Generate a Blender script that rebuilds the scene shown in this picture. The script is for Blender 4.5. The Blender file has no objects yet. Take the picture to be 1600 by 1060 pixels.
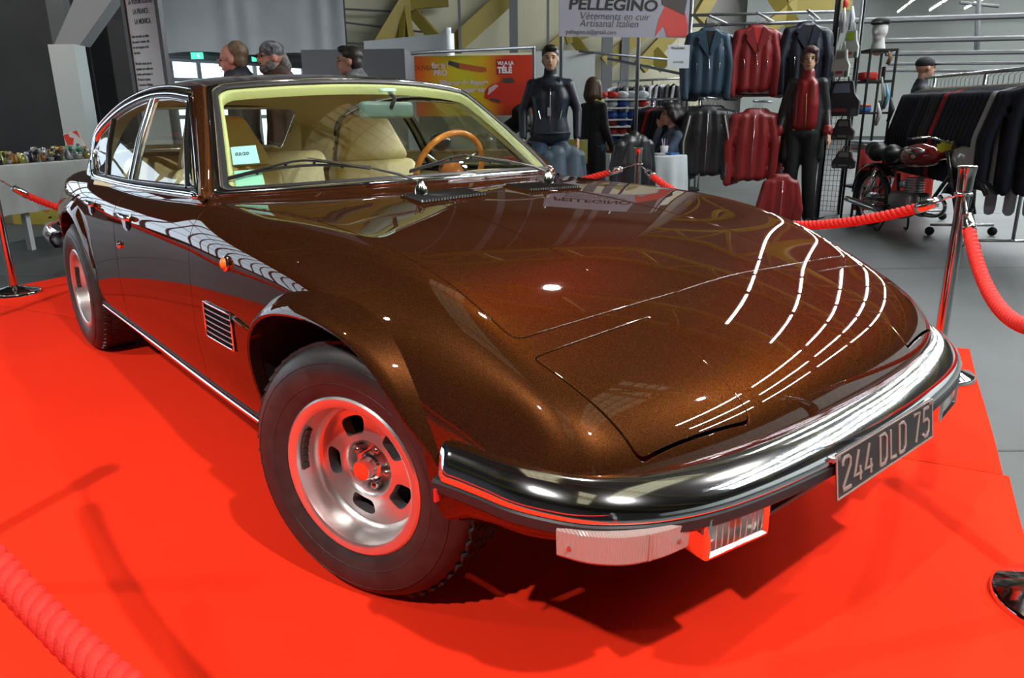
import bpy, bmesh, math, random
import numpy as np
from mathutils import Vector, Matrix
from mathutils.bvhtree import BVHTree
from mathutils.interpolate import poly_3d_calc
random.seed(7)
S = bpy.context.scene
COL = S.collection

# ---------------- camera ----------------
CAM = (1.44147, -1.56438, 1.11507); YAW = 2.436966; PITCH = 0.287983; ROLL = -0.011817; FPX = 1159.88
cd = bpy.data.cameras.new('camera'); cam = bpy.data.objects.new('camera', cd); COL.objects.link(cam)
cd.sensor_width = 36.0; cd.lens = FPX / 1600 * 36.0; cd.clip_start = 0.02; cd.clip_end = 200
_f = Vector((math.cos(YAW) * math.cos(PITCH), math.sin(YAW) * math.cos(PITCH), -math.sin(PITCH)))
_r = Vector((math.sin(YAW), -math.cos(YAW), 0)); _u = _r.cross(_f)
_r2 = math.cos(ROLL) * _r + math.sin(ROLL) * _u; _u2 = -math.sin(ROLL) * _r + math.cos(ROLL) * _u
cam.matrix_world = Matrix(((_r2.x, _u2.x, -_f.x, CAM[0]), (_r2.y, _u2.y, -_f.y, CAM[1]), (_r2.z, _u2.z, -_f.z, CAM[2]), (0, 0, 0, 1)))
S.camera = cam

def ray(px, py):
    return _f + _r2 * ((px - 800) / FPX) - _u2 * ((py - 530) / FPX)
def at(px, py, dist):
    """a world point, dist metres in front of the camera, seen at photo position px, py"""
    return Vector(CAM) + ray(px, py) * dist
def ground(px, py, z=0.0):
    d = ray(px, py); return Vector(CAM) + d * ((z - CAM[2]) / d.z)

# ---------------- world, exposure ----------------
S.view_settings.view_transform = 'Standard'; S.view_settings.look = 'None'
S.view_settings.gamma = 1.0; S.view_settings.use_curve_mapping = False
S.view_settings.exposure = 0.0
w = bpy.data.worlds.new('world'); S.world = w; w.use_nodes = True
w.node_tree.nodes['Background'].inputs[0].default_value = (0.75, 0.85, 1.0, 1)
w.node_tree.nodes['Background'].inputs[1].default_value = 0.6

# hall axes: the carpet and the hall run along a (to the right-back of the photo) and b
HA = math.radians(112.5)
def lamp_area(name, loc, size, size_y, power, color=(1, 1, 1), target=None, spread=None):
    l = bpy.data.lights.new(name, 'AREA'); l.shape = 'RECTANGLE'; l.size = size; l.size_y = size_y
    l.energy = power; l.color = color
    if spread: l.spread = spread
    o = bpy.data.objects.new(name, l); COL.objects.link(o); o.location = loc
    if target is not None:
        o.rotation_euler = (Vector(target) - Vector(loc)).to_track_quat('-Z', 'Y').to_euler()
    return o
def lamp_spot(name, loc, target, power, size=math.radians(60), radius=0.06, color=(1, 1, 1)):
    l = bpy.data.lights.new(name, 'SPOT'); l.energy = power; l.spot_size = size; l.spot_blend = 0.6
    l.shadow_soft_size = radius; l.color = color
    o = bpy.data.objects.new(name, l); COL.objects.link(o); o.location = loc
    o.rotation_euler = (Vector(target) - Vector(loc)).to_track_quat('-Z', 'Y').to_euler()
    return o
SPOTS = [((3.3, -1.0, 4.6), (.6, -.5, .3), 900), ((.9, -4.2, 4.8), (-.4, -1.4, .0), 900), ((-1.2, 1.4, 5.2), (-.3, 0, .8), 300), ((-2.4, 3.6, 5.0), (-1.0, 0, .8), 300), ((-3.2, -4.8, 5.0), (-3.6, -2.0, .0), 600), ((-7.0, -3.2, 5.2), (-9.2, -.3, 1.2), 800), ((2.6, 3.4, 5.0), (1.0, .6, .0), 500)]  # the lamp aimed at the left booth is added to brighten its pillar


# ---------------- materials ----------------
MATS = {}
def mat(name, color, rough=0.5, metal=0.0, coat=0.0, spec=0.5, trans=0.0, ior=1.45, emit=None, estr=0.0, sheen=0.0, alpha=1.0):
    if name in MATS: return MATS[name]
    m = bpy.data.materials.new(name); m.use_nodes = True
    b = m.node_tree.nodes['Principled BSDF']
    b.inputs['Base Color'].default_value = (*color, 1); b.inputs['Roughness'].default_value = rough
    b.inputs['Metallic'].default_value = metal; b.inputs['Coat Weight'].default_value = coat
    b.inputs['Coat Roughness'].default_value = 0.03
    b.inputs['Specular IOR Level'].default_value = spec
    b.inputs['Transmission Weight'].default_value = trans; b.inputs['IOR'].default_value = ior
    b.inputs['Alpha'].default_value = alpha
    if sheen: b.inputs['Sheen Weight'].default_value = sheen
    if emit is not None:
        b.inputs['Emission Color'].default_value = (*emit, 1); b.inputs['Emission Strength'].default_value = estr
    MATS[name] = m
    return m
def noisy(name, c1, c2, scale=8.0, rough=0.6, detail=4.0, bump=0.0, bscale=None, metal=0.0, coat=0.0, stretch=(1, 1, 1), rrange=None, sheen=0.0):
    """procedural two tone noise material in object space"""
    if name in MATS: return MATS[name]
    m = mat(name, c1, rough, metal, coat, sheen=sheen); nt = m.node_tree; b = nt.nodes['Principled BSDF']
    tc = nt.nodes.new('ShaderNodeTexCoord'); mp = nt.nodes.new('ShaderNodeMapping'); mp.inputs['Scale'].default_value = stretch
    n = nt.nodes.new('ShaderNodeTexNoise'); n.inputs['Scale'].default_value = scale; n.inputs['Detail'].default_value = detail
    r = nt.nodes.new('ShaderNodeValToRGB'); r.color_ramp.elements[0].color = (*c1, 1); r.color_ramp.elements[1].color = (*c2, 1)
    r.color_ramp.elements[0].position = 0.35; r.color_ramp.elements[1].position = 0.65
    nt.links.new(tc.outputs['Object'], mp.inputs[0]); nt.links.new(mp.outputs[0], n.inputs['Vector'])
    nt.links.new(n.outputs['Fac'], r.inputs[0]); nt.links.new(r.outputs[0], b.inputs['Base Color'])
    if bump:
        n2 = nt.nodes.new('ShaderNodeTexNoise'); n2.inputs['Scale'].default_value = bscale or scale * 8; n2.inputs['Detail'].default_value = 3
        bp = nt.nodes.new('ShaderNodeBump'); bp.inputs['Strength'].default_value = bump; bp.inputs['Distance'].default_value = 0.01
        nt.links.new(mp.outputs[0], n2.inputs['Vector']); nt.links.new(n2.outputs['Fac'], bp.inputs['Height']); nt.links.new(bp.outputs[0], b.inputs['Normal'])
    return m

def make_paint():
    m = mat('brown_metallic_paint', (0.06, 0.018, 0.007), 0.40, 0.6, 1.0, 0.0)
    nt = m.node_tree; b = nt.nodes['Principled BSDF']
    tc = nt.nodes.new('ShaderNodeTexCoord')
    v = nt.nodes.new('ShaderNodeTexVoronoi'); v.inputs['Scale'].default_value = 1300
    r = nt.nodes.new('ShaderNodeValToRGB')
    r.color_ramp.elements[0].position = 0.0; r.color_ramp.elements[0].color = (0.036, 0.0115, 0.0034, 1)
    r.color_ramp.elements[1].position = 1.0; r.color_ramp.elements[1].color = (0.11, 0.040, 0.014, 1)
    e = r.color_ramp.elements.new(0.8); e.color = (0.048, 0.0155, 0.0044, 1)
    sp = nt.nodes.new('ShaderNodeSeparateColor')
    nt.links.new(tc.outputs['Object'], v.inputs['Vector']); nt.links.new(v.outputs['Color'], sp.inputs[0])
    nt.links.new(sp.outputs[0], r.inputs[0]); nt.links.new(r.outputs[0], b.inputs['Base Color'])
    b.inputs['Coat Roughness'].default_value = 0.015; b.inputs['Specular Tint'].default_value = (.40, .14, .04, 1)
    b.inputs['Coat IOR'].default_value = 1.6
    return m
PAINT = make_paint()
CHROME = mat('chrome', (0.86, 0.87, 0.89), 0.085, 1.0)
DCHROME = mat('satin_metal', (0.5, 0.5, 0.5), 0.3, 1.0)
RUBBER = mat('black_rubber', (0.018, 0.018, 0.019), 0.45)
BLACK = mat('matt_black', (0.008, 0.008, 0.008), 0.7)
GAPM = mat('gap_black', (0.004, 0.004, 0.004), 0.9, spec=0.1)

# ---------------- mesh helpers ----------------
def link(o, parent=None):
    COL.objects.link(o)
    if parent is not None: o.parent = parent
    return o
def mk(name, verts, faces, m, parent=None, smooth=True, normals=None):
    me = bpy.data.meshes.new(name)
    me.from_pydata([tuple(map(float, v)) for v in verts], [], [tuple(f) for f in faces])
    if m is not None: me.materials.append(m)
    if smooth: me.polygons.foreach_set('use_smooth', [True] * len(me.polygons))
    me.update()
    if normals is not None: me.normals_split_custom_set_from_vertices([tuple(n) for n in normals])
    return link(bpy.data.objects.new(name, me), parent)
def from_bm(name, bm, m, parent=None, smooth=False, angle=None):
    bmesh.ops.recalc_face_normals(bm, faces=bm.faces)
    me = bpy.data.meshes.new(name); bm.to_mesh(me); bm.free()
    if m is not None:
        for mm in (m if isinstance(m, (list, tuple)) else [m]): me.materials.append(mm)
    if smooth or angle:
        me.polygons.foreach_set('use_smooth', [True] * len(me.polygons))
        if angle: me.set_sharp_from_angle(angle=math.radians(angle))
    me.update()
    return link(bpy.data.objects.new(name, me), parent)
def empty(name, loc=(0, 0, 0), rz=0.0):
    o = bpy.data.objects.new(name, None); COL.objects.link(o); o.location = loc; o.rotation_euler = (0, 0, rz); o.empty_display_size = 0.1
    return o
def tag(o, label=None, cat=None, group=None, kind=None):
    if label: o['label'] = label
    if cat: o['category'] = cat
    if group: o['group'] = group
    if kind: o['kind'] = kind
    return o
def b_box(bm, c, s, rot=None, bevel=0.0, seg=2):
    """box centre c, full size s; rot = Matrix 3x3 or z angle"""
    r = bmesh.ops.create_cube(bm, size=1.0); vs = r['verts']
    bmesh.ops.scale(bm, vec=s, verts=vs)
    if bevel > 0:
        es = list({e for v in vs for e in v.link_edges})
        rr = bmesh.ops.bevel(bm, geom=es, offset=bevel, segments=seg, profile=0.5, affect='EDGES')
        vs = list({v for f in rr['faces'] for v in f.verts} | {v for v in vs if v.is_valid})
    if rot is not None:
        M = Matrix.Rotation(rot, 3, 'Z') if isinstance(rot, (int, float)) else rot
        bmesh.ops.rotate(bm, cent=(0, 0, 0), matrix=M, verts=vs)
    bmesh.ops.translate(bm, vec=c, verts=vs)
    return vs
def frame_of(path, closed=False):
    P = [Vector(p) for p in path]; n = len(P); T = []
    for i in range(n):
        a = P[(i - 1) % n] if (closed or i > 0) else P[i]; b = P[(i + 1) % n] if (closed or i < n - 1) else P[i]
        T.append((b - a).normalized())
    return P, T
def b_tube(bm, path, r, n=8, closed=False, caps=True, flat=1.0):
    """round bar along a path; r number or list"""
    P, T = frame_of(path, closed); m = len(P)
    up = Vector((0, 0, 1)) if abs(T[0].z) < 0.9 else Vector((1, 0, 0))
    N = (up - T[0] * up.dot(T[0])).normalized(); rings = []
    for i in range(m):
        N = N - T[i] * N.dot(T[i])
        if N.length < 1e-6: N = T[i].orthogonal()
        N.normalize(); B = T[i].cross(N)
        ri = r[i] if isinstance(r, (list, tuple)) else r
        rings.append([bm.verts.new(P[i] + N * (math.cos(2 * math.pi * k / n) * ri * flat) + B * (math.sin(2 * math.pi * k / n) * ri)) for k in range(n)])
    for i in range(m if closed else m - 1):
        A, Bq = rings[i], rings[(i + 1) % m]
        for k in range(n):
            bm.faces.new((A[k], A[(k + 1) % n], Bq[(k + 1) % n], Bq[k]))
    if caps and not closed:
        bm.faces.new(rings[0][::-1]); bm.faces.new(rings[-1])
    return rings
def b_lathe(bm, prof, n=32, origin=(0, 0, 0), axis='Z', M=None):
    """revolve (r, h) points about an axis"""
    rings = []; o = Vector(origin)
    for (r, h) in prof:
        if r < 1e-6:
            p = Vector((0, 0, h)); ring = [p]
        else:
            ring = [Vector((r * math.cos(2 * math.pi * k / n), r * math.sin(2 * math.pi * k / n), h)) for k in range(n)]
        out = []
        for p in ring:
            if axis == 'Y': p = Vector((p.x, p.z, -p.y))
            elif axis == 'X': p = Vector((p.z, p.x, p.y))
            if M is not None: p = M @ p
            out.append(bm.verts.new(p + o))
        rings.append(out)
    for i in range(len(rings) - 1):
        A, B = rings[i], rings[i + 1]
        if len(A) == 1 and len(B) == 1: continue
        for k in range(n):
            k2 = (k + 1) % n
            if len(A) == 1: bm.faces.new((A[0], B[k2], B[k]))
            elif len(B) == 1: bm.faces.new((A[k], A[k2], B[0]))
            else: bm.faces.new((A[k], A[k2], B[k2], B[k]))
    return rings
def b_cyl(bm, a, b, r, n=12, r2=None):
    b_tube(bm, [a, b], [r, r if r2 is None else r2], n)
def b_grid(bm, G):
    V = [[bm.verts.new(p) for p in row] for row in G]
    for i in range(len(V) - 1):
        for j in range(len(V[0]) - 1):
            try: bm.faces.new((V[i][j], V[i + 1][j], V[i + 1][j + 1], V[i][j + 1]))
            except ValueError: pass
    return V
def b_prism(bm, poly, thick, M):
    """poly in 2D (x,y) extruded by thick along local z; M 4x4"""
    a = [bm.verts.new(M @ Vector((x, y, 0))) for x, y in poly]; b = [bm.verts.new(M @ Vector((x, y, thick))) for x, y in poly]
    bm.faces.new(a[::-1]); bm.faces.new(b); n = len(a)
    for i in range(n): bm.faces.new((a[i], a[(i + 1) % n], b[(i + 1) % n], b[i]))
def sweep(bm, path, prof, ups, closed=False, caps=False):
    """profile (n, u) swept: n along side = up x tangent ... side vector computed as tangent x up"""
    P, T = frame_of(path, closed); rings = []
    for i, p in enumerate(P):
        up = Vector(ups[i]) if isinstance(ups, list) else Vector(ups)
        s = T[i].cross(up).normalized(); u = s.cross(T[i]).normalized()
        pr = prof[i] if isinstance(prof[0][0], (list, tuple)) else prof
        rings.append([bm.verts.new(p + s * a + u * b) for a, b in pr])
    m = len(rings)
    for i in range(m if closed else m - 1):
        A, B = rings[i], rings[(i + 1) % m]
        for k in range(len(A) - 1): bm.faces.new((A[k], A[k + 1], B[k + 1], B[k]))
    if caps:
        bm.faces.new(rings[0][::-1]); bm.faces.new(rings[-1])
    return rings
def catmull(pts, n=8, closed=False):
    P = [Vector(p) for p in pts]; m = len(P); out = []
    rng = range(m) if closed else range(m - 1)
    for i in rng:
        p0 = P[(i - 1) % m] if (closed or i > 0) else P[0] * 2 - P[1]
        p1 = P[i]; p2 = P[(i + 1) % m]; p3 = P[(i + 2) % m] if (closed or i < m - 2) else P[-1] * 2 - P[-2]
        for k in range(n):
            t = k / n
            out.append(0.5 * ((2 * p1) + (p2 - p0) * t + (2 * p0 - 5 * p1 + 4 * p2 - p3) * t * t + (3 * p1 - p0 - 3 * p2 + p3) * t ** 3))
    if not closed: out.append(P[-1])
    return out
def text_obj(name, body, size, M, m, parent=None, extrude=0.0005, sx=1.0, align='LEFT', shear=0.0, bold=0.0, spacing=1.0):
    cu = bpy.data.curves.new(name, 'FONT'); cu.body = body; cu.size = size; cu.extrude = extrude; cu.align_x = align
    cu.shear = shear; cu.offset = bold; cu.space_character = spacing
    o = bpy.data.objects.new(name + '_t', cu); COL.objects.link(o)
    dg = bpy.context.evaluated_depsgraph_get(); dg.update()
    me = bpy.data.meshes.new_from_object(o.evaluated_get(dg)); bpy.data.objects.remove(o)
    me.name = name; me.transform(M @ Matrix.Diagonal((sx, 1, 1, 1)))
    me.materials.clear(); me.materials.append(m)
    return link(bpy.data.objects.new(name, me), parent)
# =====================================================================
#                               THE CAR
# =====================================================================
def pchip(xs, ys, x):
    xs = np.array(xs, float); ys = np.array(ys, float); x = np.array(x, float)
    if xs[0] > xs[-1]: xs, ys = xs[::-1], ys[::-1]
    h = np.diff(xs); d = np.diff(ys) / h; m = np.zeros_like(xs)
    for i in range(1, len(xs) - 1):
        if d[i - 1] * d[i] > 0:
            w1 = 2 * h[i] + h[i - 1]; w2 = h[i] + 2 * h[i - 1]; m[i] = (w1 + w2) / (w1 / d[i - 1] + w2 / d[i])
    m[0] = d[0]; m[-1] = d[-1]
    x = np.clip(x, xs[0], xs[-1]); i = np.clip(np.searchsorted(xs, x) - 1, 0, len(h) - 1)
    t = (x - xs[i]) / h[i]
    return ((1 + 2 * t) * (1 - t) ** 2) * ys[i] + t * (1 - t) ** 2 * h[i] * m[i] + t * t * (3 - 2 * t) * ys[i + 1] + t * t * (t - 1) * h[i] * m[i + 1]
def bspl(C, n, axis):
    """uniform cubic B-spline, ends clamped by extrapolation; n samples per span"""
    C = np.moveaxis(C, axis, 0); k = C.shape[0]
    E = np.concatenate([[2 * C[0] - C[1]], C, [2 * C[-1] - C[-2]]]); out = []
    for i in range(k - 1):
        for s in range(n):
            t = s / n; b = np.array([(1 - t) ** 3, 3 * t ** 3 - 6 * t * t + 4, -3 * t ** 3 + 3 * t * t + 3 * t + 1, t ** 3]) / 6
            out.append(sum(b[q] * E[i + q] for q in range(4)))
    out.append(E[k] * 4 / 6 + E[k - 1] / 6 + E[k + 1] / 6)
    return np.moveaxis(np.array(out), 0, axis)

# long lines of the right half of the shell (|y|), each a list of x: (y, z)
LN = [
 ('v0', [(.770,0,.445),(.768,0,.495),(.757,0,.545),(.722,0,.597),(.61,0,.678),(.43,0,.752),(.2,0,.808),(0,0,.842),(-.2,0,.866),(-.41,0,.887),(-.6,0,.905),(-.8,0,.91),(-3.3,0,.90),(-3.75,0,.86),(-3.93,0,.80)]),
 ('v1', [(.760,.34,.445),(.758,.34,.495),(.747,.34,.54),(.715,.34,.585),(.61,.345,.65),(.469,.35,.713),(.367,.35,.748),(.2,.35,.798),(0,.35,.832),(-.2,.35,.858),(-.41,.35,.879),(-.6,.35,.896),(-.8,.35,.90),(-3.3,.35,.895),(-3.72,.35,.855),(-3.91,.34,.80)]),
 ('v2', [(.708,.605,.445),(.706,.605,.495),(.695,.61,.54),(.665,.615,.58),(.57,.625,.64),(.452,.63,.69),(.405,.635,.713),(.2,.64,.79),(0,.64,.828),(-.2,.64,.852),(-.41,.64,.866),(-.6,.64,.876),(-.8,.64,.885),(-3.2,.60,.885),(-3.65,.58,.85),(-3.86,.56,.79)]),
 ('v3', [(.658,.715,.445),(.655,.715,.495),(.643,.72,.535),(.615,.725,.577),(.52,.725,.650),(.42,.718,.695),(.31,.72,.748),(.2,.725,.790),(.07,.73,.826),(-.13,.735,.858),(-.4,.735,.872),(-.7,.745,.876),(-.95,.775,.883),(-1.4,.75,.875),(-1.9,.735,.865),(-2.6,.71,.868),(-3.2,.68,.86),(-3.6,.66,.83),(-3.80,.64,.77)]),
 ('v4', [(.595,.765,.445),(.59,.765,.495),(.575,.765,.53),(.52,.757,.557),(.45,.765,.61),(.36,.775,.662),(.25,.785,.712),(.1,.79,.76),(-.1,.795,.80),(-.4,.805,.828),(-.7,.815,.842),(-.95,.818,.852),(-1.4,.80,.845),(-1.9,.785,.835),(-2.6,.76,.838),(-3.2,.73,.82),(-3.6,.70,.78),(-3.78,.67,.70)]),
 ('v5', [(.52,.785,.445),(.515,.785,.49),(.50,.788,.515),(.46,.79,.535),(.40,.80,.575),(.3,.815,.625),(.2,.83,.67),(.05,.84,.72),(-.15,.846,.757),(-.4,.852,.782),(-.7,.856,.792),(-.95,.85,.797),(-1.4,.838,.80),(-1.9,.825,.79),(-2.6,.80,.79),(-3.2,.76,.76),(-3.6,.72,.72),(-3.78,.69,.64)]),
 ('v5b', [(.45,.795,.455),(.445,.797,.49),(.435,.80,.505),(.41,.805,.52),(.36,.815,.55),(.28,.83,.595),(.18,.842,.635),(.05,.853,.68),(-.15,.860,.72),(-.4,.865,.745),(-.7,.867,.755),(-.95,.860,.762),(-1.4,.850,.765),(-1.9,.838,.755),(-2.6,.82,.755),(-3.2,.78,.72),(-3.6,.74,.68),(-3.78,.70,.60)]),
 ('v6', [(.40,.81,.455),(.395,.812,.47),(.385,.815,.485),(.36,.82,.50),(.32,.83,.525),(.24,.84,.56),(.15,.853,.59),(.05,.86,.61),(-.15,.868,.64),(-.4,.872,.66),(-.7,.874,.67),(-.95,.868,.675),(-1.4,.858,.675),(-1.9,.846,.665),(-2.6,.835,.66),(-3.2,.79,.63),(-3.6,.75,.59),(-3.78,.71,.52)]),
 ('v7', [(.36,.82,.40),(.35,.822,.43),(.34,.825,.44),(.32,.83,.45),(.28,.84,.46),(.2,.85,.47),(.05,.86,.48),(-.15,.868,.49),(-.4,.872,.49),(-.7,.873,.49),(-.95,.869,.49),(-1.4,.858,.49),(-1.9,.846,.48),(-2.6,.835,.48),(-3.2,.79,.48),(-3.6,.75,.46),(-3.78,.71,.42)]),
 ('v8', [(.34,.81,.35),(.33,.813,.36),(.32,.815,.37),(.3,.82,.37),(.26,.83,.37),(.2,.84,.37),(.05,.85,.37),(-.15,.858,.37),(-.4,.862,.37),(-.7,.862,.37),(-.95,.858,.37),(-1.4,.848,.37),(-1.9,.84,.37),(-2.6,.83,.37),(-3.2,.78,.37),(-3.6,.74,.36),(-3.78,.70,.35)]),
 ('v9', [(.33,.79,.295),(.32,.795,.30),(.31,.80,.30),(.29,.81,.30),(.25,.82,.30),(.2,.825,.30),(.05,.83,.30),(-.15,.838,.30),(-.4,.842,.30),(-.7,.843,.30),(-.95,.842,.30),(-1.4,.835,.30),(-1.9,.828,.30),(-2.6,.82,.30),(-3.2,.77,.30),(-3.6,.73,.30),(-3.77,.69,.30)]),
 ('v10', [(.32,.76,.24),(.31,.765,.24),(.30,.77,.24),(.28,.78,.24),(.24,.79,.24),(.2,.795,.24),(.05,.80,.24),(-.15,.805,.24),(-.4,.805,.24),(-.7,.805,.24),(-.95,.805,.24),(-1.4,.80,.24),(-1.9,.795,.24),(-2.6,.78,.24),(-3.2,.73,.24),(-3.6,.70,.24),(-3.75,.66,.25)]),
]
_ln = dict(LN)
def _y5(x): q = _ln['v5']; return float(pchip([p[0] for p in q], [p[1] for p in q], [x])[0])
for _n, _d in (('v5b', .007), ('v6', .017), ('v7', .021)):
    for _i, _p in enumerate(_ln[_n]):
        if -3.0 < _p[0] < -.1: _ln[_n][_i] = (_p[0], _y5(_p[0]) + _d, _p[2])
FR = [1.0, .97, .92, .85, .74, .6, .45, .3, .15, 0.0]
XS = list(np.arange(0.1, -3.45, -.115)) + [-3.55, -3.65]
def build_net():
    rows = []
    for name, pts in LN:
        px = [p[0] for p in pts]; xf = px[0]; x0 = .2; xe = px[-1]
        # front: parametrise by normalised length so steep noses stay sampled
        fp = [p for p in pts if p[0] > x0 - 1e-6]
        A = np.array(fp, float)
        if A[-1, 0] > x0 + 1e-6:
            A = np.vstack([A, [x0, pchip(px, [p[1] for p in pts], [x0])[0], pchip(px, [p[2] for p in pts], [x0])[0]]])
        L = np.concatenate([[0], np.cumsum(np.linalg.norm(np.diff(A, axis=0), axis=1))]); L /= L[-1]
        fr = [(1 - f) for f in FR]
        row = []
        for f in fr:
            row.append([np.interp(f, L, A[:, 0]), pchip(L, A[:, 1], [f])[0], pchip(L, A[:, 2], [f])[0]])
        ex = [x for x in XS if x > xe + .05] ;
        while len(ex) < len(XS): ex.append(ex[-1] + (xe - ex[-1]) / max(1, (len(XS) - len(ex) + 1)))
        ex = ex[:len(XS)] + [xe]
        yy = pchip(px, [p[1] for p in pts], ex); zz = pchip(px, [p[2] for p in pts], ex)
        row += [[x, y, z] for x, y, z in zip(ex, yy, zz)]
        rows.append(row)
    return np.array(rows)  # (lines, stations, 3)
NET = build_net()
SURF = bspl(NET, 6, 1)              # along x
_m = SURF[1].copy(); _m[:, 1] *= -1  # mirrored line keeps the centre smooth
E0 = np.concatenate([_m[None], SURF])
SV = bspl(E0, 7, 0)[7:]             # across, starts at the centre line
NV, NU = SV.shape[:2]
SV[0, :, 1] = 0
SR = SV.copy(); SR[..., 1] *= -1     # right side of the car: negative y
# full base surface for normals and ray casts
def base_mesh():
    V = np.concatenate([SV[::-1], SR[1:]]).reshape(-1, 3); R = 2 * NV - 1; F = []
    for i in range(R - 1):
        for j in range(NU - 1):
            a = i * NU + j; F.append((a, a + NU, a + NU + 1, a + 1))
    return V, F
BV, BF = base_mesh()
_me = bpy.data.meshes.new('tmp'); _me.from_pydata([tuple(v) for v in BV], [], BF); _me.update()
BN = np.zeros(len(BV) * 3); _me.vertices.foreach_get('normal', BN); BN = BN.reshape(-1, 3)
if BN[len(BN) // 2][2] < 0: BN = -BN
bpy.data.meshes.remove(_me)
BT = BVHTree.FromPolygons([tuple(v) for v in BV], BF)
def shell_normal(p):
    loc, nn, idx, d = BT.find_nearest(Vector(p))
    f = BF[idx]; w = poly_3d_calc([Vector(BV[i]) for i in f], loc)
    n = sum((BN[f[k]] * w[k] for k in range(4)), np.zeros(3)); return n / (np.linalg.norm(n) + 1e-12)
def on_top(x, y, z0=2.0):
    h = BT.ray_cast(Vector((x, y, z0)), Vector((0, 0, -1))); return h[0] if h[0] else Vector((x, y, .8))
def on_side(x, z, s=-1):
    h = BT.ray_cast(Vector((x, 2 * s, z)), Vector((0, -s, 0))); return h[0] if h[0] else Vector((x, .85 * s, z))

# ---- cutting of faces along outlines ----
def split_faces(faces, poly, ax, keep=None):
    """split faces by a convex outline seen along an axis; ax = two kept coordinates"""
    A = 0.0
    for i in range(len(poly)):
        x1, y1 = poly[i]; x2, y2 = poly[(i + 1) % len(poly)]; A += x1 * y2 - x2 * y1
    if A < 0: poly = poly[::-1]
    bx = [p[0] for p in poly]; by = [p[1] for p in poly]; x0, x1, y0, y1 = min(bx), max(bx), min(by), max(by)
    a, b = ax; ins = []; out = []; n = len(poly)
    E = []
    for i in range(n):
        p = poly[i]; q = poly[(i + 1) % n]; E.append((-(q[1] - p[1]), q[0] - p[0], p))
    for f in faces:
        fa = [v[a] for v in f]; fb = [v[b] for v in f]
        if max(fa) < x0 or min(fa) > x1 or max(fb) < y0 or min(fb) > y1 or (keep and not keep(f)):
            out.append(f); continue
        rem = f
        for (nx, ny, p) in E:
            D = [(v[a] - p[0]) * nx + (v[b] - p[1]) * ny for v in rem]
            if min(D) >= -1e-9: continue
            if max(D) <= 1e-9: out.append(rem); rem = None; break
            I = []; O = []; m = len(rem)
            for k in range(m):
                v, d = rem[k], D[k]; v2, d2 = rem[(k + 1) % m], D[(k + 1) % m]
                if d >= 0: I.append(v)
                if d <= 0: O.append(v)
                if (d > 0 and d2 < 0) or (d < 0 and d2 > 0):
                    if v <= v2: t = d / (d - d2); c = tuple(v[q] + (v2[q] - v[q]) * t for q in range(3))
                    else: t = d2 / (d2 - d); c = tuple(v2[q] + (v[q] - v2[q]) * t for q in range(3))
                    I.append(c); O.append(c)
            if len(O) >= 3: out.append(O)
            rem = I if len(I) >= 3 else None
            if rem is None: break
        if rem is not None: ins.append(rem)
    return ins, out
def offset_poly(poly, d):
    """grow (d>0) a convex outline"""
    A = sum(poly[i][0] * poly[(i + 1) % len(poly)][1] - poly[(i + 1) % len(poly)][0] * poly[i][1] for i in range(len(poly)))
    if A < 0: poly = poly[::-1]
    n = len(poly); out = []
    for i in range(n):
        p0, p1, p2 = Vector(poly[i - 1]), Vector(poly[i]), Vector(poly[(i + 1) % n])
        e1 = (p1 - p0).normalized(); e2 = (p2 - p1).normalized(); n1 = Vector((e1.y, -e1.x)); n2 = Vector((e2.y, -e2.x))
        b = (n1 + n2); b = b / max(b.length_squared, 1e-9) * 2
        out.append(tuple(p1 + b * d))
    return out
def round_poly(poly, r, n=5):
    out = []; m = len(poly)
    rr = r if isinstance(r, (list, tuple)) else [r] * m
    for i in range(m):
        p0, p1, p2 = Vector(poly[i - 1]), Vector(poly[i]), Vector(poly[(i + 1) % m]); q = rr[i]
        if q <= 0: out.append(tuple(p1)); continue
        a = p1 + (p0 - p1).normalized() * q; b = p1 + (p2 - p1).normalized() * q
        for k in range(n + 1):
            t = k / n; out.append(tuple((1 - t) ** 2 * a + 2 * t * (1 - t) * p1 + t * t * b))
    return out
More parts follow.
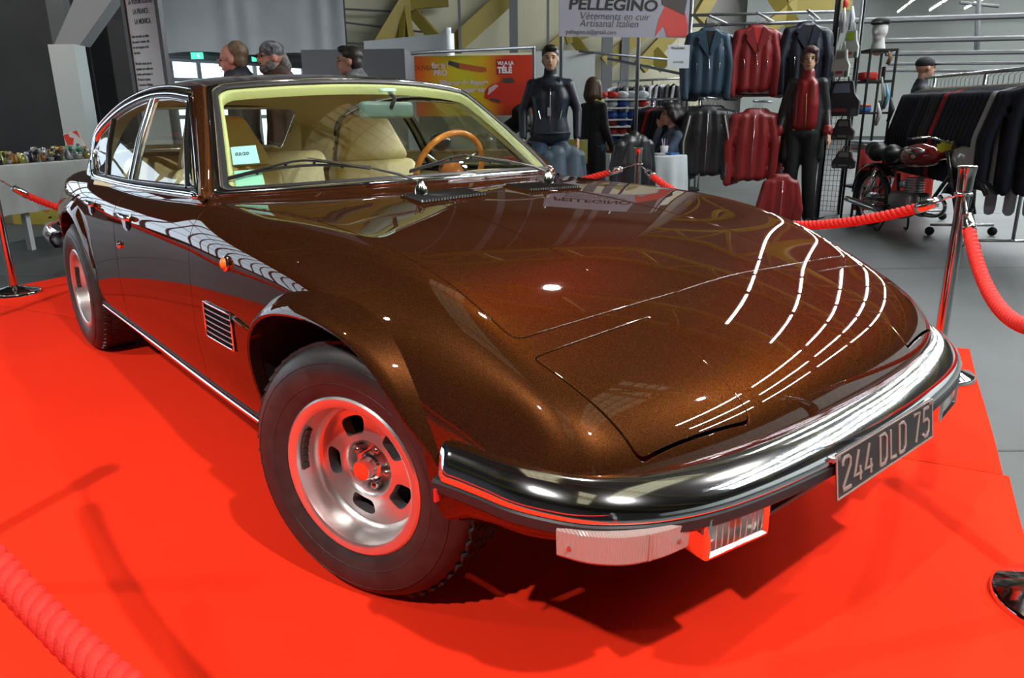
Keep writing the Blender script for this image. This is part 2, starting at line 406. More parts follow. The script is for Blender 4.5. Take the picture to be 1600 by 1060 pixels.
def panel_mesh(name, faces, m, parent, mirror=True, lip=0.006, lipfilter=None, both=True, raise_=0.0):
    """weld faces, add the other side, add folded edges, give exact shell normals"""
    idx = {}; V = []; F = []
    def vid(p):
        k = (round(p[0], 5), round(p[1], 5), round(p[2], 5))
        if k not in idx: idx[k] = len(V); V.append(p)
        return idx[k]
    allf = list(faces)
    if mirror: allf += [[(v[0], -v[1], v[2]) for v in reversed(f)] for f in faces]
    for f in allf:
        ids = []
        for p in f:
            i = vid(p)
            if not ids or ids[-1] != i: ids.append(i)
        if len(ids) > 1 and ids[0] == ids[-1]: ids.pop()
        if len(set(ids)) == len(ids) and len(ids) >= 3: F.append(ids)
    if not F: return None
    # orient outwards
    N = [shell_normal(p) for p in V]
    for q, f in enumerate(F):
        a, b, c = (np.array(V[f[0]]), np.array(V[f[1]]), np.array(V[f[2]])); nn = np.cross(b - a, c - a)
        if len(f) > 3: nn = nn + np.cross(c - a, np.array(V[f[3]]) - a)
        if nn @ N[f[0]] < 0: F[q] = f[::-1]
    V = [np.array(v, float) + N[i] * raise_ for i, v in enumerate(V)]
    if lip > 0:
        cnt = {}
        for f in F:
            for k in range(len(f)):
                a, b = f[k], f[(k + 1) % len(f)]; key = (min(a, b), max(a, b))
                cnt.setdefault(key, []).append((a, b))
        for key, l in cnt.items():
            if len(l) != 1: continue
            a, b = l[0]
            if lipfilter and not lipfilter(V[a], V[b]): continue
            t = V[b] - V[a]; L = np.linalg.norm(t)
            if L < 1e-6: continue
            t /= L; na = N[a]; out = np.cross(t, na)   # points out of the panel
            ids = []
            for (p, n0, w1, w2) in ((V[a], N[a], 0.0, 0.0), (V[b], N[b], 0.0, 0.0)):
                pass
            base = len(V)
            V += [V[a], V[b], V[b] - N[b] * .0018 + out * .0012, V[a] - N[a] * .0018 + out * .0012, V[b] - N[b] * lip + out * .0008, V[a] - N[a] * lip + out * .0008]
            n1 = (N[a] + out * .3); n1 /= np.linalg.norm(n1); n2 = (N[a] + out * 1.6); n2 /= np.linalg.norm(n2)
            N += [n1, n1, n2, n2, out, out]
            F += [[base + 1, base, base + 3, base + 2], [base + 2, base + 3, base + 5, base + 4]]
    return mk(name, V, F, m, parent, True, N)

# outlines --------------------------------------------------------------
FACES = []
for i in range(NV - 1):
    for j in range(NU - 1):
        q = [tuple(SR[i, j]), tuple(SR[i + 1, j]), tuple(SR[i + 1, j + 1]), tuple(SR[i, j + 1])]
        FACES.append(q)
car = empty('car', (0, 0, 0))
tag(car, 'dark metallic brown four-door saloon car with low wedge nose on the red carpet', 'car')
# cabin opening
CAB = [(-.60,0),(-.60,-.02),(-.645,-.25),(-.74,-.45),(-.90,-.66),(-.985,-.745),(-1.4,-.752),(-1.8,-.742),(-2.2,-.727),(-2.7,-.702),(-3.0,-.68),(-3.25,-.55),(-3.38,-.3),(-3.42,0)]
cab = [(x + (-.05 if x > -1 and x < -.5 else 0), y) for x, y in CAB]
cab[0] = (cab[0][0], .01); cab[-1] = (cab[-1][0], .01)
cut, REST = split_faces(FACES, cab, (0, 1), keep=lambda f: f[0][2] > .8)
# hood (half)
HOOD = round_poly([(.43, .02), (.432, -.20), (.405, -.675), (-.60, -.695), (-.565, -.35), (-.535, .02)], [0, 0, .03, .02, 0, 0])
hin, _ = split_faces(REST, offset_poly(HOOD, -.0028), (0, 1), keep=lambda f: f[0][2] > .5)
_, REST = split_faces(REST, offset_poly(HOOD, .0022), (0, 1), keep=lambda f: f[0][2] > .5)
# headlamp covers
LID = round_poly([(.455, -.673), (.470, -.354), (.727, -.350), (.680, -.626)], [.01, .006, .018, .018])
lin, _ = split_faces(REST, offset_poly(LID, -.0028), (0, 1), keep=lambda f: f[0][2] > .45)
_, REST = split_faces(REST, offset_poly(LID, .0025), (0, 1), keep=lambda f: f[0][2] > .45)
# below the bumper line at the front another skin takes over
_, REST = split_faces(REST, [(.30, .2), (.30, .478), (.9, .478), (.9, .2)], (0, 2))
# wheel arches (side view)
def arch_pts(ring):
    if ring: P = [(-.425,.18),(-.43,.36),(-.428,.46),(-.42,.555),(-.375,.640),(-.30,.693),(-.20,.730),(-.08,.748),(.04,.744),(.135,.720),(.215,.675),(.28,.61),(.33,.535),(.365,.455),(.39,.36),(.395,.18)]
    else: P = [(-.405,.18),(-.412,.36),(-.415,.46),(-.405,.545),(-.362,.612),(-.29,.658),(-.20,.686),(-.08,.700),(.04,.695),(.12,.675),(.19,.635),(.25,.578),(.30,.51),(.34,.44),(.37,.36),(.385,.18)]
    return [(v.x, v.y) for v in catmull([(a, b, 0) for a, b in P], 4)]
RING = arch_pts(True); LIP = arch_pts(False)
def shift(P, dx): return [(x + dx, z) for x, z in P]
low = lambda f: f[0][1] < -.5 and f[0][2] < .84
def hull_ok(P):
    # convex hull of the outline
    pts = sorted(set(P)); 
    def half(ps):
        h = []
        for p in ps:
            while len(h) >= 2 and (h[-1][0] - h[-2][0]) * (p[1] - h[-2][1]) - (h[-1][1] - h[-2][1]) * (p[0] - h[-2][0]) <= 0: h.pop()
            h.append(p)
        return h
    return half(pts)[:-1] + half(pts[::-1])[:-1]
RCX = -2.775
for dx in (0, RCX):
    _, REST = split_faces(REST, hull_ok(shift(RING, dx)), (0, 2), keep=low)
# doors
D1 = round_poly([(-.892, .306), (-.892, .96), (-1.888, .96), (-1.888, .306)], [.03, 0, 0, .02])
D2 = round_poly([(-1.892, .306), (-1.892, .96), (-2.56, .96), (-2.50, .62), (-2.345, .306)], [.02, 0, 0, .0, .0])
D2 = [(-1.892, .306), (-1.892, .96), (-2.52, .96), (-2.46, .70), (-2.36, .36), (-2.335, .306)]
sid = lambda f: f[0][1] < -.5
d1in, _ = split_faces(REST, offset_poly(D1, -.0022), (0, 2), keep=sid)
_, REST = split_faces(REST, offset_poly(D1, .0022), (0, 2), keep=sid)
d2in, _ = split_faces(REST, offset_poly(D2, -.0018), (0, 2), keep=sid)
_, REST = split_faces(REST, offset_poly(D2, .0018), (0, 2), keep=sid)
lipf = lambda a, b: not (abs(a[1]) < 1e-4 and abs(b[1]) < 1e-4)
body = panel_mesh('body_shell', REST, PAINT, car, True, .008, lipf)
hood = panel_mesh('hood', hin, PAINT, car, True, .008, lipf)
def mirror_faces(F): return [[(v[0], -v[1], v[2]) for v in reversed(f)] for f in F]
covers = []; doors = {}
for s in (-1, 1):
    fl = (lambda F: F) if s < 0 else mirror_faces
    c_ = panel_mesh('headlamp_cover', fl(lin), PAINT, car, False, .008, raise_=.0008); covers.append(c_)
    doors[('f', s)] = panel_mesh('front_door', fl(d1in), PAINT, car, False, .006)
    doors[('r', s)] = panel_mesh('rear_door', fl(d2in), PAINT, car, False, .006)
def glass_mat(name, tint, a=.12):
    m = bpy.data.materials.new(name); m.use_nodes = True; nt = m.node_tree; nt.nodes.clear()
    out = nt.nodes.new('ShaderNodeOutputMaterial'); mix = nt.nodes.new('ShaderNodeMixShader'); tr = nt.nodes.new('ShaderNodeBsdfTransparent')
    gl = nt.nodes.new('ShaderNodeBsdfGlossy'); gl.inputs['Roughness'].default_value = 0.0; gl.inputs['Color'].default_value = (1, 1, 1, 1)
    fr = nt.nodes.new('ShaderNodeFresnel'); ge = nt.nodes.new('ShaderNodeNewGeometry'); mi = nt.nodes.new('ShaderNodeMix')   # thin pane: the same from both sides
    mi.inputs['A'].default_value = 1.5; mi.inputs['B'].default_value = 1 / 1.5; nt.links.new(ge.outputs['Backfacing'], mi.inputs['Factor']); nt.links.new(mi.outputs['Result'], fr.inputs['IOR'])
    mp = nt.nodes.new('ShaderNodeMath'); mp.operation = 'MULTIPLY'; mp.inputs[1].default_value = 1.0
    tr.inputs['Color'].default_value = (*tint, 1)
    nt.links.new(fr.outputs[0], mp.inputs[0]); nt.links.new(mp.outputs[0], mix.inputs[0]); nt.links.new(tr.outputs[0], mix.inputs[1]); nt.links.new(gl.outputs[0], mix.inputs[2]); nt.links.new(mix.outputs[0], out.inputs[0])
    return m
# ---------- wheel arch flares ----------
def flare(s, dx, amp):
    rows = [[], [], [], [], [], []]; N = []
    n = len([i for i in range(len(RING)) if not (RING[i][0] > .3 and RING[i][1] < .47)])
    for i in range(n):
        rx, rz = RING[i][0] + dx, RING[i][1]; lx, lz = LIP[i][0] + dx, LIP[i][1]
        P0 = on_side(rx, max(rz, .245), s); P0 = Vector((rx, P0.y, rz))
        t = i / (n - 1)
        if t > .9: u = (t - .9) / .1; lx += (rx - lx) * u * .8; lz += (rz - lz) * u * .8
        a = amp * (0.25 + 0.75 * math.sin(math.pi * min(1, max(0, (t - .12) / .86))) ** .8)
        yl = on_side(lx, max(lz, .25), s).y if lz > .25 else P0.y
        P3 = Vector((lx, yl + s * a, lz))
        for k, (q, b) in enumerate(((0, 0), (.12, .16), (.5, .62), (.85, .96), (1, 1))):
            p = P0.lerp(P3, q); p.y = P0.y + (P3.y - P0.y) * b
            rows[k].append(p)
        c = Vector((-.02 + dx, P0.y, .33)); d = (Vector((lx, 0, lz)) - Vector((c.x, 0, c.z))).normalized()
        rows[5].append(P3 + Vector((-d.x * .006, -s * .004, -d.z * .006)))
    bm = bmesh.new(); b_grid(bm, rows)
    inner = [[p for p in rows[5]], [Vector((p.x, p.y - s * .03, p.z)) for p in rows[5]]]
    b_grid(bm, inner)
    o = from_bm('wheel_arch_flare', bm, PAINT, car, angle=40)
    bm = bmesh.new()
    well = [[Vector((p.x, s * yy, p.z)) for p in rows[0]] for yy in (.84, .50)]
    well[0] = [Vector((p.x, p.y - s * .012, p.z)) for p in rows[5]]
    b_grid(bm, well)
    vs = [bm.verts.new(p) for p in [Vector((q.x, s * .50, q.z)) for q in rows[0]]]
    bm.faces.new(vs)
    from_bm('wheel_well', bm, BLACK, car)
for dx, amp in ((0, .042), (RCX, .032)):
    for s in (-1, 1): flare(s, dx, amp)

# ---------- front apron under the bumper ----------
APR = [(.30,.828),(.36,.82),(.42,.808),(.50,.785),(.56,.755),(.61,.715),(.65,.66),(.68,.59),(.70,.51),(.72,.40),(.735,.25),(.742,.12),(.744,0)]
def apron():
    top = [Vector((x, -y, 0)) for x, y in APR]; top = catmull(top, 5)
    rows = []
    for (z, ins) in ((.49, .0), (.46, .001), (.43, .003), (.405, .008), (.38, .018), (.36, .034), (.345, .058), (.338, .10)):
        row = []
        for k, p in enumerate(top):
            a = top[max(0, k - 1)]; b = top[min(len(top) - 1, k + 1)]; t = (b - a).normalized(); n = Vector((t.y, -t.x, 0))
            if n.x * .5 + (-n.y if p.y < 0 else n.y) < 0: n = -n
            fade = min(1, k / 12); zz = z - .015 * max(0, min(1, (p.x - .6) / .1))
            q = p - n * ins * (0.35 + .65 * fade); q.z = zz
            q.x += max(0, .38 - q.x) * (.49 - z) * 3.5
            row.append(q)
        rows.append(row)
    full = [r + [Vector((p.x, -p.y, p.z)) for p in r[::-1][1:]] for r in rows]
    bm = bmesh.new(); b_grid(bm, full)
    bmesh.ops.delete(bm, geom=[f for f in bm.faces if abs(f.calc_center_median().y) < .33 and .345 < f.calc_center_median().z < .46], context='FACES')
    from_bm('front_apron', bm, PAINT, car, angle=60)
apron()
# grille mesh behind the opening
def grille_mat():
    m = mat('grille_mesh', (.015, .015, .015), .4, .6); nt = m.node_tree; b = nt.nodes['Principled BSDF']
    return m
bm = bmesh.new()
for k in range(62):
    y = -.36 + k * .0118
    for sl in (-1, 1):
        a = Vector((.70, y, .335)); c = Vector((.70, y + sl * .07, .46))
        b_tube(bm, [a, c], .0012, 4, caps=False)
from_bm('grille', bm, grille_mat(), car)
bm = bmesh.new(); b_box(bm, (.66, 0, .38), (.02, .76, .17)); from_bm('radiator_duct', bm, BLACK, car)
bm = bmesh.new(); b_box(bm, (.715, 0, .328), (.06, .66, .010), bevel=.003); from_bm('lower_lip', bm, mat('grey_panel', (.16, .17, .165), .5), car, angle=40)

# ---------- front bumper ----------
BP = [(.37,.822),(.42,.808),(.48,.792),(.54,.775),(.59,.748),(.64,.708),(.678,.65),(.705,.58),(.725,.50),(.742,.40),(.755,.28),(.764,.14),(.766,0)]
def bumper_path(z):
    h = [Vector((x, -y, z)) for x, y in BP]
    full = h + [Vector((p.x, -p.y, p.z)) for p in h[::-1][1:]]
    return catmull(full, 6)
def bprof(t):
    """t 0 at the ends .. 1 in the middle: (n outwards, u up)"""
    w = .045 + .033 * t; h = .075 - .02 * t
    top = .056 - .014 * t
    return [(-.05, top - .010), (-.02, top + .0), (.0, top + .004), (w * .30, top + .002), (w * .58, top - .009), (w * .82, top - .024), (w * .95, top - .038), (w, top - .050), (w * .99, top - .056), (w * .9, top - .058)]
def make_bumper():
    P = bumper_path(.47); m = len(P); bm = bmesh.new(); prof = []
    L = [0]
    for i in range(1, m): L.append(L[-1] + (P[i] - P[i - 1]).length)
    for i in range(m):
        d = min(L[i], L[-1] - L[i]); t = min(1, d / .55); t = t * t * (3 - 2 * t)
        prof.append([(a * (1 if d > .02 else .6 + 20 * d), b) for a, b in bprof(t)])
    prof_s = []
    sub = []
    for pf in prof:
        c = catmull([(a, b, 0) for a, b in pf], 3); sub.append([(v.x, v.y) for v in c])
    rings = sweep(bm, P, sub, (0, 0, 1))
    # n must point outwards: path runs from right end round the nose, s = T x up
    for e in (0, -1):
        bm.faces.new(rings[e] if e else rings[e][::-1])
    bump = from_bm('front_bumper', bm, CHROME, car, angle=55)
    # rubber strip
    for rng in ((0, .455), (.545, 1)):
        bm = bmesh.new(); idx = [i for i in range(m) if rng[0] <= L[i] / L[-1] <= rng[1]]
        pts = [P[i] for i in idx]; pf = []
        for i in idx:
            d = min(L[i], L[-1] - L[i]); t = min(1, d / .55); t = t * t * (3 - 2 * t); w = .045 + .033 * t; top = .056 - .014 * t
            pf.append([(w - .03, top - .055), (w - .004, top - .056), (w + .001, top - .062), (w + .001, top - .080), (w - .006, top - .088), (w - .03, top - .088)])
        r = sweep(bm, pts, pf, (0, 0, 1)); bm.faces.new(r[0]); bm.faces.new(r[-1][::-1])
        from_bm('rubber_strip', bm, RUBBER, bump, angle=30)
    bm = bmesh.new(); b_box(bm, (.392, -.862, .440), (.006, .012, .026), rot=math.radians(8)); from_bm('reflector_tab', bm, mat('red_tape', (.6, .03, .02), .5), bump)
make_bumper()
# rear bumper
bm = bmesh.new()
RB = [(-3.35,.80),(-3.55,.79),(-3.75,.765),(-3.90,.70),(-3.98,.55),(-4.02,.3),(-4.03,0)]
h = [Vector((x, -y, .50)) for x, y in RB]; P = catmull(h + [Vector((p.x, -p.y, p.z)) for p in h[::-1][1:]], 6)
r = sweep(bm, P, [(-.02, .045), (.02, .05), (-.055, .035)][:2] + [(.0, .05)] if False else [(.03, -.05), (-.03, -.045), (-.05, -.01), (-.05, .01), (-.03, .045), (.03, .05)], (0, 0, 1))
rb = from_bm('rear_bumper', bm, CHROME, car, angle=60)

# ---------- lamps, plate ----------
LENS = glass_mat('clear_lens', (.97, .95, .93))
def lens_mat():
    m = mat('ribbed_lens', (.62, .46, .42), .12, 0, spec=.6, trans=.35); nt = m.node_tree; b = nt.nodes['Principled BSDF']
    tc = nt.nodes.new('ShaderNodeTexCoord'); wv = nt.nodes.new('ShaderNodeTexWave'); wv.bands_direction = 'Y'; wv.inputs['Scale'].default_value = 90
    bp = nt.nodes.new('ShaderNodeBump'); bp.inputs['Strength'].default_value = .5; bp.inputs['Distance'].default_value = .002
    nt.links.new(tc.outputs['Object'], wv.inputs[0]); nt.links.new(wv.outputs['Fac'], bp.inputs['Height']); nt.links.new(bp.outputs[0], b.inputs['Normal'])
    return m
RLENS = lens_mat()
AMBER = mat('orange_plastic', (.75, .16, .02), .25)
def apr_point(y, out=0.0, z=.4):
    P = catmull([Vector((x, -yy, 0)) for x, yy in APR], 6)
    best = min(range(len(P) - 1), key=lambda i: abs(P[i].y + abs(y)))
    t = (P[best + 1] - P[max(0, best - 1)]).normalized(); n = Vector((t.y, -t.x, 0)); n = n if n.x > 0 else -n
    p = P[best] + n * out
    return Vector((p.x, p.y if y < 0 else -p.y, z)), (n if y < 0 else Vector((n.x, -n.y, 0)))
TSP = catmull([Vector((.640, -.790, 0)), Vector((.690, -.762, 0)), Vector((.735, -.715, 0)), Vector((.762, -.655, 0)), Vector((.775, -.600, 0))], 5)
def turn_signal(s):
    F = [Vector((p.x, p.y * -s, 0)) for p in TSP]; nn = []
    for k in range(len(F)):
        t = (F[min(k + 1, len(F) - 1)] - F[max(0, k - 1)]).normalized(); n = Vector((t.y, -t.x, 0)); nn.append(n if n.x > 0 else -n)
    def shell(outs, zt, zb, k0=0, k1=None):
        k1 = k1 or len(F); rows = []
        for out, z in ((outs[0], zt), (outs[1] - .004, zt), (outs[1], zt - .006), (outs[1] - .001, (zt + zb) / 2), (outs[1] - .003, zb + .006), (outs[1] - .008, zb), (outs[0], zb)):
            rows.append([F[k] + nn[k] * out + Vector((0, 0, z - (.006 * math.sin(math.pi * k / (len(F) - 1)) if z < .42 else 0))) for k in range(k0, k1)])
        bm = bmesh.new(); V = b_grid(bm, rows)
        bm.faces.new([r[0] for r in V]); bm.faces.new([r[-1] for r in V][::-1]); return bm
    o = from_bm('turn_signal', shell((-.05, 0), .452, .393), RLENS, car, angle=35)
    from_bm('lamp_base', shell((-.09, -.035), .455, .388), mat('red_grey_base', (.35, .30, .29), .3, .6), o, angle=35)
    for k in (2, len(F) - 3):
        p = F[k] + nn[k] * -.002; p.z = .418; bm = bmesh.new(); b_cyl(bm, p, p + nn[k] * .004, .0035, 10); from_bm('screw', bm, DCHROME, o)
    k = int(len(F) * .62); p = F[k] + Vector((0, 0, .42)); bm = bmesh.new(); b_box(bm, p, (.003, .003, .05), rot=math.atan2(nn[k].y, nn[k].x)); from_bm('lens_divider', bm, mat('lens_line', (.45, .2, .17), .3), o)
for s in (-1, 1): turn_signal(s)
def fog_lamp(s):
    c = Vector((.770, s * .480, .405)); rot = Matrix.Rotation(math.radians(8 * s), 3, 'Z')
    bm = bmesh.new(); b_box(bm, (0, 0, 0), (.065, .172, .095), bevel=.010, seg=3)
    bm.normal_update()
    for f in [f for f in bm.faces if f.normal.x > .99 and f.calc_area() > .005]:
        r = bmesh.ops.inset_individual(bm, faces=[f], thickness=.008); bmesh.ops.translate(bm, vec=(-.006, 0, 0), verts=f.verts)
        r = bmesh.ops.inset_individual(bm, faces=[f], thickness=.003); bmesh.ops.translate(bm, vec=(-.045, 0, 0), verts=f.verts)
    bmesh.ops.rotate(bm, cent=(0, 0, 0), matrix=rot, verts=bm.verts); bmesh.ops.translate(bm, vec=c, verts=bm.verts)
    o = from_bm('fog_lamp', bm, CHROME, car, angle=35)
    bm = bmesh.new(); b_grid(bm, [[Vector((.0245 + .002 * (1 - (yy / .075) ** 2), yy, zz)) for zz in (-.037, 0, .037)] for yy in [(-.075 + .15 * q / 10) for q in range(11)]]); bmesh.ops.rotate(bm, cent=(0, 0, 0), matrix=rot, verts=bm.verts); bmesh.ops.translate(bm, vec=c, verts=bm.verts)
    from_bm('lens', bm, LENS, o, angle=35)
    bm = bmesh.new(); rows = []
    for a_ in range(13):
        zz = -.036 + .072 * a_ / 12; rows.append([Vector((.018 - .030 * (1 - (zz / .05) ** 2) * (1 - (yy / .085) ** 2) , yy, zz)) for yy in [(-.072 + .144 * q / 20) for q in range(21)]])
    b_grid(bm, rows); bmesh.ops.rotate(bm, cent=(0, 0, 0), matrix=rot, verts=bm.verts); bmesh.ops.translate(bm, vec=c, verts=bm.verts); from_bm('reflector', bm, mat('lamp_reflector', (.85, .82, .78), .30, .35), o, smooth=True)
    for q in range(9):
        bm = bmesh.new(); yy = -.064 + .016 * q; b_tube(bm, [Vector((.020, yy, -.034)), Vector((.020, yy, .034))], .0012, 5); bmesh.ops.rotate(bm, cent=(0, 0, 0), matrix=rot, verts=bm.verts); bmesh.ops.translate(bm, vec=c, verts=bm.verts); from_bm('lens_rib', bm, mat('lens_rib_pale', (.75, .72, .70), .1, .3), o)
    bm = bmesh.new(); b_box(bm, (.008, .012 * -s, -.004), (.004, .028, .022)); bmesh.ops.rotate(bm, cent=(0, 0, 0), matrix=rot, verts=bm.verts); bmesh.ops.translate(bm, vec=c, verts=bm.verts)
    from_bm('bulb_shield', bm, AMBER, o)
    bm = bmesh.new(); b_cyl(bm, c + Vector((-.03, s * .04, .0)), c + Vector((-.09, s * .04, .02)), .012, 10); b_box(bm, c + Vector((-.045, s * .05, 0)), (.02, .05, .09), bevel=.005); from_bm('bracket', bm, BLACK, o)
for s in (-1, 1): fog_lamp(s)
# licence plate
PL = Vector((.848, 0, .432)); tilt = math.radians(-8)
MP = Matrix.Translation(PL) @ Matrix.Rotation(tilt, 4, 'Y') @ Matrix(((0, 0, 1, 0), (1, 0, 0, 0), (0, 1, 0, 0), (0, 0, 0, 1)))
bm = bmesh.new(); vs = b_box(bm, (0, 0, 0), (.460, .098, .003), bevel=.001)
bmesh.ops.transform(bm, matrix=MP, verts=bm.verts); plate = from_bm('licence_plate', bm, mat('plate_black', (.022, .022, .022), .35), car)
PLM = mat('plate_aluminium', (.62, .47, .42), .35, .7)
bm = bmesh.new()
for (a, b, c_, d) in ((-.228, -.047, .228, -.044), (-.228, .044, .228, .047), (-.230, -.047, -.227, .047), (.227, -.047, .230, .047)):
    b_box(bm, ((a + c_) / 2, (b + d) / 2, .002), (abs(c_ - a), abs(d - b), .002))
bmesh.ops.transform(bm, matrix=MP, verts=bm.verts); from_bm('plate_border', bm, PLM, plate)
# slim stroke characters
def stroke_char(ch):
    g = {'2': [[(0,.78),(0,.9),(.12,1),(.38,1),(.5,.9),(.5,.7),(0,.12),(0,0),(.5,0)]],
         '4': [[(.4,0),(.4,.45)],[(.32,1),(0,.22),(.5,.22)]],
         'D': [[(0,0),(0,1),(.35,1),(.5,.85),(.5,.15),(.35,0),(0,0)]],
         'L': [[(0,1),(0,0),(.42,0)]],
         '7': [[(0,1),(.5,1),(.18,0)]],
         '5': [[(.48,1),(.05,1),(.02,.58),(.35,.6),(.5,.48),(.5,.14),(.36,0),(.12,0),(0,.12)]]}
    return g[ch]
x = -.205; hgt = .066
for ch, adv in zip('244 DLD 75', [.047, .047, .047, .022, .05, .043, .05, .025, .05, .05]):
    if ch != ' ':
        bm = bmesh.new()
        for st in stroke_char(ch):
            b_tube(bm, [Vector((x + a * .062, -.033 + b * hgt, .0025)) for a, b in st], .0042, 6, flat=.4)
        bmesh.ops.transform(bm, matrix=MP, verts=bm.verts); from_bm('plate_character', bm, PLM, plate, angle=50)
    x += adv
for sy in (-.225, .225):
    bm = bmesh.new(); b_box(bm, (.825, sy, .470), (.04, .03, .012), bevel=.003); from_bm('plate_bracket', bm, DCHROME, car)

# ---------- wheels ----------
TYRE = noisy('tyre_rubber', (.020, .019, .019), (.030, .028, .027), 30, .42, bump=.05)
ALLOY = mat('polished_alloy', (.70, .69, .68), .30, .92)
def wheel(x, s, steer):
    """wheel with its outer face towards side s"""
    R_ = .335
    root = empty('wheel', (x, s * .833, .318)); root.parent = car
    root.rotation_euler = (0, 0, steer); W = .215
    # local: axis along y, outward = s
    def Y(h): return h * s     # h: + outwards from rim face plane
    bm = bmesh.new()
    prof = [(.195, .002), (.205, .008), (.222, .014), (.255, .020), (.285, .018), (.305, .008), (.318, -.002), (.328, -.016), (.3335, -.035), (.335, -.07), (.336, -.105), (.335, -.14), (.3335, -.175), (.328, -.195), (.31, -.215), (.27, -.235), (.22, -.225), (.195, -.205)]
    rings = []
    n = 72
    for r, h in [(.195 + (a_ - .195) * .90, b_) for a_, b_ in prof]: rings.append([bm.verts.new((r * math.cos(2 * math.pi * k / n), Y(h), r * math.sin(2 * math.pi * k / n))) for k in range(n)])
    for i in range(len(rings) - 1):
        for k in range(n): bm.faces.new((rings[i][k], rings[i][(k + 1) % n], rings[i + 1][(k + 1) % n], rings[i + 1][k]))
    # flatten at the ground
    for v in bm.verts:
        if v.co.z < -.309: v.co.z = -.309
    t = from_bm('tyre', bm, TYRE, root, smooth=True)
    # tread blocks
    bm = bmesh.new()
    rows = ((-.030, 0), (-.062, .5), (-.095, 0), (-.128, .5), (-.165, 0)); nb = 56
    for h, ph in rows:
        for k in range(nb):
            a = 2 * math.pi * (k + ph) / nb; z = .322 * math.sin(a)
            if z < -.296: continue
            vs = b_box(bm, (0, 0, 0), (.028, .026, .008)); M = Matrix.Rotation(a, 3, 'Y').inverted()
            M = Matrix.Rotation(.35, 3, 'Z')
            bmesh.ops.rotate(bm, cent=(0, 0, 0), matrix=M, verts=vs)
            bmesh.ops.translate(bm, vec=(0, Y(h), .3195), verts=vs)
            bmesh.ops.rotate(bm, cent=(0, 0, 0), matrix=Matrix.Rotation(a - math.pi / 2, 3, 'Y').inverted(), verts=vs)
    o = from_bm('tread', bm, TYRE, t); tag(o, kind='stuff') if False else None
    # sidewall rings
    bm = bmesh.new()
    for r, h in ((.234, .0165), (.281, .0155)):
        b_tube(bm, [Vector((r * math.cos(2 * math.pi * k / 64), Y(h), r * math.sin(2 * math.pi * k / 64))) for k in range(64)], .0016, 5, closed=True)
    from_bm('sidewall_ring', bm, TYRE, t, smooth=True)
    # rim: lip, barrel, then dished face with five slots
    bm = bmesh.new(); n = 80
    prof = [(.200, -.002), (.199, .006), (.194, .0095), (.180, .0085), (.172, .004), (.169, -.006), (.165, -.045), (.160, -.060), (.152, -.066), (.146, -.063)]
    A = []
    for r, h in prof: A.append([bm.verts.new((r * math.cos(2 * math.pi * k / n), Y(h), r * math.sin(2 * math.pi * k / n))) for k in range(n)])
    for i in range(len(A) - 1):
        for k in range(n): bm.faces.new((A[i][k], A[i][(k + 1) % n], A[i + 1][(k + 1) % n], A[i + 1][k]))
    # face with slots: polar grid, slot cells left out and walled
    def face_h(r):   # bowl rising to the hub ring, then sunk centre
        xs = [0, .035, .050, .058, .064, .069, .074, .085, .10, .12, .146]; hs = [-.092, -.092, -.091, -.086, -.066, -.056, -.052, -.055, -.059, -.062, -.063]
        return float(np.interp(r, xs, hs))
    NA = 160; RR = [.146, .1405, .135, .131, .127, .122, .117, .112, .107, .102, .097, .092, .0885, .0855, .083, .078, .074, .0715, .069, .0665, .064, .061, .058, .054, .045, .03, .012]
    rr0, rr1 = .085, .131; ph0 = math.radians(4)
    def inslot(r, a):
        q = ((a - ph0) % (2 * math.pi / 5)) - math.pi / 5
        u = abs(q) * r / .024; v = abs(r - (rr0 + rr1) / 2) / ((rr1 - rr0) / 2)
        u = abs(q) * r / (.034 + .26 * (r - .108))
        return u ** 4 + v ** 4 < 1
    G = []
    for r in RR: G.append([bm.verts.new((r * math.cos(2 * math.pi * k / NA), Y(face_h(r)), r * math.sin(2 * math.pi * k / NA))) for k in range(NA)])
    holes = []
    for i in range(len(RR) - 1):
        for k in range(NA):
            a = 2 * math.pi * (k + .5) / NA; r = (RR[i] + RR[i + 1]) / 2
            if inslot(r, a): holes.append((i, k)); continue
            bm.faces.new((G[i][k], G[i][(k + 1) % NA], G[i + 1][(k + 1) % NA], G[i + 1][k]))
    hs = set(holes)
    # snap hole borders onto the smooth slot outline
    bverts = {}
    for (i, k) in holes:
        for (di, dk, e) in ((-1, 0, (0, 0, 0, 1)), (1, 0, (1, 0, 1, 1)), (0, -1, (0, 0, 1, 0)), (0, 1, (0, 1, 1, 1))):
            if (i + di, (k + dk) % NA) not in hs:
                v1 = G[i + e[0]][(k + e[1]) % NA]; v2 = G[i + e[2]][(k + e[3]) % NA]
                w1 = bverts.setdefault(v1, None) or bm.verts.new(v1.co + Vector((0, -Y(.03), 0))); bverts[v1] = w1
                w2 = bverts.setdefault(v2, None) or bm.verts.new(v2.co + Vector((0, -Y(.03), 0))); bverts[v2] = w2
                bm.faces.new((v1, v2, w2, w1))
    for v, w in bverts.items():
        x_, z_ = v.co.x, v.co.z; r = math.hypot(x_, z_); a = math.atan2(z_, x_)
        q = ((a - ph0) % (2 * math.pi / 5)) - math.pi / 5; ac = a - q; rc = (rr0 + rr1) / 2
        dr, da = r - rc, q; u = abs(da) * r / (.034 + .26 * (r - .108)); vv = abs(dr) / ((rr1 - rr0) / 2)
        sc = (u ** 4 + vv ** 4) ** .25
        if sc > 1e-3:
            r2 = rc + dr / sc; a2 = ac + da / sc * (r / r2)
            v.co.x = r2 * math.cos(a2); v.co.z = r2 * math.sin(a2); v.co.y = Y(face_h(r2)); w.co.x = v.co.x * 1.0; w.co.z = v.co.z * 1.0; w.co.y = v.co.y - Y(.03)
    rim = from_bm('rim', bm, ALLOY, root, angle=38)
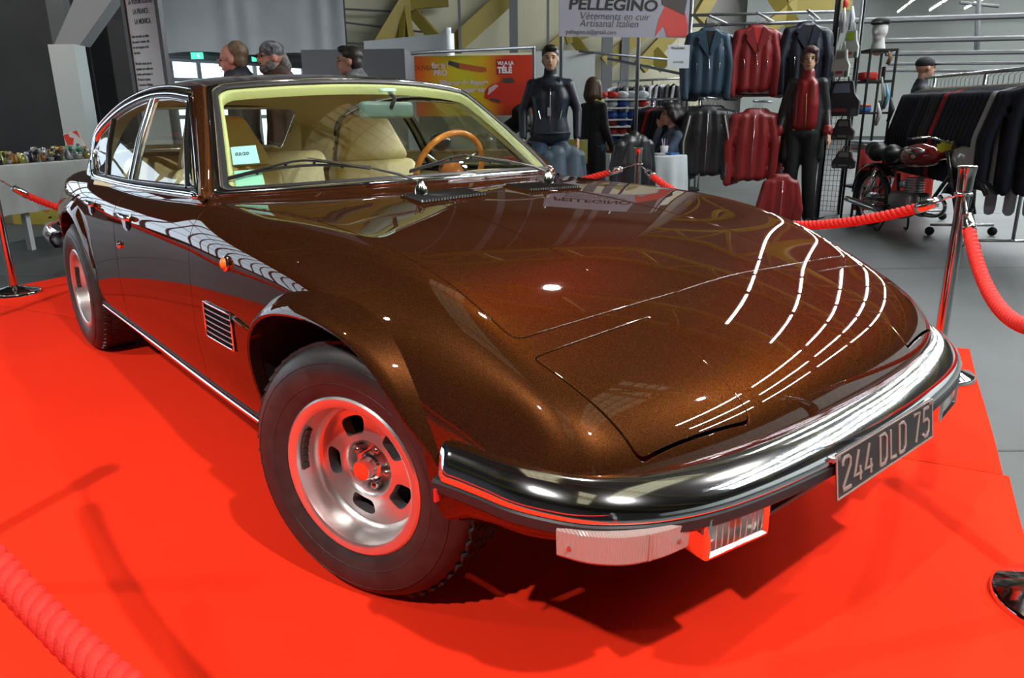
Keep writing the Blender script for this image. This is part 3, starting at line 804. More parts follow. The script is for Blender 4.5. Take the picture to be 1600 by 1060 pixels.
    bm = bmesh.new(); b_lathe(bm, [(.196, -.20), (.165, -.13), (.150, -.125), (.0, -.13)], 48, axis='Y')
    for v in bm.verts: v.co.y = Y(abs(v.co.y)) * -1
    from_bm('rim_barrel', bm, BLACK, root, smooth=True)
    # hub cap
    bm = bmesh.new(); b_lathe(bm, [(.036, -.095), (.036, -.070), (.034, -.062), (.028, -.058), (.0265, -.052), (.026, -.036), (.0235, -.030), (0, -.029)], 28, axis='Y')
    for v in bm.verts: v.co.y = v.co.y * s
    from_bm('hub_cap', bm, CHROME, root, angle=40)
    for k in range(5):
        a = math.radians(-8) + 2 * math.pi * k / 5; cx, cz = .050 * math.cos(a), .050 * math.sin(a)
        bm = bmesh.new(); b_lathe(bm, [(.0105, -.094), (.0105, -.068), (.0085, -.061), (.005, -.058), (0, -.057)], 12, axis='Y')
        for v in bm.verts: v.co.y = v.co.y * s
        bmesh.ops.translate(bm, vec=(cx, 0, cz), verts=bm.verts); from_bm('lug_nut', bm, mat('nut_metal', (.42, .40, .38), .22, 1.0), root, angle=40)
    # balance weights clipped on the lip
    bm = bmesh.new()
    for k in range(6):
        a = math.radians(152 + k * 6.6) if s < 0 else math.radians(40 + k * 6.6)
        vs = b_box(bm, (0, 0, 0), (.016, .020, .006), bevel=.001); bmesh.ops.translate(bm, vec=(0, Y(-.016), -.164), verts=vs)
        bmesh.ops.rotate(bm, cent=(0, 0, 0), matrix=Matrix.Rotation(-a - math.pi / 2, 3, 'Y'), verts=vs)
    from_bm('balance_weights', bm, mat('dull_lead', (.05, .045, .04), .6, .3), root)
    return root
ST = math.radians(20.2)
wheel(0, -1, ST); wheel(0, 1, ST); wheel(-2.77, -1, 0); wheel(-2.77, 1, 0)

# underbody
bm = bmesh.new(); b_box(bm, (-1.38, 0, .36), (1.9, 1.50, .16), bevel=.03); b_box(bm, (0, 0, .36), (1.2, .9, .2)); b_box(bm, (-2.95, 0, .38), (1.3, .9, .2))
from_bm('underbody', bm, BLACK, car)
bm = bmesh.new(); b_box(bm, (-.05, 0, .52), (.9, .94, .2)); from_bm('engine_bay', bm, BLACK, car)
# ---------- greenhouse ----------
def wsb(y): q = (y / .729) ** 2; return Vector((-.64 - .342 * q, y, .925 - .029 * q))
def wst(y): q = (y / .568) ** 2; return Vector((-1.245 - .145 * q, y, 1.270 - .031 * q))
GLASS = glass_mat('window_glass', (.90, .94, .88))
BEIGE = noisy('beige_leather', (.60, .50, .26), (.64, .54, .28), 40, .45, bump=.08)
LIGHTTRIM = mat('pale_trim', (.50, .54, .24), .45)
HEADL = noisy('headliner_beige', (.70, .58, .30), (.74, .62, .33), 60, .8)
YELLOWB = noisy('yellow_beige_trim', (.80, .60, .18), (.84, .63, .20), 30, .6)
BROWNF = noisy('brown_seat_shell', (.16, .11, .05), (.19, .13, .06), 60, .7)

def quad_surf(top, bot, nu, nv, bulge=0.0, nrm=None):
    rows = []
    for i in range(nu + 1):
        u = i / nu; A = top(u); B = bot(u); row = []
        for j in range(nv + 1):
            v = j / nv; p = A.lerp(B, v)
            if nrm is not None: p = p + nrm * (bulge * 4 * v * (1 - v))
            row.append(p)
        rows.append(row)
    return rows
WN = Vector((.46, 0, .89)).normalized()
ws_rows = quad_surf(lambda u: wst(-.568 + 1.136 * u), lambda u: wsb(-.729 + 1.458 * u), 30, 14, .012, WN)
def ws_p(u, v):
    """point on the windscreen; u right to left, v top to bottom"""
    A = wst(-.568 + 1.136 * u); B = wsb(-.729 + 1.458 * u); return A.lerp(B, v) + WN * (.012 * 4 * v * (1 - v))
def ws_rim(inset, n=10, off=0.0, r=.05):
    # rounded rectangle in u,v
    W_, H_ = 1.30, .66; pts = []
    x0, x1, y0, y1 = inset, W_ - inset, inset, H_ - inset
    def arc(cx, cy, a0, rr):
        for k in range(n + 1): a = a0 + math.pi / 2 * k / n; pts.append((cx + rr * math.cos(a), cy + rr * math.sin(a)))
    arc(x1 - r, y0 + r, -math.pi / 2, r)
    for k in range(1, 8): pts.append((x1, y0 + r + (y1 - .02 - y0 - r) * k / 8))
    arc(x1 - .02, y1 - .02, 0, .02)
    for k in range(1, 24): pts.append((x1 - .02 + (x0 + .02 - x1 + .02) * k / 24, y1))
    arc(x0 + .02, y1 - .02, math.pi / 2, .02)
    for k in range(1, 8): pts.append((x0, y1 - .02 + (y0 + r - y1 + .02) * k / 8))
    arc(x0 + r, y0 + r, math.pi, r)
    for k in range(1, 24): pts.append((x0 + r + (x1 - r - x0 - r) * k / 24, y0))
    return [ws_p(a / W_, b / H_) + WN * off for a, b in pts]
bm = bmesh.new(); o_, i_ = ws_rim(.006), ws_rim(.030)
ov = [bm.verts.new(p) for p in o_]; 
bm.free()
bm = bmesh.new(); b_grid(bm, ws_rows); wsg = from_bm('windscreen', bm, GLASS, car, smooth=True)
def ring_band(a, b, ha, hb, m, name, parent, mid=None):
    bm = bmesh.new(); rings = []
    L = [ws_rim(a, off=-.004), ws_rim(a, off=ha), ws_rim(a + (b - a) * .5, off=max(ha, hb) + (mid or 0)), ws_rim(b, off=hb), ws_rim(b, off=-.004)]
    V = [[bm.verts.new(p) for p in r] for r in L]; n = len(V[0])
    for i in range(4):
        for k in range(n): bm.faces.new((V[i][k], V[i][(k + 1) % n], V[i + 1][(k + 1) % n], V[i + 1][k]))
    return from_bm(name, bm, m, parent, angle=70)
ring_band(-.006, .012, .006, .006, CHROME, 'chrome_surround', wsg, .003)
ring_band(.012, .030, .005, .002, RUBBER, 'rubber_seal', wsg)
def inner_trim(a, b, off):
    bm = bmesh.new(); L = [ws_rim(a, off=off), ws_rim((a + b) / 2, off=off + .004), ws_rim(b, off=off - .004), ws_rim(b + .004, off=off - .03)]
    V = [[bm.verts.new(p) for p in r] for r in L]; n = len(V[0])
    for i in range(3):
        for k in range(n): bm.faces.new((V[i][k], V[i][(k + 1) % n], V[i + 1][(k + 1) % n], V[i + 1][k]))
    return from_bm('inner_pillar_trim', bm, LIGHTTRIM, wsg, smooth=True)
inner_trim(.026, .044, -.008)
# side window outline (right side, |y|)
DLO = [(-1.01,.765,.893),(-1.20,.70,1.03),(-1.46,.607,1.213),(-1.75,.592,1.233),(-2.05,.587,1.232),(-2.38,.597,1.197),(-2.62,.617,1.142),(-2.79,.645,1.070),(-2.80,.675,.97),(-2.74,.70,.885),(-2.62,.713,.868),(-2.2,.737,.870),(-1.8,.752,.875),(-1.4,.762,.885)]
def dlo_curve():
    c = []
    P = [Vector(p) for p in DLO]
    c += [P[0].lerp(P[2], k / 8) for k in range(8)]
    c += catmull(P[2:10], 6)[:-1]
    c += catmull([P[9], P[10], P[11], P[12], P[13], P[0]], 6)[:-1]
    return c
DC = dlo_curve()
def inset_curve(C, d, out=0.0, s=-1):
    """move a closed outline inwards by d within its own side plane, out = outward offset"""
    n = len(C); res = []; cen = sum(C, Vector()) / n
    nrm = Vector((0, .93, .36))
    for i in range(n):
        t = (C[(i + 1) % n] - C[i - 1]).normalized(); q = nrm.cross(t); q.normalize()
        if q.dot(cen - C[i]) < 0: q = -q
        p = C[i] + q * d + nrm * out; res.append(Vector((p.x, p.y * -s, p.z)) if False else Vector((p.x, p.y * (1 if s > 0 else -1), p.z)))
    return res
# roof skin: centre line, two mid lines, side edge, then down to the deck
RF = [
 [(-1.235,0,1.277),(-1.45,0,1.302),(-1.8,0,1.318),(-2.15,0,1.314),(-2.5,0,1.288),(-2.8,0,1.238),(-3.05,0,1.150),(-3.25,0,1.05),(-3.42,0,.955),(-3.52,0,.90)],
 [(-1.27,.30,1.268),(-1.47,.30,1.293),(-1.8,.30,1.309),(-2.15,.30,1.305),(-2.5,.30,1.280),(-2.8,.30,1.228),(-3.04,.31,1.140),(-3.22,.33,1.04),(-3.38,.34,.95),(-3.47,.35,.895)],
 [(-1.345,.50,1.252),(-1.52,.50,1.272),(-1.8,.49,1.286),(-2.15,.48,1.283),(-2.5,.485,1.257),(-2.78,.50,1.202),(-2.98,.53,1.115),(-3.10,.56,1.02),(-3.20,.585,.94),(-3.26,.60,.885)],
 [(-1.395,.578,1.240),(-1.55,.578,1.250),(-1.8,.570,1.262),(-2.15,.565,1.259),(-2.45,.575,1.228),(-2.68,.60,1.165),(-2.83,.628,1.085),(-2.90,.66,1.00),(-2.94,.69,.93),(-2.96,.705,.875)],
 [(-1.415,.598,1.231),(-1.56,.596,1.238),(-1.8,.588,1.249),(-2.15,.582,1.245),(-2.43,.594,1.212),(-2.65,.617,1.150),(-2.80,.645,1.075),(-2.82,.675,.99),(-2.78,.703,.91),(-2.72,.717,.868)],
]
RN = np.array(RF, float)
_m = RN[1].copy(); _m[:, 1] *= -1
RE = np.concatenate([_m[None], RN])
RE2 = bspl(RE, 6, 1)
RS = bspl(RE2, 8, 0)[8:]; RS[0, :, 1] = 0
def roof():
    faces = []
    nv, nu = RS.shape[:2]; R = RS.copy(); R[..., 1] *= -1
    for i in range(nv - 1):
        for j in range(nu - 1):
            faces.append([tuple(R[i, j]), tuple(R[i + 1, j]), tuple(R[i + 1, j + 1]), tuple(R[i, j + 1])])
    RWIN = round_poly([(-2.83, .02), (-2.83, -.45), (-3.24, -.51), (-3.36, .02)], [0, .07, .06, 0])
    g, rest = split_faces(faces, RWIN, (0, 1))
    V = []; 
    bm = bmesh.new()
    def add(fs, bm):
        for f in fs:
            for sgn in (1, -1):
                vs = [bm.verts.new((p[0], p[1] * sgn, p[2])) for p in f]
                try: bm.faces.new(vs)
                except ValueError: pass
        bmesh.ops.remove_doubles(bm, verts=bm.verts, dist=.0004)
    add(rest, bm); r = from_bm('roof', bm, PAINT, car, smooth=True)
    bm = bmesh.new(); add(rest, bm)
    # lining: same skin moved inwards
    bm.normal_update()
    for v in bm.verts:
        c = Vector((-2.1, 0, .9)); v.co = v.co + (c - v.co).normalized() * .028
    from_bm('headliner', bm, HEADL, car, smooth=True)
    bm = bmesh.new(); add(g, bm); rw = from_bm('rear_window', bm, GLASS, car, smooth=True)
    rb = []
    for x, y in RWIN: rb.append((x, y))
    P = []
    bt = BVHTree.FromPolygons([p for f in faces for p in f], [tuple(range(4 * i, 4 * i + 4)) for i in range(len(faces))])
    for x, y in rb:
        h = bt.ray_cast(Vector((x, min(y, -.001), 2)), Vector((0, 0, -1)))[0]
        if h and y < .01: P.append(h)
    full = P + [Vector((p.x, -p.y, p.z)) for p in P[::-1]]
    bm = bmesh.new(); b_tube(bm, full, .012, 8, closed=True); from_bm('rear_window_surround', bm, CHROME, rw, smooth=True)
roof()
# pillars between windscreen and side glass
def a_pillar(s):
    bm = bmesh.new(); rows = []
    for k in range(13):
        t = k / 12
        a = wsb(s * .735).lerp(wst(s * .574), t) + WN * .012 * 4 * t * (1 - t)
        b = Vector(DLO[0]).lerp(Vector(DLO[2]), t); b = Vector((b.x + .0, b.y * s, b.z)) 
        if t == 0: pass
        m1 = a.lerp(b, .35) + Vector((.006, s * .014, .008)); m2 = a.lerp(b, .72) + Vector((.002, s * .012, .006))
        c = b + Vector((-.02, -s * .03, -.01))
        d = a + Vector((-.02, -s * .02, -.02))
        rows.append([d, a, m1, m2, b, c])
    # foot runs down into the cowl
    foot = [p + Vector((.015, s * .004, -.05)) for p in rows[0]]
    b_grid(bm, [foot] + rows)
    from_bm('windscreen_pillar', bm, PAINT, car, smooth=True)
    bm = bmesh.new(); rows2 = [[r[0] + Vector((-.01, -s * .005, -.004)), (r[0] + r[5]) / 2 + Vector((-.014, -s * .012, -.01)), r[5] + Vector((0, -s * .004, 0))] for r in rows]
    b_grid(bm, rows2); from_bm('pillar_lining', bm, LIGHTTRIM, car, smooth=True)
for s in (-1, 1): a_pillar(s)
# scuttle in front of the windscreen, filling the shell opening
def cowl():
    rows = []
    for k in range(41):
        y = -.76 + 1.52 * k / 40
        q = (y / .729) ** 2
        B = wsb(max(-.735, min(.735, y))) + Vector((.0, 0, -.004)); B.y = y
        xf = -.56 - .36 * q; F = Vector((xf, y, 0)); F.z = on_top(min(xf, -.50) + .03, y).z - .004 if abs(y) < .74 else .86
        B2 = B + Vector((-.04, 0, -.03)); mid = (B + F) / 2 + Vector((0, 0, .003))
        rows.append([F + Vector((.06, 0, -.006)), F, mid, B, B2])
    bm = bmesh.new(); b_grid(bm, rows); from_bm('scuttle', bm, PAINT, car, smooth=True)
cowl()
# side window frames and glass
def side_windows(s):
    C = inset_curve(DC, 0, 0, s)
    def band(d0, d1, h, mtl, name, sub=None):
        bm = bmesh.new(); A = inset_curve(DC, d0, -.006, s); B = inset_curve(DC, d0, h, s); M_ = inset_curve(DC, (d0 + d1) / 2, h + .003, s); D = inset_curve(DC, d1, h, s); E = inset_curve(DC, d1, -.008, s)
        V = [[bm.verts.new(p) for p in r] for r in (A, B, M_, D, E)]; n = len(C)
        for i in range(4):
            for k in range(n): bm.faces.new((V[i][k], V[i][(k + 1) % n], V[i + 1][(k + 1) % n], V[i + 1][k]))
        return from_bm(name, bm, mtl, sub or car, angle=60)
    fr = band(-.004, .010, .008, CHROME, 'window_surround')
    band(.010, .020, .000, RUBBER, 'window_seal', fr)
    band(.020, .030, .004, CHROME, 'window_inner_bead', fr)
    # glass
    G = inset_curve(DC, .024, -.004, s); bm = bmesh.new()
    # ladder fill between upper and lower chains by x
    G2 = sorted(G, key=lambda p: p.x)
    up = [p for i, p in enumerate(G) if i < 8 + 6 * 5 + 4]; lo = [p for i, p in enumerate(G) if i >= 8 + 6 * 5 + 4]
    up.sort(key=lambda p: p.x); lo.sort(key=lambda p: p.x)
    x0, x1 = min(p.x for p in G), max(p.x for p in G)
    def zy(ch, x):
        xs = [p.x for p in ch]; return float(np.interp(x, xs, [p.y for p in ch])), float(np.interp(x, xs, [p.z for p in ch]))
    rows = []
    for k in range(41):
        x = x0 + (x1 - x0) * k / 40; y1, z1 = zy(up, x); y2, z2 = zy(lo, x)
        if k == 40: y1, z1 = y2, z2 + .002
        rows.append([Vector((x, y2 + (y1 - y2) * t + s * .008 * 4 * t * (1 - t), z2 + (z1 - z2) * t)) for t in (0, .25, .5, .75, 1)])
    b_grid(bm, rows); from_bm('side_glass', bm, GLASS, car, smooth=True)
    # upright bars: door pillar, quarter light bars
    def bar(xb, xt, w, mtl, name, o=.0):
        y1, z1 = zy(up, xt); y2, z2 = zy(lo, xb); a = Vector((xb, y2 + s * (.004 + o), z2)); b = Vector((xt, y1 + s * (.004 + o), z1)); bm = bmesh.new(); n = Vector((0, s * .93, .36))
        mid = (a + b) / 2 + n * .008
        sweep(bm, [a, mid, b], [(-w / 2, -.012), (-w / 2, .004), (-w / 4, .008), (w / 4, .008), (w / 2, .004), (w / 2, -.012)], n); return from_bm(name, bm, mtl, fr, angle=50)
    bar(-1.865, -1.935, .022, CHROME, 'door_frame_bar'); bar(-1.925, -1.995, .022, CHROME, 'door_frame_bar'); bar(-1.895, -1.965, .05, RUBBER, 'door_frame_seal', -.004)
    bar(-1.16, -1.46, .018, mat('dark_bar', (.04, .04, .04), .2, .8), 'quarter_light_bar')
    bar(-2.40, -2.55, .020, mat('dark_bar', (.04, .04, .04), .2, .8), 'rear_quarter_light_bar')
    # second chrome drip rail over the glass
    R2 = inset_curve(DC, -.022, .004, s)[7:8 + 6 * 5 + 6]
    bm = bmesh.new(); b_tube(bm, R2, .0055, 6); from_bm('drip_rail', bm, CHROME, car, smooth=True)
    # belt line strip
    R3 = inset_curve(DC, -.006, .008, s)[8 + 6 * 5 + 8:]; R3.append(R3[-1] + (R3[-1] - R3[-2]))
    bm = bmesh.new(); b_tube(bm, R3, .007, 8, flat=1.3); from_bm('belt_moulding', bm, CHROME, car, smooth=True)
for s in (-1, 1): side_windows(s)
# fill strip between the shell opening and the window line, drawn as the pillar foot of the roof
def waist(s):
    rows = []
    lo = [Vector((p.x, p.y, p.z)) for p in inset_curve(DC, .006, .0, s)[8 + 6 * 6:]]
    lo.append(Vector((-1.01, s * .765, .893))); lo.append(Vector((-.97, s * .765, .886)))
    for p in lo:
        a = p; b = Vector((p.x, p.y + s * .012, p.z - .012)); c = Vector((p.x, p.y + s * .022, p.z - .045)); d = p + Vector((0, -s * .05, -.01))
        rows.append([d, a, b, c])
    bm = bmesh.new(); b_grid(bm, rows); from_bm('waist_rail', bm, PAINT, car, smooth=True)
for s in (-1, 1): waist(s)

# ---------- interior ----------
def soft_box(name, c, size, m, parent, rot=None, bevel=.03, taper=None, sub=1):
    bm = bmesh.new(); vs = b_box(bm, (0, 0, 0), size, bevel=bevel, seg=3)
    if taper:
        for v in bm.verts:
            t = v.co.z / size[2] + .5; v.co.x *= 1 + (taper[0] - 1) * t; v.co.y *= 1 + (taper[1] - 1) * t
    if rot is not None: bmesh.ops.rotate(bm, cent=(0, 0, 0), matrix=rot, verts=bm.verts)
    bmesh.ops.translate(bm, vec=c, verts=bm.verts)
    return from_bm(name, bm, m, parent, smooth=True)
# dashboard top
rows = []
for k in range(25):
    y = -.68 + 1.36 * k / 24; q = (y / .7) ** 2
    rows.append([Vector((-.70 - .30 * q, y, .893)), Vector((-.80 - .22 * q, y, .905)), Vector((-.98 - .08 * q, y, .908 + .012 * math.exp(-((y - .36) / .2) ** 2))), Vector((-1.07, y, .895 + .012 * math.exp(-((y - .36) / .2) ** 2))), Vector((-1.10, y, .86)), Vector((-1.10, y, .55))])
bm = bmesh.new(); b_grid(bm, rows); dash = from_bm('dashboard', bm, BEIGE, car, smooth=True)
def seat(y, back_top, front):
    R_ = Matrix.Rotation(math.radians(-17), 3, 'Y')
    o = soft_box('seat_cushion', (-1.55, y, .48), (.56, .50, .16), BEIGE, car, bevel=.05)
    soft_box('seat_backrest', (-1.80, y, .68), (.15, .50, .52), BEIGE, car, R_, .05, (.8, .92))
    soft_box('seat_back_shell', (-1.87, y, .68), (.06, .50, .50), BROWNF, car, R_, .025, (.8, .92))
    hr = soft_box('headrest', (-1.895, y, 1.03), (.12, .40, .23), BEIGE, car, R_, .045, (.7, .55))
    soft_box('headrest_back', (-1.935, y, 1.03), (.07, .405, .235), BROWNF, car, R_, .03, (.7, .55))
seat(-.36, 1, 1); seat(.36, 1, 1)
soft_box('rear_seat_cushion', (-2.38, 0, .46), (.50, 1.2, .16), BEIGE, car, bevel=.05)
for y in (-.31, .31): soft_box('rear_seat_backrest', (-2.72, y, .72), (.16, .60, .48), BEIGE, car, Matrix.Rotation(math.radians(-20), 3, 'Y'), .06, (.85, .8))
soft_box('parcel_shelf', (-3.05, 0, .885), (.55, 1.15, .03), BROWNF, car, bevel=.01)
soft_box('cabin_floor', (-1.85, 0, .40), (2.0, 1.45, .04), mat('dark_carpet', (.05, .04, .03), .9), car, bevel=.01)
for s in (-1, 1):
    bm = bmesh.new(); b_box(bm, (-1.75, s * .735, .66), (1.6, .03, .40), bevel=.01)
    from_bm('door_lining', bm, BEIGE, car, angle=40)
    # C pillar lining seen through the windscreen
# steering wheel
MS = Matrix.Translation((-1.28, .40, .90)) @ Matrix.Rotation(math.radians(-68), 4, 'Y')
bm = bmesh.new(); b_tube(bm, [Vector((.175 * math.cos(2 * math.pi * k / 48), .175 * math.sin(2 * math.pi * k / 48), 0)) for k in range(48)], .0135, 10, closed=True)
bmesh.ops.transform(bm, matrix=MS, verts=bm.verts)
WOOD = noisy('wheel_wood', (.42, .13, .02), (.60, .22, .04), 20, .18, coat=.8)
sw = from_bm('steering_wheel', bm, WOOD, car, smooth=True)
bm = bmesh.new(); b_lathe(bm, [(0, .03), (.04, .028), (.05, .015), (.05, -.02), (.03, -.10)], 20); bmesh.ops.transform(bm, matrix=MS, verts=bm.verts); from_bm('steering_hub', bm, mat('hub_wood', (.25, .08, .02), .3), sw, smooth=True)
for a in (90, 210, 330):
    r = math.radians(a + 90); bm = bmesh.new(); b_tube(bm, [Vector((.04 * math.cos(r), .04 * math.sin(r), 0)), Vector((.17 * math.cos(r), .17 * math.sin(r), 0))], .009, 6, flat=.4); bmesh.ops.transform(bm, matrix=MS, verts=bm.verts); from_bm('steering_spoke', bm, DCHROME, sw, smooth=True)
# interior mirror
mr = soft_box('rear_view_mirror', (-1.155, .022, 1.155), (.035, .245, .062), mat('mirror_shell', (.10, .16, .15), .35), car, Matrix.Rotation(math.radians(6), 3, 'Z'), .014)
bm = bmesh.new(); b_tube(bm, [Vector((-1.14, .03, 1.16)), Vector((-1.13, .045, 1.195)), Vector((-1.17, .045, 1.225))], .008, 8); from_bm('mirror_arm', bm, BLACK, mr, smooth=True)
bm = bmesh.new(); b_box(bm, (-1.165, .035, 1.228), (.035, .06, .012), bevel=.003, rot=None); from_bm('mirror_mount', bm, mat('mint_mount', (.45, .70, .55), .4), mr, angle=40)
bm = bmesh.new(); b_box(bm, (0, 0, 0), (.015, .065, .022), bevel=.006); bmesh.ops.rotate(bm, cent=(0, 0, 0), matrix=Matrix.Rotation(math.radians(25), 3, 'Y'), verts=bm.verts); bmesh.ops.translate(bm, vec=wst(-.0) + Vector((.012, -.01, -.014)), verts=bm.verts); from_bm('header_catch', bm, LIGHTTRIM, car, angle=40)
# stickers inside the screen
def ws_card(u0, v0, u1, v1, col, name, lines=0):
    bm = bmesh.new(); a, b, c, d = ws_p(u0, v0), ws_p(u1, v0), ws_p(u1, v1), ws_p(u0, v1); off = WN * -.004
    q = [p + off for p in (a, b, c, d)]; vs = [bm.verts.new(p) for p in q] + [bm.verts.new(p - WN * .0006) for p in q]
    bm.faces.new(vs[:4]); bm.faces.new(vs[4:][::-1])
    o = from_bm(name, bm, mat(name + '_paper', col, .6), wsg); return o
st = ws_card(.035, .62, .085, .77, (.36, .66, .70), 'inspection_sticker')
def ws_mtx(u, v):
    X = (ws_p(u + .05, v) - ws_p(u, v)).normalized(); Yv = (ws_p(u, v) - ws_p(u, v + .05)).normalized(); Z = X.cross(Yv).normalized(); Yv = Z.cross(X)
    p = ws_p(u, v) + Z * (-.0025 if Z.dot(WN) > 0 else .0025)
    return Matrix(((X.x, Yv.x, Z.x, p.x), (X.y, Yv.y, Z.y, p.y), (X.z, Yv.z, Z.z, p.z), (0, 0, 0, 1)))
text_obj('sticker_text', '03/20', .020, ws_mtx(.040, .70), mat('ink', (.03, .05, .06), .6), st)
ws_card(.035, .82, .085, .94, (.30, .68, .50), 'insurance_sticker')
# wipers
def wiper(s):
    y0 = -.27 if s < 0 else .27
    piv = Vector((-.505, -.27, .925)) if s < 0 else Vector((-.510, .27, .925))
    def pt(u, v, o=.02): return ws_p(u, v) + WN * o
    if s < 0: base_, mid_, a_, b_ = (.40, .90), (.172, .815), (.022, .905), (.29, .90)
    else: base_, mid_, a_, b_ = (.80, .92), (.54, .86), (.37, .945), (.69, .93)
    root = empty('wiper', tuple(piv)); root.parent = car; inv = Matrix.Translation(-piv)
    def add(name, bm, m, sm=True): bmesh.ops.transform(bm, matrix=inv, verts=bm.verts); return from_bm(name, bm, m, root, angle=45)
    bm = bmesh.new(); M = Matrix.Translation(piv); b_lathe(bm, [(.022, -.03), (.020, -.012), (.013, 0), (.009, .012), (0, .016)], 18); bmesh.ops.transform(bm, matrix=M, verts=bm.verts); add('wiper_spindle', bm, CHROME)
    tip = pt(*mid_, .022); k = piv + Vector((0, 0, .008)); k2 = k.lerp(tip, .18) + Vector((0, 0, .01))
    bm = bmesh.new(); b_tube(bm, [k, k2, k.lerp(tip, .5) + WN * .012, tip], [.007, .009, .006, .004], 6, flat=.5); add('wiper_arm', bm, DCHROME)
    A, B = pt(*a_, .010), pt(*b_, .010); MB_ = pt((a_[0] + b_[0]) / 2, (a_[1] + b_[1]) / 2 - .075, .02); L = [A.lerp(B, t) for t in (0, .25, .5, .75, 1)]
    bm = bmesh.new(); b_tube(bm, [ws_p(a_[0] + (b_[0] - a_[0]) * t, a_[1] + (b_[1] - a_[1]) * t - 4 * t * (1 - t) * .06) + WN * .008 for t in np.linspace(0, 1, 9)], .0045, 6); bl = add('wiper_blade', bm, BLACK)
    bow = (a_[1] + b_[1]) / 2 - mid_[1]
    bm = bmesh.new(); mid = A.lerp(B, .5)
    arc = [A + WN * .004, A.lerp(MB_, .5) + WN * .004, MB_, B.lerp(MB_, .5) + WN * .004, B + WN * .004]
    b_tube(bm, catmull(arc, 5), .0035, 6); o = add('blade_frame', bm, BLACK)
    for t in (.2, .4, .6, .8):
        bm = bmesh.new(); tt = 1 - abs(2 * t - 1); p = (A if t < .5 else B).lerp(MB_, tt) - WN * .010; b_tube(bm, [p, p + WN * .014], .005, 6); add('blade_clip', bm, BLACK)
for s in (-1, 1): wiper(s)
# louvred vents at the rear of the hood
def vent(s):
    C4 = [(-.535, .332), (-.535, .080), (-.408, .085), (-.410, .340)]
    P = []
    for x, y in C4:
        p = on_top(x, s * y); P.append(p)
    n = Vector((.09, 0, 1)).normalized()
    bm = bmesh.new(); lo = [bm.verts.new(p - n * .004) for p in P]; hi = [bm.verts.new(p + n * .005 + (sum(P, Vector()) / 4 - p).normalized() * .006) for p in P]
    for k in range(4): bm.faces.new((lo[k], lo[(k + 1) % 4], hi[(k + 1) % 4], hi[k]))
    bm.faces.new(hi)
    o = from_bm('hood_vent', bm, PAINT, car, angle=20)
    A, B, Cc, D = [p + n * .005 for p in P]
    NB = 22
    for k in range(NB):
        t = (k + .5) / NB; t = .03 + .94 * t
        a = A.lerp(B, t).lerp(D.lerp(Cc, t), .06); b = A.lerp(B, t).lerp(D.lerp(Cc, t), .985)
        bm = bmesh.new(); yy = (B - A).normalized()
        sweep(bm, [a, b], [(-.0042, .0), (-.002, .0055), (.0, .006), (.0015, .0)], n)
        r = [v for v in bm.verts]
        slat = from_bm('vent_slat', bm, mat('vent_dark', (.012, .008, .006), .35), o, angle=30)
        bm = bmesh.new(); b_box(bm, b + n * .003, (.006, .0062, .007)); from_bm('slat_end', bm, CHROME, slat)
        bm = bmesh.new(); b_box(bm, a + n * .003, (.005, .0062, .006)); from_bm('slat_end', bm, CHROME, slat)
for s in (-1, 1): vent(s)
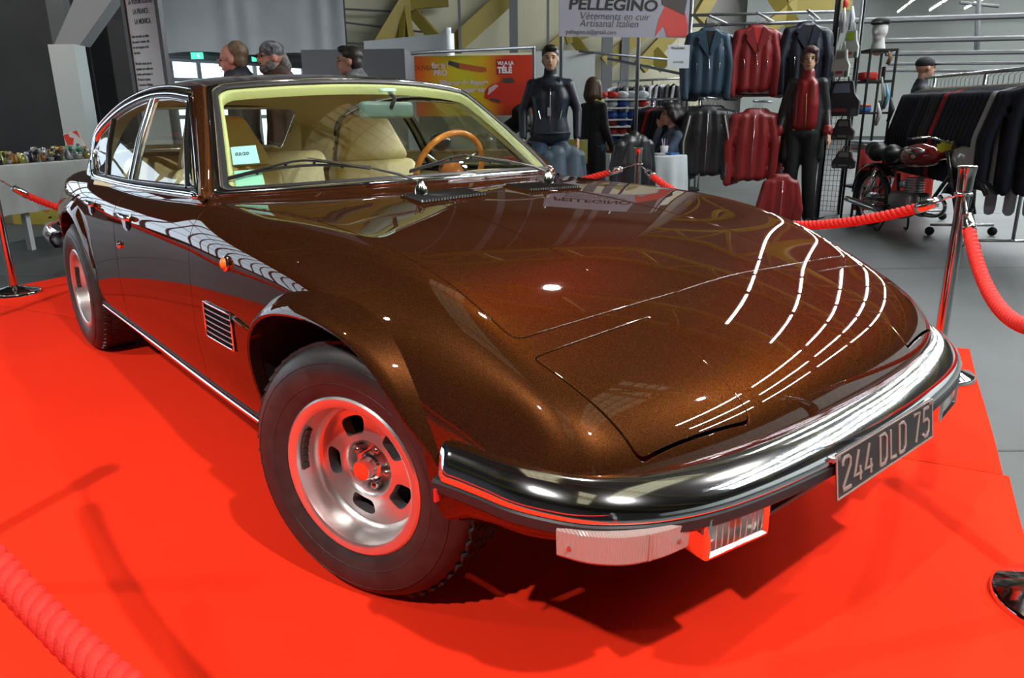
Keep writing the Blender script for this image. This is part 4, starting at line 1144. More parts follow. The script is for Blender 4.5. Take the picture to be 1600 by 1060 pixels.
# chrome sill strip, side grille, side lamp, handles
def side_point(x, z, s, out=0.0):
    p = on_side(x, z, s); nn = Vector(shell_normal(p)); return p + nn * out
def surf_path(pts, s, out): return [side_point(x, z, s, out) for x, z in pts]
for s in (-1, 1):
    bm = bmesh.new(); xs = np.linspace(-.415, -2.37, 24)
    b_tube(bm, [side_point(x, .302, s, .001) + Vector((0, 0, 0)) for x in xs], .0125, 12, flat=.75)
    from_bm('sill_moulding', bm, CHROME, car, angle=60)
    bm = bmesh.new(); b_tube(bm, [side_point(x, .319, s, .001) for x in xs], .004, 6); from_bm('sill_seal', bm, RUBBER, car, smooth=True)
    # grille in the front wing
    gx0, gx1, gz0, gz1 = -.770, -.555, .507, .610
    bm = bmesh.new(); q = [side_point(x, z, s, .0012) for x, z in ((gx0, gz1), (gx1, gz1), (gx1, gz0), (gx0, gz0))]
    N_ = 8; G = [[side_point(gx0 + (gx1 - gx0) * i / N_, gz0 + (gz1 - gz0) * j / 4, s, .0015) for j in range(5)] for i in range(N_ + 1)]
    b_grid(bm, G); sg = from_bm('wing_grille', bm, GAPM, car, smooth=True)
    bm = bmesh.new(); loop = surf_path([(gx0 + (gx1 - gx0) * i / 6, gz1) for i in range(6)] + [(gx1, gz1 - (gz1 - gz0) * i / 4) for i in range(4)] + [(gx1 - (gx1 - gx0) * i / 6, gz0) for i in range(6)] + [(gx0, gz0 + (gz1 - gz0) * i / 4) for i in range(4)], s, .004)
    b_tube(bm, loop, .0035, 6, closed=True); from_bm('grille_frame', bm, CHROME, sg, smooth=True)
    for k in range(1, 6):
        z = gz0 + (gz1 - gz0) * k / 6; bm = bmesh.new(); b_tube(bm, surf_path([(gx0 + (gx1 - gx0) * i / 6, z) for i in range(7)], s, .005), .0022, 6); from_bm('grille_bar', bm, DCHROME, sg, smooth=True)
    bm = bmesh.new(); b_tube(bm, surf_path([(-.83, .615), (-.80, .622), (-.78, .621)], s, .004), [.002, .009, .006], 6); b_tube(bm, surf_path([(-.55, .605), (-.50, .600), (-.455, .592)], s, .003), [.006, .008, .003], 6); 
    bm.free()
    bm = bmesh.new(); b_tube(bm, surf_path([(-.555, .605), (-.52, .602), (-.48, .596), (-.435, .590)], s, .002), [.005, .008, .007, .003], 6); from_bm('wing_accent', bm, PAINT, car, smooth=True)
    p = side_point(-.575, .748, s, .001); nn = Vector(shell_normal(p)); Mq = nn.to_track_quat('Z', 'Y').to_matrix().to_4x4(); Mq.translation = p
    bm = bmesh.new(); b_lathe(bm, [(.022, 0), (.022, .005), (.017, .008)], 20); bmesh.ops.transform(bm, matrix=Mq, verts=bm.verts); sl = from_bm('side_repeater', bm, CHROME, car, angle=40)
    bm = bmesh.new(); b_lathe(bm, [(.017, .006), (.015, .012), (.009, .016), (0, .018)], 20); bmesh.ops.transform(bm, matrix=Mq, verts=bm.verts); from_bm('repeater_lens', bm, AMBER, sl, smooth=True)
    # door handles
    for hx, dk in ((-1.665, 'f'), (-2.33, 'r')):
        par = doors[(dk, s)]
        pa = [side_point(hx + dx_, .775, s, o) for dx_, o in ((-.095, .010), (-.06, .016), (0, .017), (.06, .016), (.085, .008))]
        bm = bmesh.new(); b_tube(bm, pa, [.008, .012, .013, .014, .014], 8, flat=.8); hd = from_bm('door_handle', bm, CHROME, par, smooth=True)
        bm = bmesh.new(); N_ = 10; outl = [(-.095, .792), (.06, .792), (.065, .765), (.045, .735), (.0, .722), (-.05, .73), (-.085, .76)]
        vs = [bm.verts.new(side_point(hx + a, b, s, .0018)) for a, b in outl]; bm.faces.new(vs); from_bm('handle_recess', bm, DCHROME, hd)
        vs = None; bm = bmesh.new(); outl = [(-.02, .772), (.06, .772), (.055, .745), (.03, .728), (-.005, .735)]
        vs = [bm.verts.new(side_point(hx + a, b, s, .003)) for a, b in outl]; bm.faces.new(vs); from_bm('handle_cavity', bm, GAPM, hd)
    p = side_point(-1.80, .655, s, .001); nn = Vector(shell_normal(p)); Mq = nn.to_track_quat('Z', 'Y').to_matrix().to_4x4(); Mq.translation = p
    bm = bmesh.new(); b_lathe(bm, [(.016, 0), (.016, .004), (.012, .010), (0, .011)], 16); bmesh.ops.transform(bm, matrix=Mq, verts=bm.verts); from_bm('door_lock', bm, CHROME, doors[('f', s)], angle=40)
    # tail lamp block
    bm = bmesh.new(); b_box(bm, (-3.90, s * .50, .66), (.10, .30, .12), bevel=.02); from_bm('tail_lamp', bm, mat('red_lens', (.5, .02, .01), .15), car, angle=40)
# closing panel at the tail
bm = bmesh.new()
vs = [bm.verts.new(p) for p in [Vector((-3.78, -.68, .30)), Vector((-3.78, .68, .30)), Vector((-3.80, .66, .72)), Vector((-3.90, .35, .80)), Vector((-3.92, 0, .80)), Vector((-3.90, -.35, .80)), Vector((-3.80, -.66, .72))]]
bm.faces.new(vs); from_bm('tail_panel', bm, PAINT, car)
# raised creases on the hood
for s in (-1, 1):
    bm = bmesh.new(); pts = []
    for k in range(20):
        t = k / 19; x = .365 - 0.75 * t; y = .344 - .06 * t; p = on_top(x, s * y); pts.append(p + Vector((0, 0, -.0012)))
    b_tube(bm, pts, [.0005 + .0022 * min(1, t * 6 / 19) for t in range(20)], 6); from_bm('hood_crease', bm, PAINT, hood, smooth=True)
# =====================================================================
#                               THE HALL
# =====================================================================
def at_z(px, py, z):
    d = ray(px, py); return Vector(CAM) + d * ((z - CAM[2]) / d.z)
def gpt(px, d):
    """ground point under photo column px at forward depth d"""
    lo, hi = -4000.0, 4000.0
    for _ in range(60):
        m = (lo + hi) / 2
        if CAM[2] + d * ray(px, m).z > 0: lo = m
        else: hi = m
    return at(px, lo, d)
def foot(px, py, d):
    p = at(px, py, d); return Vector((p.x, p.y, 0))
FW = Vector((_f.x, _f.y, 0)).normalized(); RT = Vector((_r2.x, _r2.y, 0)).normalized()
def hall(fw, rt, z=0.0):
    """point fw metres ahead of and rt metres to the right of the photographer's spot"""
    p = Vector((CAM[0], CAM[1], 0)) + FW * fw + RT * rt; p.z = z; return p
FA = math.atan2(FW.y, FW.x)
def struct(name, bm, m, angle=None, smooth=False):
    return tag(from_bm(name, bm, m, None, smooth, angle), kind='structure')

# floor
FLOORM = noisy('grey_concrete', (.042, .050, .048), (.062, .072, .069), 1.2, .55, 8, bump=.05, bscale=60)
bm = bmesh.new(); c = hall(20, 6); b_box(bm, (c.x, c.y, -.05), (84, 80, .1), rot=FA); struct('floor', bm, FLOORM)
bm = bmesh.new()
for k in range(5):
    a = hall(2.5 + k * 3.2, -14); b = hall(2.2 + k * 3.2, 16); dd = (b - a); c = (a + b) / 2
    b_box(bm, (c.x, c.y, .0006), (dd.length, .012, .0012), rot=math.atan2(dd.y, dd.x))
struct('trim_1', bm, mat('floor_joint', (.05, .055, .05), .8))
# walls, roof
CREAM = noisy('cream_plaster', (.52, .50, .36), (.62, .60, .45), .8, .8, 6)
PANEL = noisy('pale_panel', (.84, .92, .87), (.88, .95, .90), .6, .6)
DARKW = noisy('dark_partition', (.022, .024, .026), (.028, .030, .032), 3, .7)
def wall(name, a, b, z0, z1, m, th=.12):
    d = b - a; c = (a + b) / 2; bm = bmesh.new(); b_box(bm, (c.x, c.y, (z0 + z1) / 2), (d.length, th, z1 - z0), rot=math.atan2(d.y, d.x)); return struct(name, bm, m)
AX = Vector((math.cos(math.radians(121.5)), math.sin(math.radians(121.5)), 0)); BX = Vector((AX.y, -AX.x, 0))
def roofpt(a, b, z): p = Vector((CAM[0], CAM[1], 0)) + AX * a + BX * b; p.z = z; return p
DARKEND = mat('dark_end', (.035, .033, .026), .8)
PB_ = hall(17, 4.15); QB_ = PB_ + AX * 29; aQ = (QB_ - roofpt(0, 0, 0)).dot(AX)
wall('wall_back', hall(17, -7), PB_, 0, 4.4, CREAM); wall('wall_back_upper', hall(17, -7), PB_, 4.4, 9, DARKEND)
wall('wall_back_side', PB_, QB_, 0, 9, DARKEND)
wall('wall_far', QB_, roofpt(aQ, 20, 0), 0, 9, PANEL)
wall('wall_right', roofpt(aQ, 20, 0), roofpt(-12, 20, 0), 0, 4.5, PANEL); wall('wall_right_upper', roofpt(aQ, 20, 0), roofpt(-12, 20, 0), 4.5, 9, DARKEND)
wall('wall_front', roofpt(-12, 20, 0), hall(-10, -14), 0, 9, noisy('far_wall', (.06, .055, .045), (.09, .08, .07), .5, .8))
# left wall with a long run of daylit glazing
WL = (Vector((-14, -16, 0)), Vector((-13.2, 6.5, 0)))
YS_ = -2.28
def wl_at(y): t = (y - WL[0].y) / (WL[1].y - WL[0].y); return WL[0].lerp(WL[1], t)
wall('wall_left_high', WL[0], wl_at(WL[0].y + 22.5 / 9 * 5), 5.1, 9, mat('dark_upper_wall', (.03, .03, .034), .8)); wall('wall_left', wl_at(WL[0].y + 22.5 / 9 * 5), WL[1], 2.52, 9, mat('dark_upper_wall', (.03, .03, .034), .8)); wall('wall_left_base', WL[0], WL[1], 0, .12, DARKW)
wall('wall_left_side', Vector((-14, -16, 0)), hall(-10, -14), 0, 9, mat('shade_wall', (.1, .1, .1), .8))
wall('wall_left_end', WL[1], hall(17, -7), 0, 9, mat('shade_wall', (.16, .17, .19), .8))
PANE = mat('daylit_pane', (.5, .6, .7), .3, emit=(.72, .88, 1.0), estr=2.4)
wd = (WL[1] - WL[0]).normalized(); wa = math.atan2(wd.y, wd.x)
nwin = 9; step = (WL[1] - WL[0]).length / nwin
FRM = mat('window_frame_grey', (.20, .23, .25), .5)
for k in range(nwin):
    c0 = WL[0] + wd * (step * (k + .5)); wroot = empty('window_%d' % (k + 1), (c0.x, c0.y, .12), wa); wroot['kind'] = 'structure'
    hw = 4.95 if k < 5 else 2.36
    bm = bmesh.new(); b_box(bm, (0, 0, hw / 2 + .01), (step - .12, .03, hw)); from_bm('pane', bm, PANE, wroot)
    bm = bmesh.new()
    for q in range(6): b_box(bm, ((q / 5 - .5) * (step - .06), -.03, hw / 2 + .01), (.07, .08, hw + .02))
    for zz in ((.03, 1.1, 1.75, 2.36) if hw < 3 else (.03, 1.1, 2.3, 3.6, 4.93)): b_box(bm, (0, -.03, zz), (step, .07, .07))
    from_bm('window_frame', bm, FRM, wroot)
# ceiling: dark sheeting with pale skylight strips, carried on yellow trusses
ZC = 6.6
bm = bmesh.new(); c = hall(20, 6); b_box(bm, (c.x, c.y, ZC + 1.2), (84, 80, .1), rot=FA); struct('ceiling', bm, noisy('dark_roof', (.030, .028, .022), (.05, .045, .035), 1.5, .8))
SKY = mat('skylight_sheet', (.6, .6, .45), .5, emit=(.80, .82, .56), estr=.42)
RANG = math.atan2(AX.y, AX.x)
for k, (a, b, la, lb) in enumerate(((2.2, 3.1, 6.5, 1.5), (3.5, -2.2, 7.0, 1.6), (-3.5, .6, 4.5, 1.5))):
    c = roofpt(a, b, ZC + 1.1); bm = bmesh.new(); b_box(bm, (0, 0, 0), (la, lb, .03)); bmesh.ops.rotate(bm, cent=(0, 0, 0), matrix=Matrix.Rotation(RANG, 3, 'Z'), verts=bm.verts); bmesh.ops.translate(bm, vec=c, verts=bm.verts)
    r = struct('skylight_%d' % (k + 1), bm, SKY)
    bm = bmesh.new()
    for i in range(int(la / .5) + 1): b_box(bm, (-la / 2 + i * .5, 0, -.05), (.035, lb, .06))
    for i in range(5): b_box(bm, (0, -lb / 2 + lb * i / 4, -.05), (la, .03, .06))
    bmesh.ops.rotate(bm, cent=(0, 0, 0), matrix=Matrix.Rotation(RANG, 3, 'Z'), verts=bm.verts); bmesh.ops.translate(bm, vec=c, verts=bm.verts)
    struct('trim_%d' % (k + 2), bm, mat('truss_yellow', (.20, .155, .02), .6))
YEL = mat('truss_yellow', (.20, .155, .02), .6)
def truss(name, P, Q, depth, n, r=.055):
    """lattice girder between two points"""
    bm = bmesh.new(); up = Vector((0, 0, depth))
    def bar(a, b, w):
        d = b - a; M = d.to_track_quat('X', 'Z').to_matrix(); b_box(bm, (a + b) / 2, (d.length, w, w * 1.6), rot=M)
    bar(P, Q, r * 2); bar(P + up, Q + up, r * 2)
    for k in range(n):
        a = P.lerp(Q, k / n); b = P.lerp(Q, (k + .5) / n) + up; c = P.lerp(Q, (k + 1) / n); bar(a, b, r * 1.3); bar(b, c, r * 1.3)
    return struct(name, bm, YEL)
for k, a in enumerate((-6, -2.5, 1.0, 4.5, 8.0, 13, 19, 26, 34)):
    truss('trim_%d' % (10 + k), roofpt(a, -13, ZC), roofpt(a, 19, ZC), 1.0, 18)
# raking yellow braces on the cream wall
def brace(name, pts, w, d=15.2):
    bm = bmesh.new()
    for a, b in pts:
        A = at(a[0], a[1], d); B = at(b[0], b[1], d); dd = B - A; b_box(bm, (A + B) / 2, (dd.length, .12, w), rot=dd.to_track_quat('X', 'Z').to_matrix())
    return tag(from_bm(name, bm, YEL, None), kind='structure')
brace('trim_20', [((598, 72), (660, -30))], .42); brace('trim_21', [((646, 20), (682, 62))], .22); brace('trim_22', [((632, 20), (628, 68))], .14); brace('trim_23', [((634, 10), (642, 66))], .14)
brace('trim_24', [((705, 75), (812, -22))], .36); brace('trim_25', [((640, 2), (700, -2))], .3)
brace('trim_26', [((945, 100), (1012, 42))], .3); brace('trim_27', [((884, 62), (920, 50)), ((893, 55), (915, 85))], .2)
brace('trim_28', [((1000, 105), (1060, 40)), ((1020, 82), (1040, 105))], .3); brace('trim_29', [((850, 85), (900, 40))], .2)
brace('trim_30', [((1180, 60), (1330, -60)), ((1090, 30), (1130, -40)), ((1230, 10), (1330, 5)), ((1200, -20), (1240, 40))], .28)
GREYP = mat('grey_pipe', (.10, .105, .11), .5)
def upright(name, px, w, y0=-60, y1=230, d=15.2, m=None):
    bm = bmesh.new(); A = at(px, 100, d); b_box(bm, (A.x, A.y, 4.5), (.1, w, 9), rot=FA); return tag(from_bm(name, bm, m or GREYP, None), kind='structure')
for k, (px, w) in enumerate(((803, .17), (948, .22), (976, .16), (720, .05), (856, .05))): upright('trim_%d' % (40 + k), px, w)
upright('trim_50', 535, .10, m=BLACK)
for k, (y0, y1) in enumerate(((35, 50), (14, 20), (67, 74))):
    bm = bmesh.new(); b_tube(bm, [at(538, y0, 15.3), at(660, y1, 15.3)], .02, 6); tag(from_bm('trim_%d' % (60 + k), bm, GREYP), kind='structure')
# horizontal and vertical rails on the pale right hand wall
for k, (x0, y0, x1, y1, w, d) in enumerate(((1330, 33, 1610, 24, .055, 14.2), (1378, 64, 1610, 59, .05, 14.4), (1384, 84, 1610, 81, .045, 14.4), (1388, 100, 1610, 98, .03, 14.4), (1380, 110, 1560, 111, .03, 14.4), (1530, -20, 1526, 80, .05, 14.6), (1500, 4, 1560, 10, .03, 14.6))):
    bm = bmesh.new(); b_tube(bm, [at(x0, y0, d), at(x1, y1, d)], w, 6); tag(from_bm('trim_%d' % (70 + k), bm, GREYP), kind='structure')
# grey drape along the top left
def drape():
    rows = []; n = 90
    for zi in range(7):
        row = []
        for k in range(n + 1):
            t = k / n; p = at(236 + 304 * t, 60, 12.6 - .5 * t); z = 2.26 + (1 - math.cos(t * 6.28 * 2)) * .02 - .12 * t + zi * .95
            off = .022 * math.sin(t * 38 + math.sin(t * 14) * 2) * (1 - zi * .08)
            row.append(Vector((p.x, p.y, 0)) - FW * off + Vector((0, 0, z)))
        rows.append(row)
    bm = bmesh.new(); b_grid(bm, rows); o = from_bm('wall_drape', bm, noisy('grey_drape', (.38, .43, .47), (.43, .48, .52), 2, .85), None, smooth=True)
    return tag(o, 'long grey fabric drape hanging high over the daylit entrance windows', 'curtain')
drape()
A = at(1402, 112, 40.0); B = at(1452, 112, 40.0); c = (A + B) / 2
bm = bmesh.new(); b_box(bm, (c.x, c.y, A.z / 2), ((B - A).length, .06, A.z), rot=math.atan2((B - A).y, (B - A).x)); struct('door_1', bm, mat('door_grey', (.20, .23, .25), .5))
# ---- ceiling lamps ----
TUBE = mat('lit_tube', (1, 1, 1), .5, emit=(.93, .97, 1.0), estr=165.0)
LAMPG = 'fluorescent tubes in rows under the roof'
def tube_lamp(loc, ang, length=1.5, label=None):
    r = empty('tube_lamp', loc, ang); tag(r, label or 'long white fluorescent ceiling tube burning under the dark hall roof', 'ceiling lamp', LAMPG)
    bm = bmesh.new(); b_box(bm, (0, 0, .05), (length, .09, .05), bevel=.01); from_bm('lamp_housing', bm, mat('lamp_white', (.6, .6, .6), .5), r)
    bm = bmesh.new(); b_cyl(bm, Vector((-length / 2 + .02, 0, 0)), Vector((length / 2 - .02, 0, 0)), .022, 10); from_bm('tube', bm, TUBE, r)
    return r
t0 = tube_lamp(roofpt(7, 5.5, 5.62), RANG, 2.35)
def copy_tree(o, parent=None):
    c_ = o.copy(); COL.objects.link(c_)
    if parent is not None: c_.parent = parent
    for ch in list(o.children): copy_tree(ch, c_)
    return c_
for b in (5.5, 6.8, 8.2):
    for k in range(14):
        a = 3.5 + k * 2.75
        if b == 5.5 and k == 0: t0.location = roofpt(a, b, 5.62); continue
        q = copy_tree(t0); q.location = roofpt(a, b, 5.62)
for b in (2.3, 3.9):
    for k in range(7): q = copy_tree(t0); q.location = roofpt(8.0 + k * 2.75, b, 5.62)
# round spot lamps over the stand, plus the added fill for the left booth
def spot_lamp(p, tgt, power, lab):
    r = empty('spot_lamp', p); tag(r, lab, 'ceiling lamp', 'spot lamps above the car')
    bm = bmesh.new(); M = (Vector(tgt) - Vector(p)).to_track_quat('Z', 'Y').to_matrix().to_4x4(); b_lathe(bm, [(.05, -.12), (.07, -.10), (.085, .02), (.085, .03)], 16, M=M); from_bm('lamp_can', bm, BLACK, r, smooth=True)
    bm = bmesh.new(); b_lathe(bm, [(0, .0), (.075, .0)], 16, M=M); from_bm('bulb', bm, mat('lit_bulb', (1, 1, 1), .5, emit=(1, .97, .9), estr=60), r)
    d = (Vector(tgt) - Vector(p)).normalized(); lamp_spot('spot_light', Vector(p) + d * .06, tgt, power, math.radians(80), .07, (1, .97, .93))
# =====================================================================
#                         FIGURES AND GARMENTS
# =====================================================================
def ico(bm, c, r, rot=None):
    res = bmesh.ops.create_uvsphere(bm, u_segments=16, v_segments=10, radius=1.0); vs = res['verts']
    bmesh.ops.scale(bm, vec=r, verts=vs)
    if rot is not None: bmesh.ops.rotate(bm, cent=(0, 0, 0), matrix=rot, verts=vs)
    bmesh.ops.translate(bm, vec=c, verts=vs)
def blob(name, parts, m, parent=None, voxel=.012, smooth_it=3):
    """one continuous skin grown over overlapping volumes"""
    bm = bmesh.new()
    for p in parts:
        if p[0] == 'e': ico(bm, p[1], p[2], p[3] if len(p) > 3 else None)
        elif p[0] == 't':
            rr = p[2]; pts = [Vector(q) for q in p[1]]
            if not isinstance(rr, (list, tuple)): rr = [rr] * len(pts)
            b_tube(bm, pts, list(rr), 12, flat=p[3] if len(p) > 3 else 1.0)
            for q, r in ((pts[0], rr[0]), (pts[-1], rr[-1])): ico(bm, q, (r, r, r))
            for q, r in zip(pts[1:-1], rr[1:-1]): ico(bm, q, (r * .98,) * 3)
    me = bpy.data.meshes.new(name + '_src'); bm.to_mesh(me); bm.free()
    o = bpy.data.objects.new(name + '_src', me); COL.objects.link(o)
    md = o.modifiers.new('r', 'REMESH'); md.mode = 'VOXEL'; md.voxel_size = voxel; md.use_smooth_shade = True
    if smooth_it: ms = o.modifiers.new('s', 'SMOOTH'); ms.iterations = smooth_it; ms.factor = .6
    dg = bpy.context.evaluated_depsgraph_get(); dg.update()
    me2 = bpy.data.meshes.new_from_object(o.evaluated_get(dg)); bpy.data.objects.remove(o); me2.name = name
    me2.materials.clear(); me2.materials.append(m)
    return link(bpy.data.objects.new(name, me2), parent)
SKIN = noisy('skin', (.46, .24, .17), (.50, .27, .19), 14, .5)
SKIN2 = noisy('skin_ruddy', (.50, .25, .18), (.42, .20, .14), 14, .5)
WAX = mat('mannequin_skin', (.55, .34, .22), .35)
JEANS = noisy('blue_denim', (.035, .075, .15), (.11, .17, .27), 5, .8)
BLKC = noisy('black_cloth', (.008, .009, .011), (.014, .015, .018), 20, .75)
def hand_parts(w, side, down=Vector((0, 0, -1)), fwd=Vector((1, 0, 0)), curl=.35, s=1.0):
    """palm and five fingers from wrist w; down = pointing direction, fwd = towards thumb"""
    down = down.normalized(); fwd = (fwd - down * fwd.dot(down)).normalized(); pn = down.cross(fwd) * side
    P = [('t', [w, w + down * .045 * s, w + down * .085 * s], [.024 * s, .026 * s, .026 * s], .6)]
    P += [('t', [w + down * .05 * s + fwd * .012 * s, w + down * .085 * s + fwd * .012 * s], [.020 * s, .018 * s]), ('t', [w + down * .05 * s - fwd * .014 * s, w + down * .085 * s - fwd * .016 * s], [.020 * s, .018 * s])]
    for k, (off, ln) in enumerate(((.030, .070), (.010, .080), (-.010, .074), (-.029, .058))):
        b = w + (down * .088 + fwd * off) * s
        m1 = b + (down * ln * .5 + pn * curl * .010) * s; e = m1 + (down * ln * .45 - pn * -curl * .035) * s
        P.append(('t', [b, m1, e], [.0095 * s, .009 * s, .0075 * s]))
    b = w + (down * .028 + fwd * .026) * s
    P.append(('t', [b, b + (down * .030 + fwd * .026) * s, b + (down * .062 + fwd * .030 + pn * .012) * s], [.013 * s, .011 * s, .009 * s]))
    return P
def figure(name, pos, ang, h=1.75, skin=SKIN, male=True, J=None, hair=None, clothes=(), tilt=0.0, head_turn=0.0, voxel=.009, head_down=0.0):
    """J: joints for height 1.75, facing +x. clothes: list of (part name, builder key, material)"""
    root = empty(name, pos, ang); sc = h / 1.75; root.scale = (sc, sc, sc)
    sh = .180 if male else .150; hp = .095
    j = dict(pelvis=(0, 0, .96), chest=(0, 0, 1.28), neck=(-.005, 0, 1.47), head=(.012, 0, 1.62),
             shl=(0, sh, 1.385), shr=(0, -sh, 1.385), ell=(-.02, sh + .06, 1.13), elr=(-.02, -sh - .06, 1.13),
             wrl=(.05, sh + .09, .88), wrr=(.05, -sh - .09, .88), hil=(0, hp, .92), hir=(0, -hp, .92),
             knl=(.02, hp + .02, .50), knr=(.02, -hp - .02, .50), anl=(-.02, hp + .04, .09), anr=(-.02, -hp - .04, .09))
    if J: j.update(J)
    j = {k: Vector(v) for k, v in j.items()}; H = j['head']
    R_ = Matrix.Rotation(head_turn, 3, 'Z') @ Matrix.Rotation(head_down, 3, 'Y')
    def hp_(x, y, z): return H + R_ @ Vector((x, y, z))
    w = 1.0 if male else .92
    hd = [('e', hp_(-.012, 0, .028), (.098, .078 * w, .092), R_), ('e', hp_(.022, 0, -.030), (.070, .062 * w, .080), R_), ('e', hp_(.045, 0, -.078), (.040, .038 * w, .030), R_),
          ('e', hp_(.098, 0, -.012), (.018, .012, .026), R_), ('e', hp_(.106, 0, -.024), (.014, .014, .012), R_),
          ('e', hp_(-.005, .078 * w, -.008), (.018, .010, .030), R_), ('e', hp_(-.005, -.078 * w, -.008), (.018, .010, .030), R_),
          ('e', hp_(.078, 0, .022), (.020, .055, .012), R_), ('e', hp_(.084, 0, -.055), (.014, .024, .010), R_)]
    body = hd + [('t', [j['neck'] - Vector((0, 0, .03)), hp_(-.02, 0, -.07)], [.056 * w, .052 * w]),
        ('t', [j['chest'] + Vector((0, 0, .10)), j['chest'], j['pelvis'] + Vector((0, 0, .12)), j['pelvis']], [.075, .095 * w, .09 * w, .10])]
    for s, a, b, c in ((1, 'shl', 'ell', 'wrl'), (-1, 'shr', 'elr', 'wrr')):
        body += [('t', [j['chest'] + Vector((0, 0, .10)), j[a], j[b], j[c]], [.06, .043, .036, .025])]
        dn = (j[c] - j[b]); body += hand_parts(j[c], s, dn, Vector((1, 0, 0)) if abs(dn.normalized().x) < .8 else Vector((0, 0, 1)))
    for a, b, c in (('hil', 'knl', 'anl'), ('hir', 'knr', 'anr')):
        body += [('t', [j['pelvis'], j[a], j[b], j[c]], [.10, .085, .058, .04])]
    bo = blob('body', body, skin, root, voxel)
    for s in (1, -1):
        bm = bmesh.new(); ico(bm, hp_(.083, s * .030, .008), (.008, .012, .006), R_); from_bm('eye', bm, mat('eye_dark', (.02, .015, .012), .2), bo, smooth=True)
        bm = bmesh.new(); b_tube(bm, [hp_(.092, s * .016, .026), hp_(.092, s * .032, .031), hp_(.082, s * .048, .026)], .004, 6); from_bm('eyebrow', bm, mat('brow_dark', (.03, .02, .012), .8), bo, smooth=True)
    bm = bmesh.new(); b_tube(bm, [hp_(.088, -.022, -.056), hp_(.098, 0, -.055), hp_(.088, .022, -.056)], .0045, 6); from_bm('mouth', bm, mat('lips', (.30, .08, .06), .5), bo, smooth=True)
    if hair: hair(root, hp_, R_, w)
    up = Vector((0, 0, 1))
    for cname, kind, m in clothes:
        P = []
        if kind in ('jacket', 'coat', 'sweater'):
            hem = {'jacket': .86, 'coat': .52, 'sweater': .92}[kind]; f = 1.0 if kind != 'sweater' else .93
            pel = j['pelvis'].copy(); pz = pel + Vector((0, 0, hem - .96))
            for yy in (-.075, 0, .075):
                P.append(('t', [j['chest'] + Vector((-.01, yy * 1.05, .08)), j['chest'] + Vector((0, yy * 1.15, -.03)), pel + Vector((0, yy * .85, .12)), pel + Vector((0, yy, 0)), pz + Vector((0, yy * 1.1, .05))], [.088 * f * w, .108 * f * w, .106 * f * w, .120 * f * w, .122 * f * w if kind != 'coat' else .115]))
            for a, b, c in (('shl', 'ell', 'wrl'), ('shr', 'elr', 'wrr')):
                e = j[c].lerp(j[b], .03); P.append(('t', [j['chest'] + Vector((0, 0, .13)), j[a] + Vector((0, 0, -.002)), j[b], e], [.070 * w, .062 * w, .050 * f, .040 * f]))
            P.append(('e', j['chest'] + Vector((0, 0, .10)), (.112 * w, .15 * w, .085)))
            P.append(('t', [j['neck'] + Vector((-.01, 0, -.04)), j['neck'] + Vector((-.005, 0, .005))], [.082 * w, .068 * w]))
        elif kind == 'trousers':
            for a, b, c in (('hil', 'knl', 'anl'), ('hir', 'knr', 'anr')):
                P.append(('t', [j['pelvis'] + Vector((0, 0, -.03)), j[a] + Vector((0, 0, -.02)), j[b], j[c]], [.108, .098, .074, .061]))
        elif kind == 'shoes':
            for c in ('anl', 'anr'):
                P = [('t', [j[c] + Vector((-.03, 0, -.045)), j[c] + Vector((.12, 0, -.055)), j[c] + Vector((.17, 0, -.062))], [.042, .040, .030]), ('e', j[c] + Vector((0, 0, -.02)), (.045, .04, .05))]
                blob('shoe', P, m, root, .009)
            continue
        blob(cname, P, m, root, .012)
    return root, j, hp_, R_
def hair_cap(m, back=.0, long=0.0, recede=0.0, fringe=False):
    def f(root, hp_, R_, w):
        P = [('e', hp_(-.024 - recede, 0, .052), (.102 - recede * .5, .087 * w, .082), R_), ('e', hp_(-.052, 0, .0), (.064, .081 * w, .088), R_), ('e', hp_(.035 - recede * 3, 0, .100), (.062, .068 * w, .036), R_)]
        if fringe: P += [('e', hp_(.030, .02, .082), (.062, .066, .036), R_), ('e', hp_(.02, .060, .03), (.045, .026, .06), R_), ('e', hp_(.02, -.060, .03), (.045, .026, .06), R_)]
        if long: P += [('t', [hp_(-.05, 0, 0), hp_(-.07, 0, -long * .6), hp_(-.06, 0, -long)], [.085, .088, .05]), ('t', [hp_(-.01, .062, 0), hp_(-.02, .072, -long * .8)], [.04, .038]), ('t', [hp_(-.01, -.062, 0), hp_(-.02, -.072, -long * .8)], [.04, .038])]
        blob('hair', P, m, root, .009, 2)
    return f
HB = noisy('hair_brown', (.045, .025, .012), (.09, .05, .025), 40, .6, stretch=(1, 1, .2))
HG = noisy('hair_greying', (.06, .055, .05), (.16, .15, .14), 50, .6)
HD = noisy('hair_dark', (.012, .009, .008), (.03, .022, .018), 40, .45)
def glasses(root, hp_, m=None):
    m = m or DCHROME; R0 = empty('spectacles', (0, 0, 0)) ; R0.parent = root
    bm = bmesh.new()
    for s in (1, -1):
        b_tube(bm, [hp_(.104, s * .032 + .024 * math.cos(a), .008 + .018 * math.sin(a)) for a in [k * math.pi / 8 for k in range(16)]], .0022, 5, closed=True)
        b_tube(bm, [hp_(.102, s * .056, .014), hp_(.05, s * .078, .012), hp_(-.02, s * .082, .006)], .0022, 5)
    b_tube(bm, [hp_(.105, .009, .010), hp_(.105, -.009, .010)], .002, 5)
    o = from_bm('spectacle_frame', bm, m, R0, smooth=True)
LEFTWARD = math.atan2(-RT.y, -RT.x); AWAY = FA; TOCAM = FA + math.pi
def stand_h(px, py, d):
    """spot under a head whose top shows at px, py, and the standing height"""
    p = at(px, py, d); return (p.x, p.y, 0.0), p.z
def stand_at(px, d): p = gpt(px, d); return (p.x, p.y, 0.0)

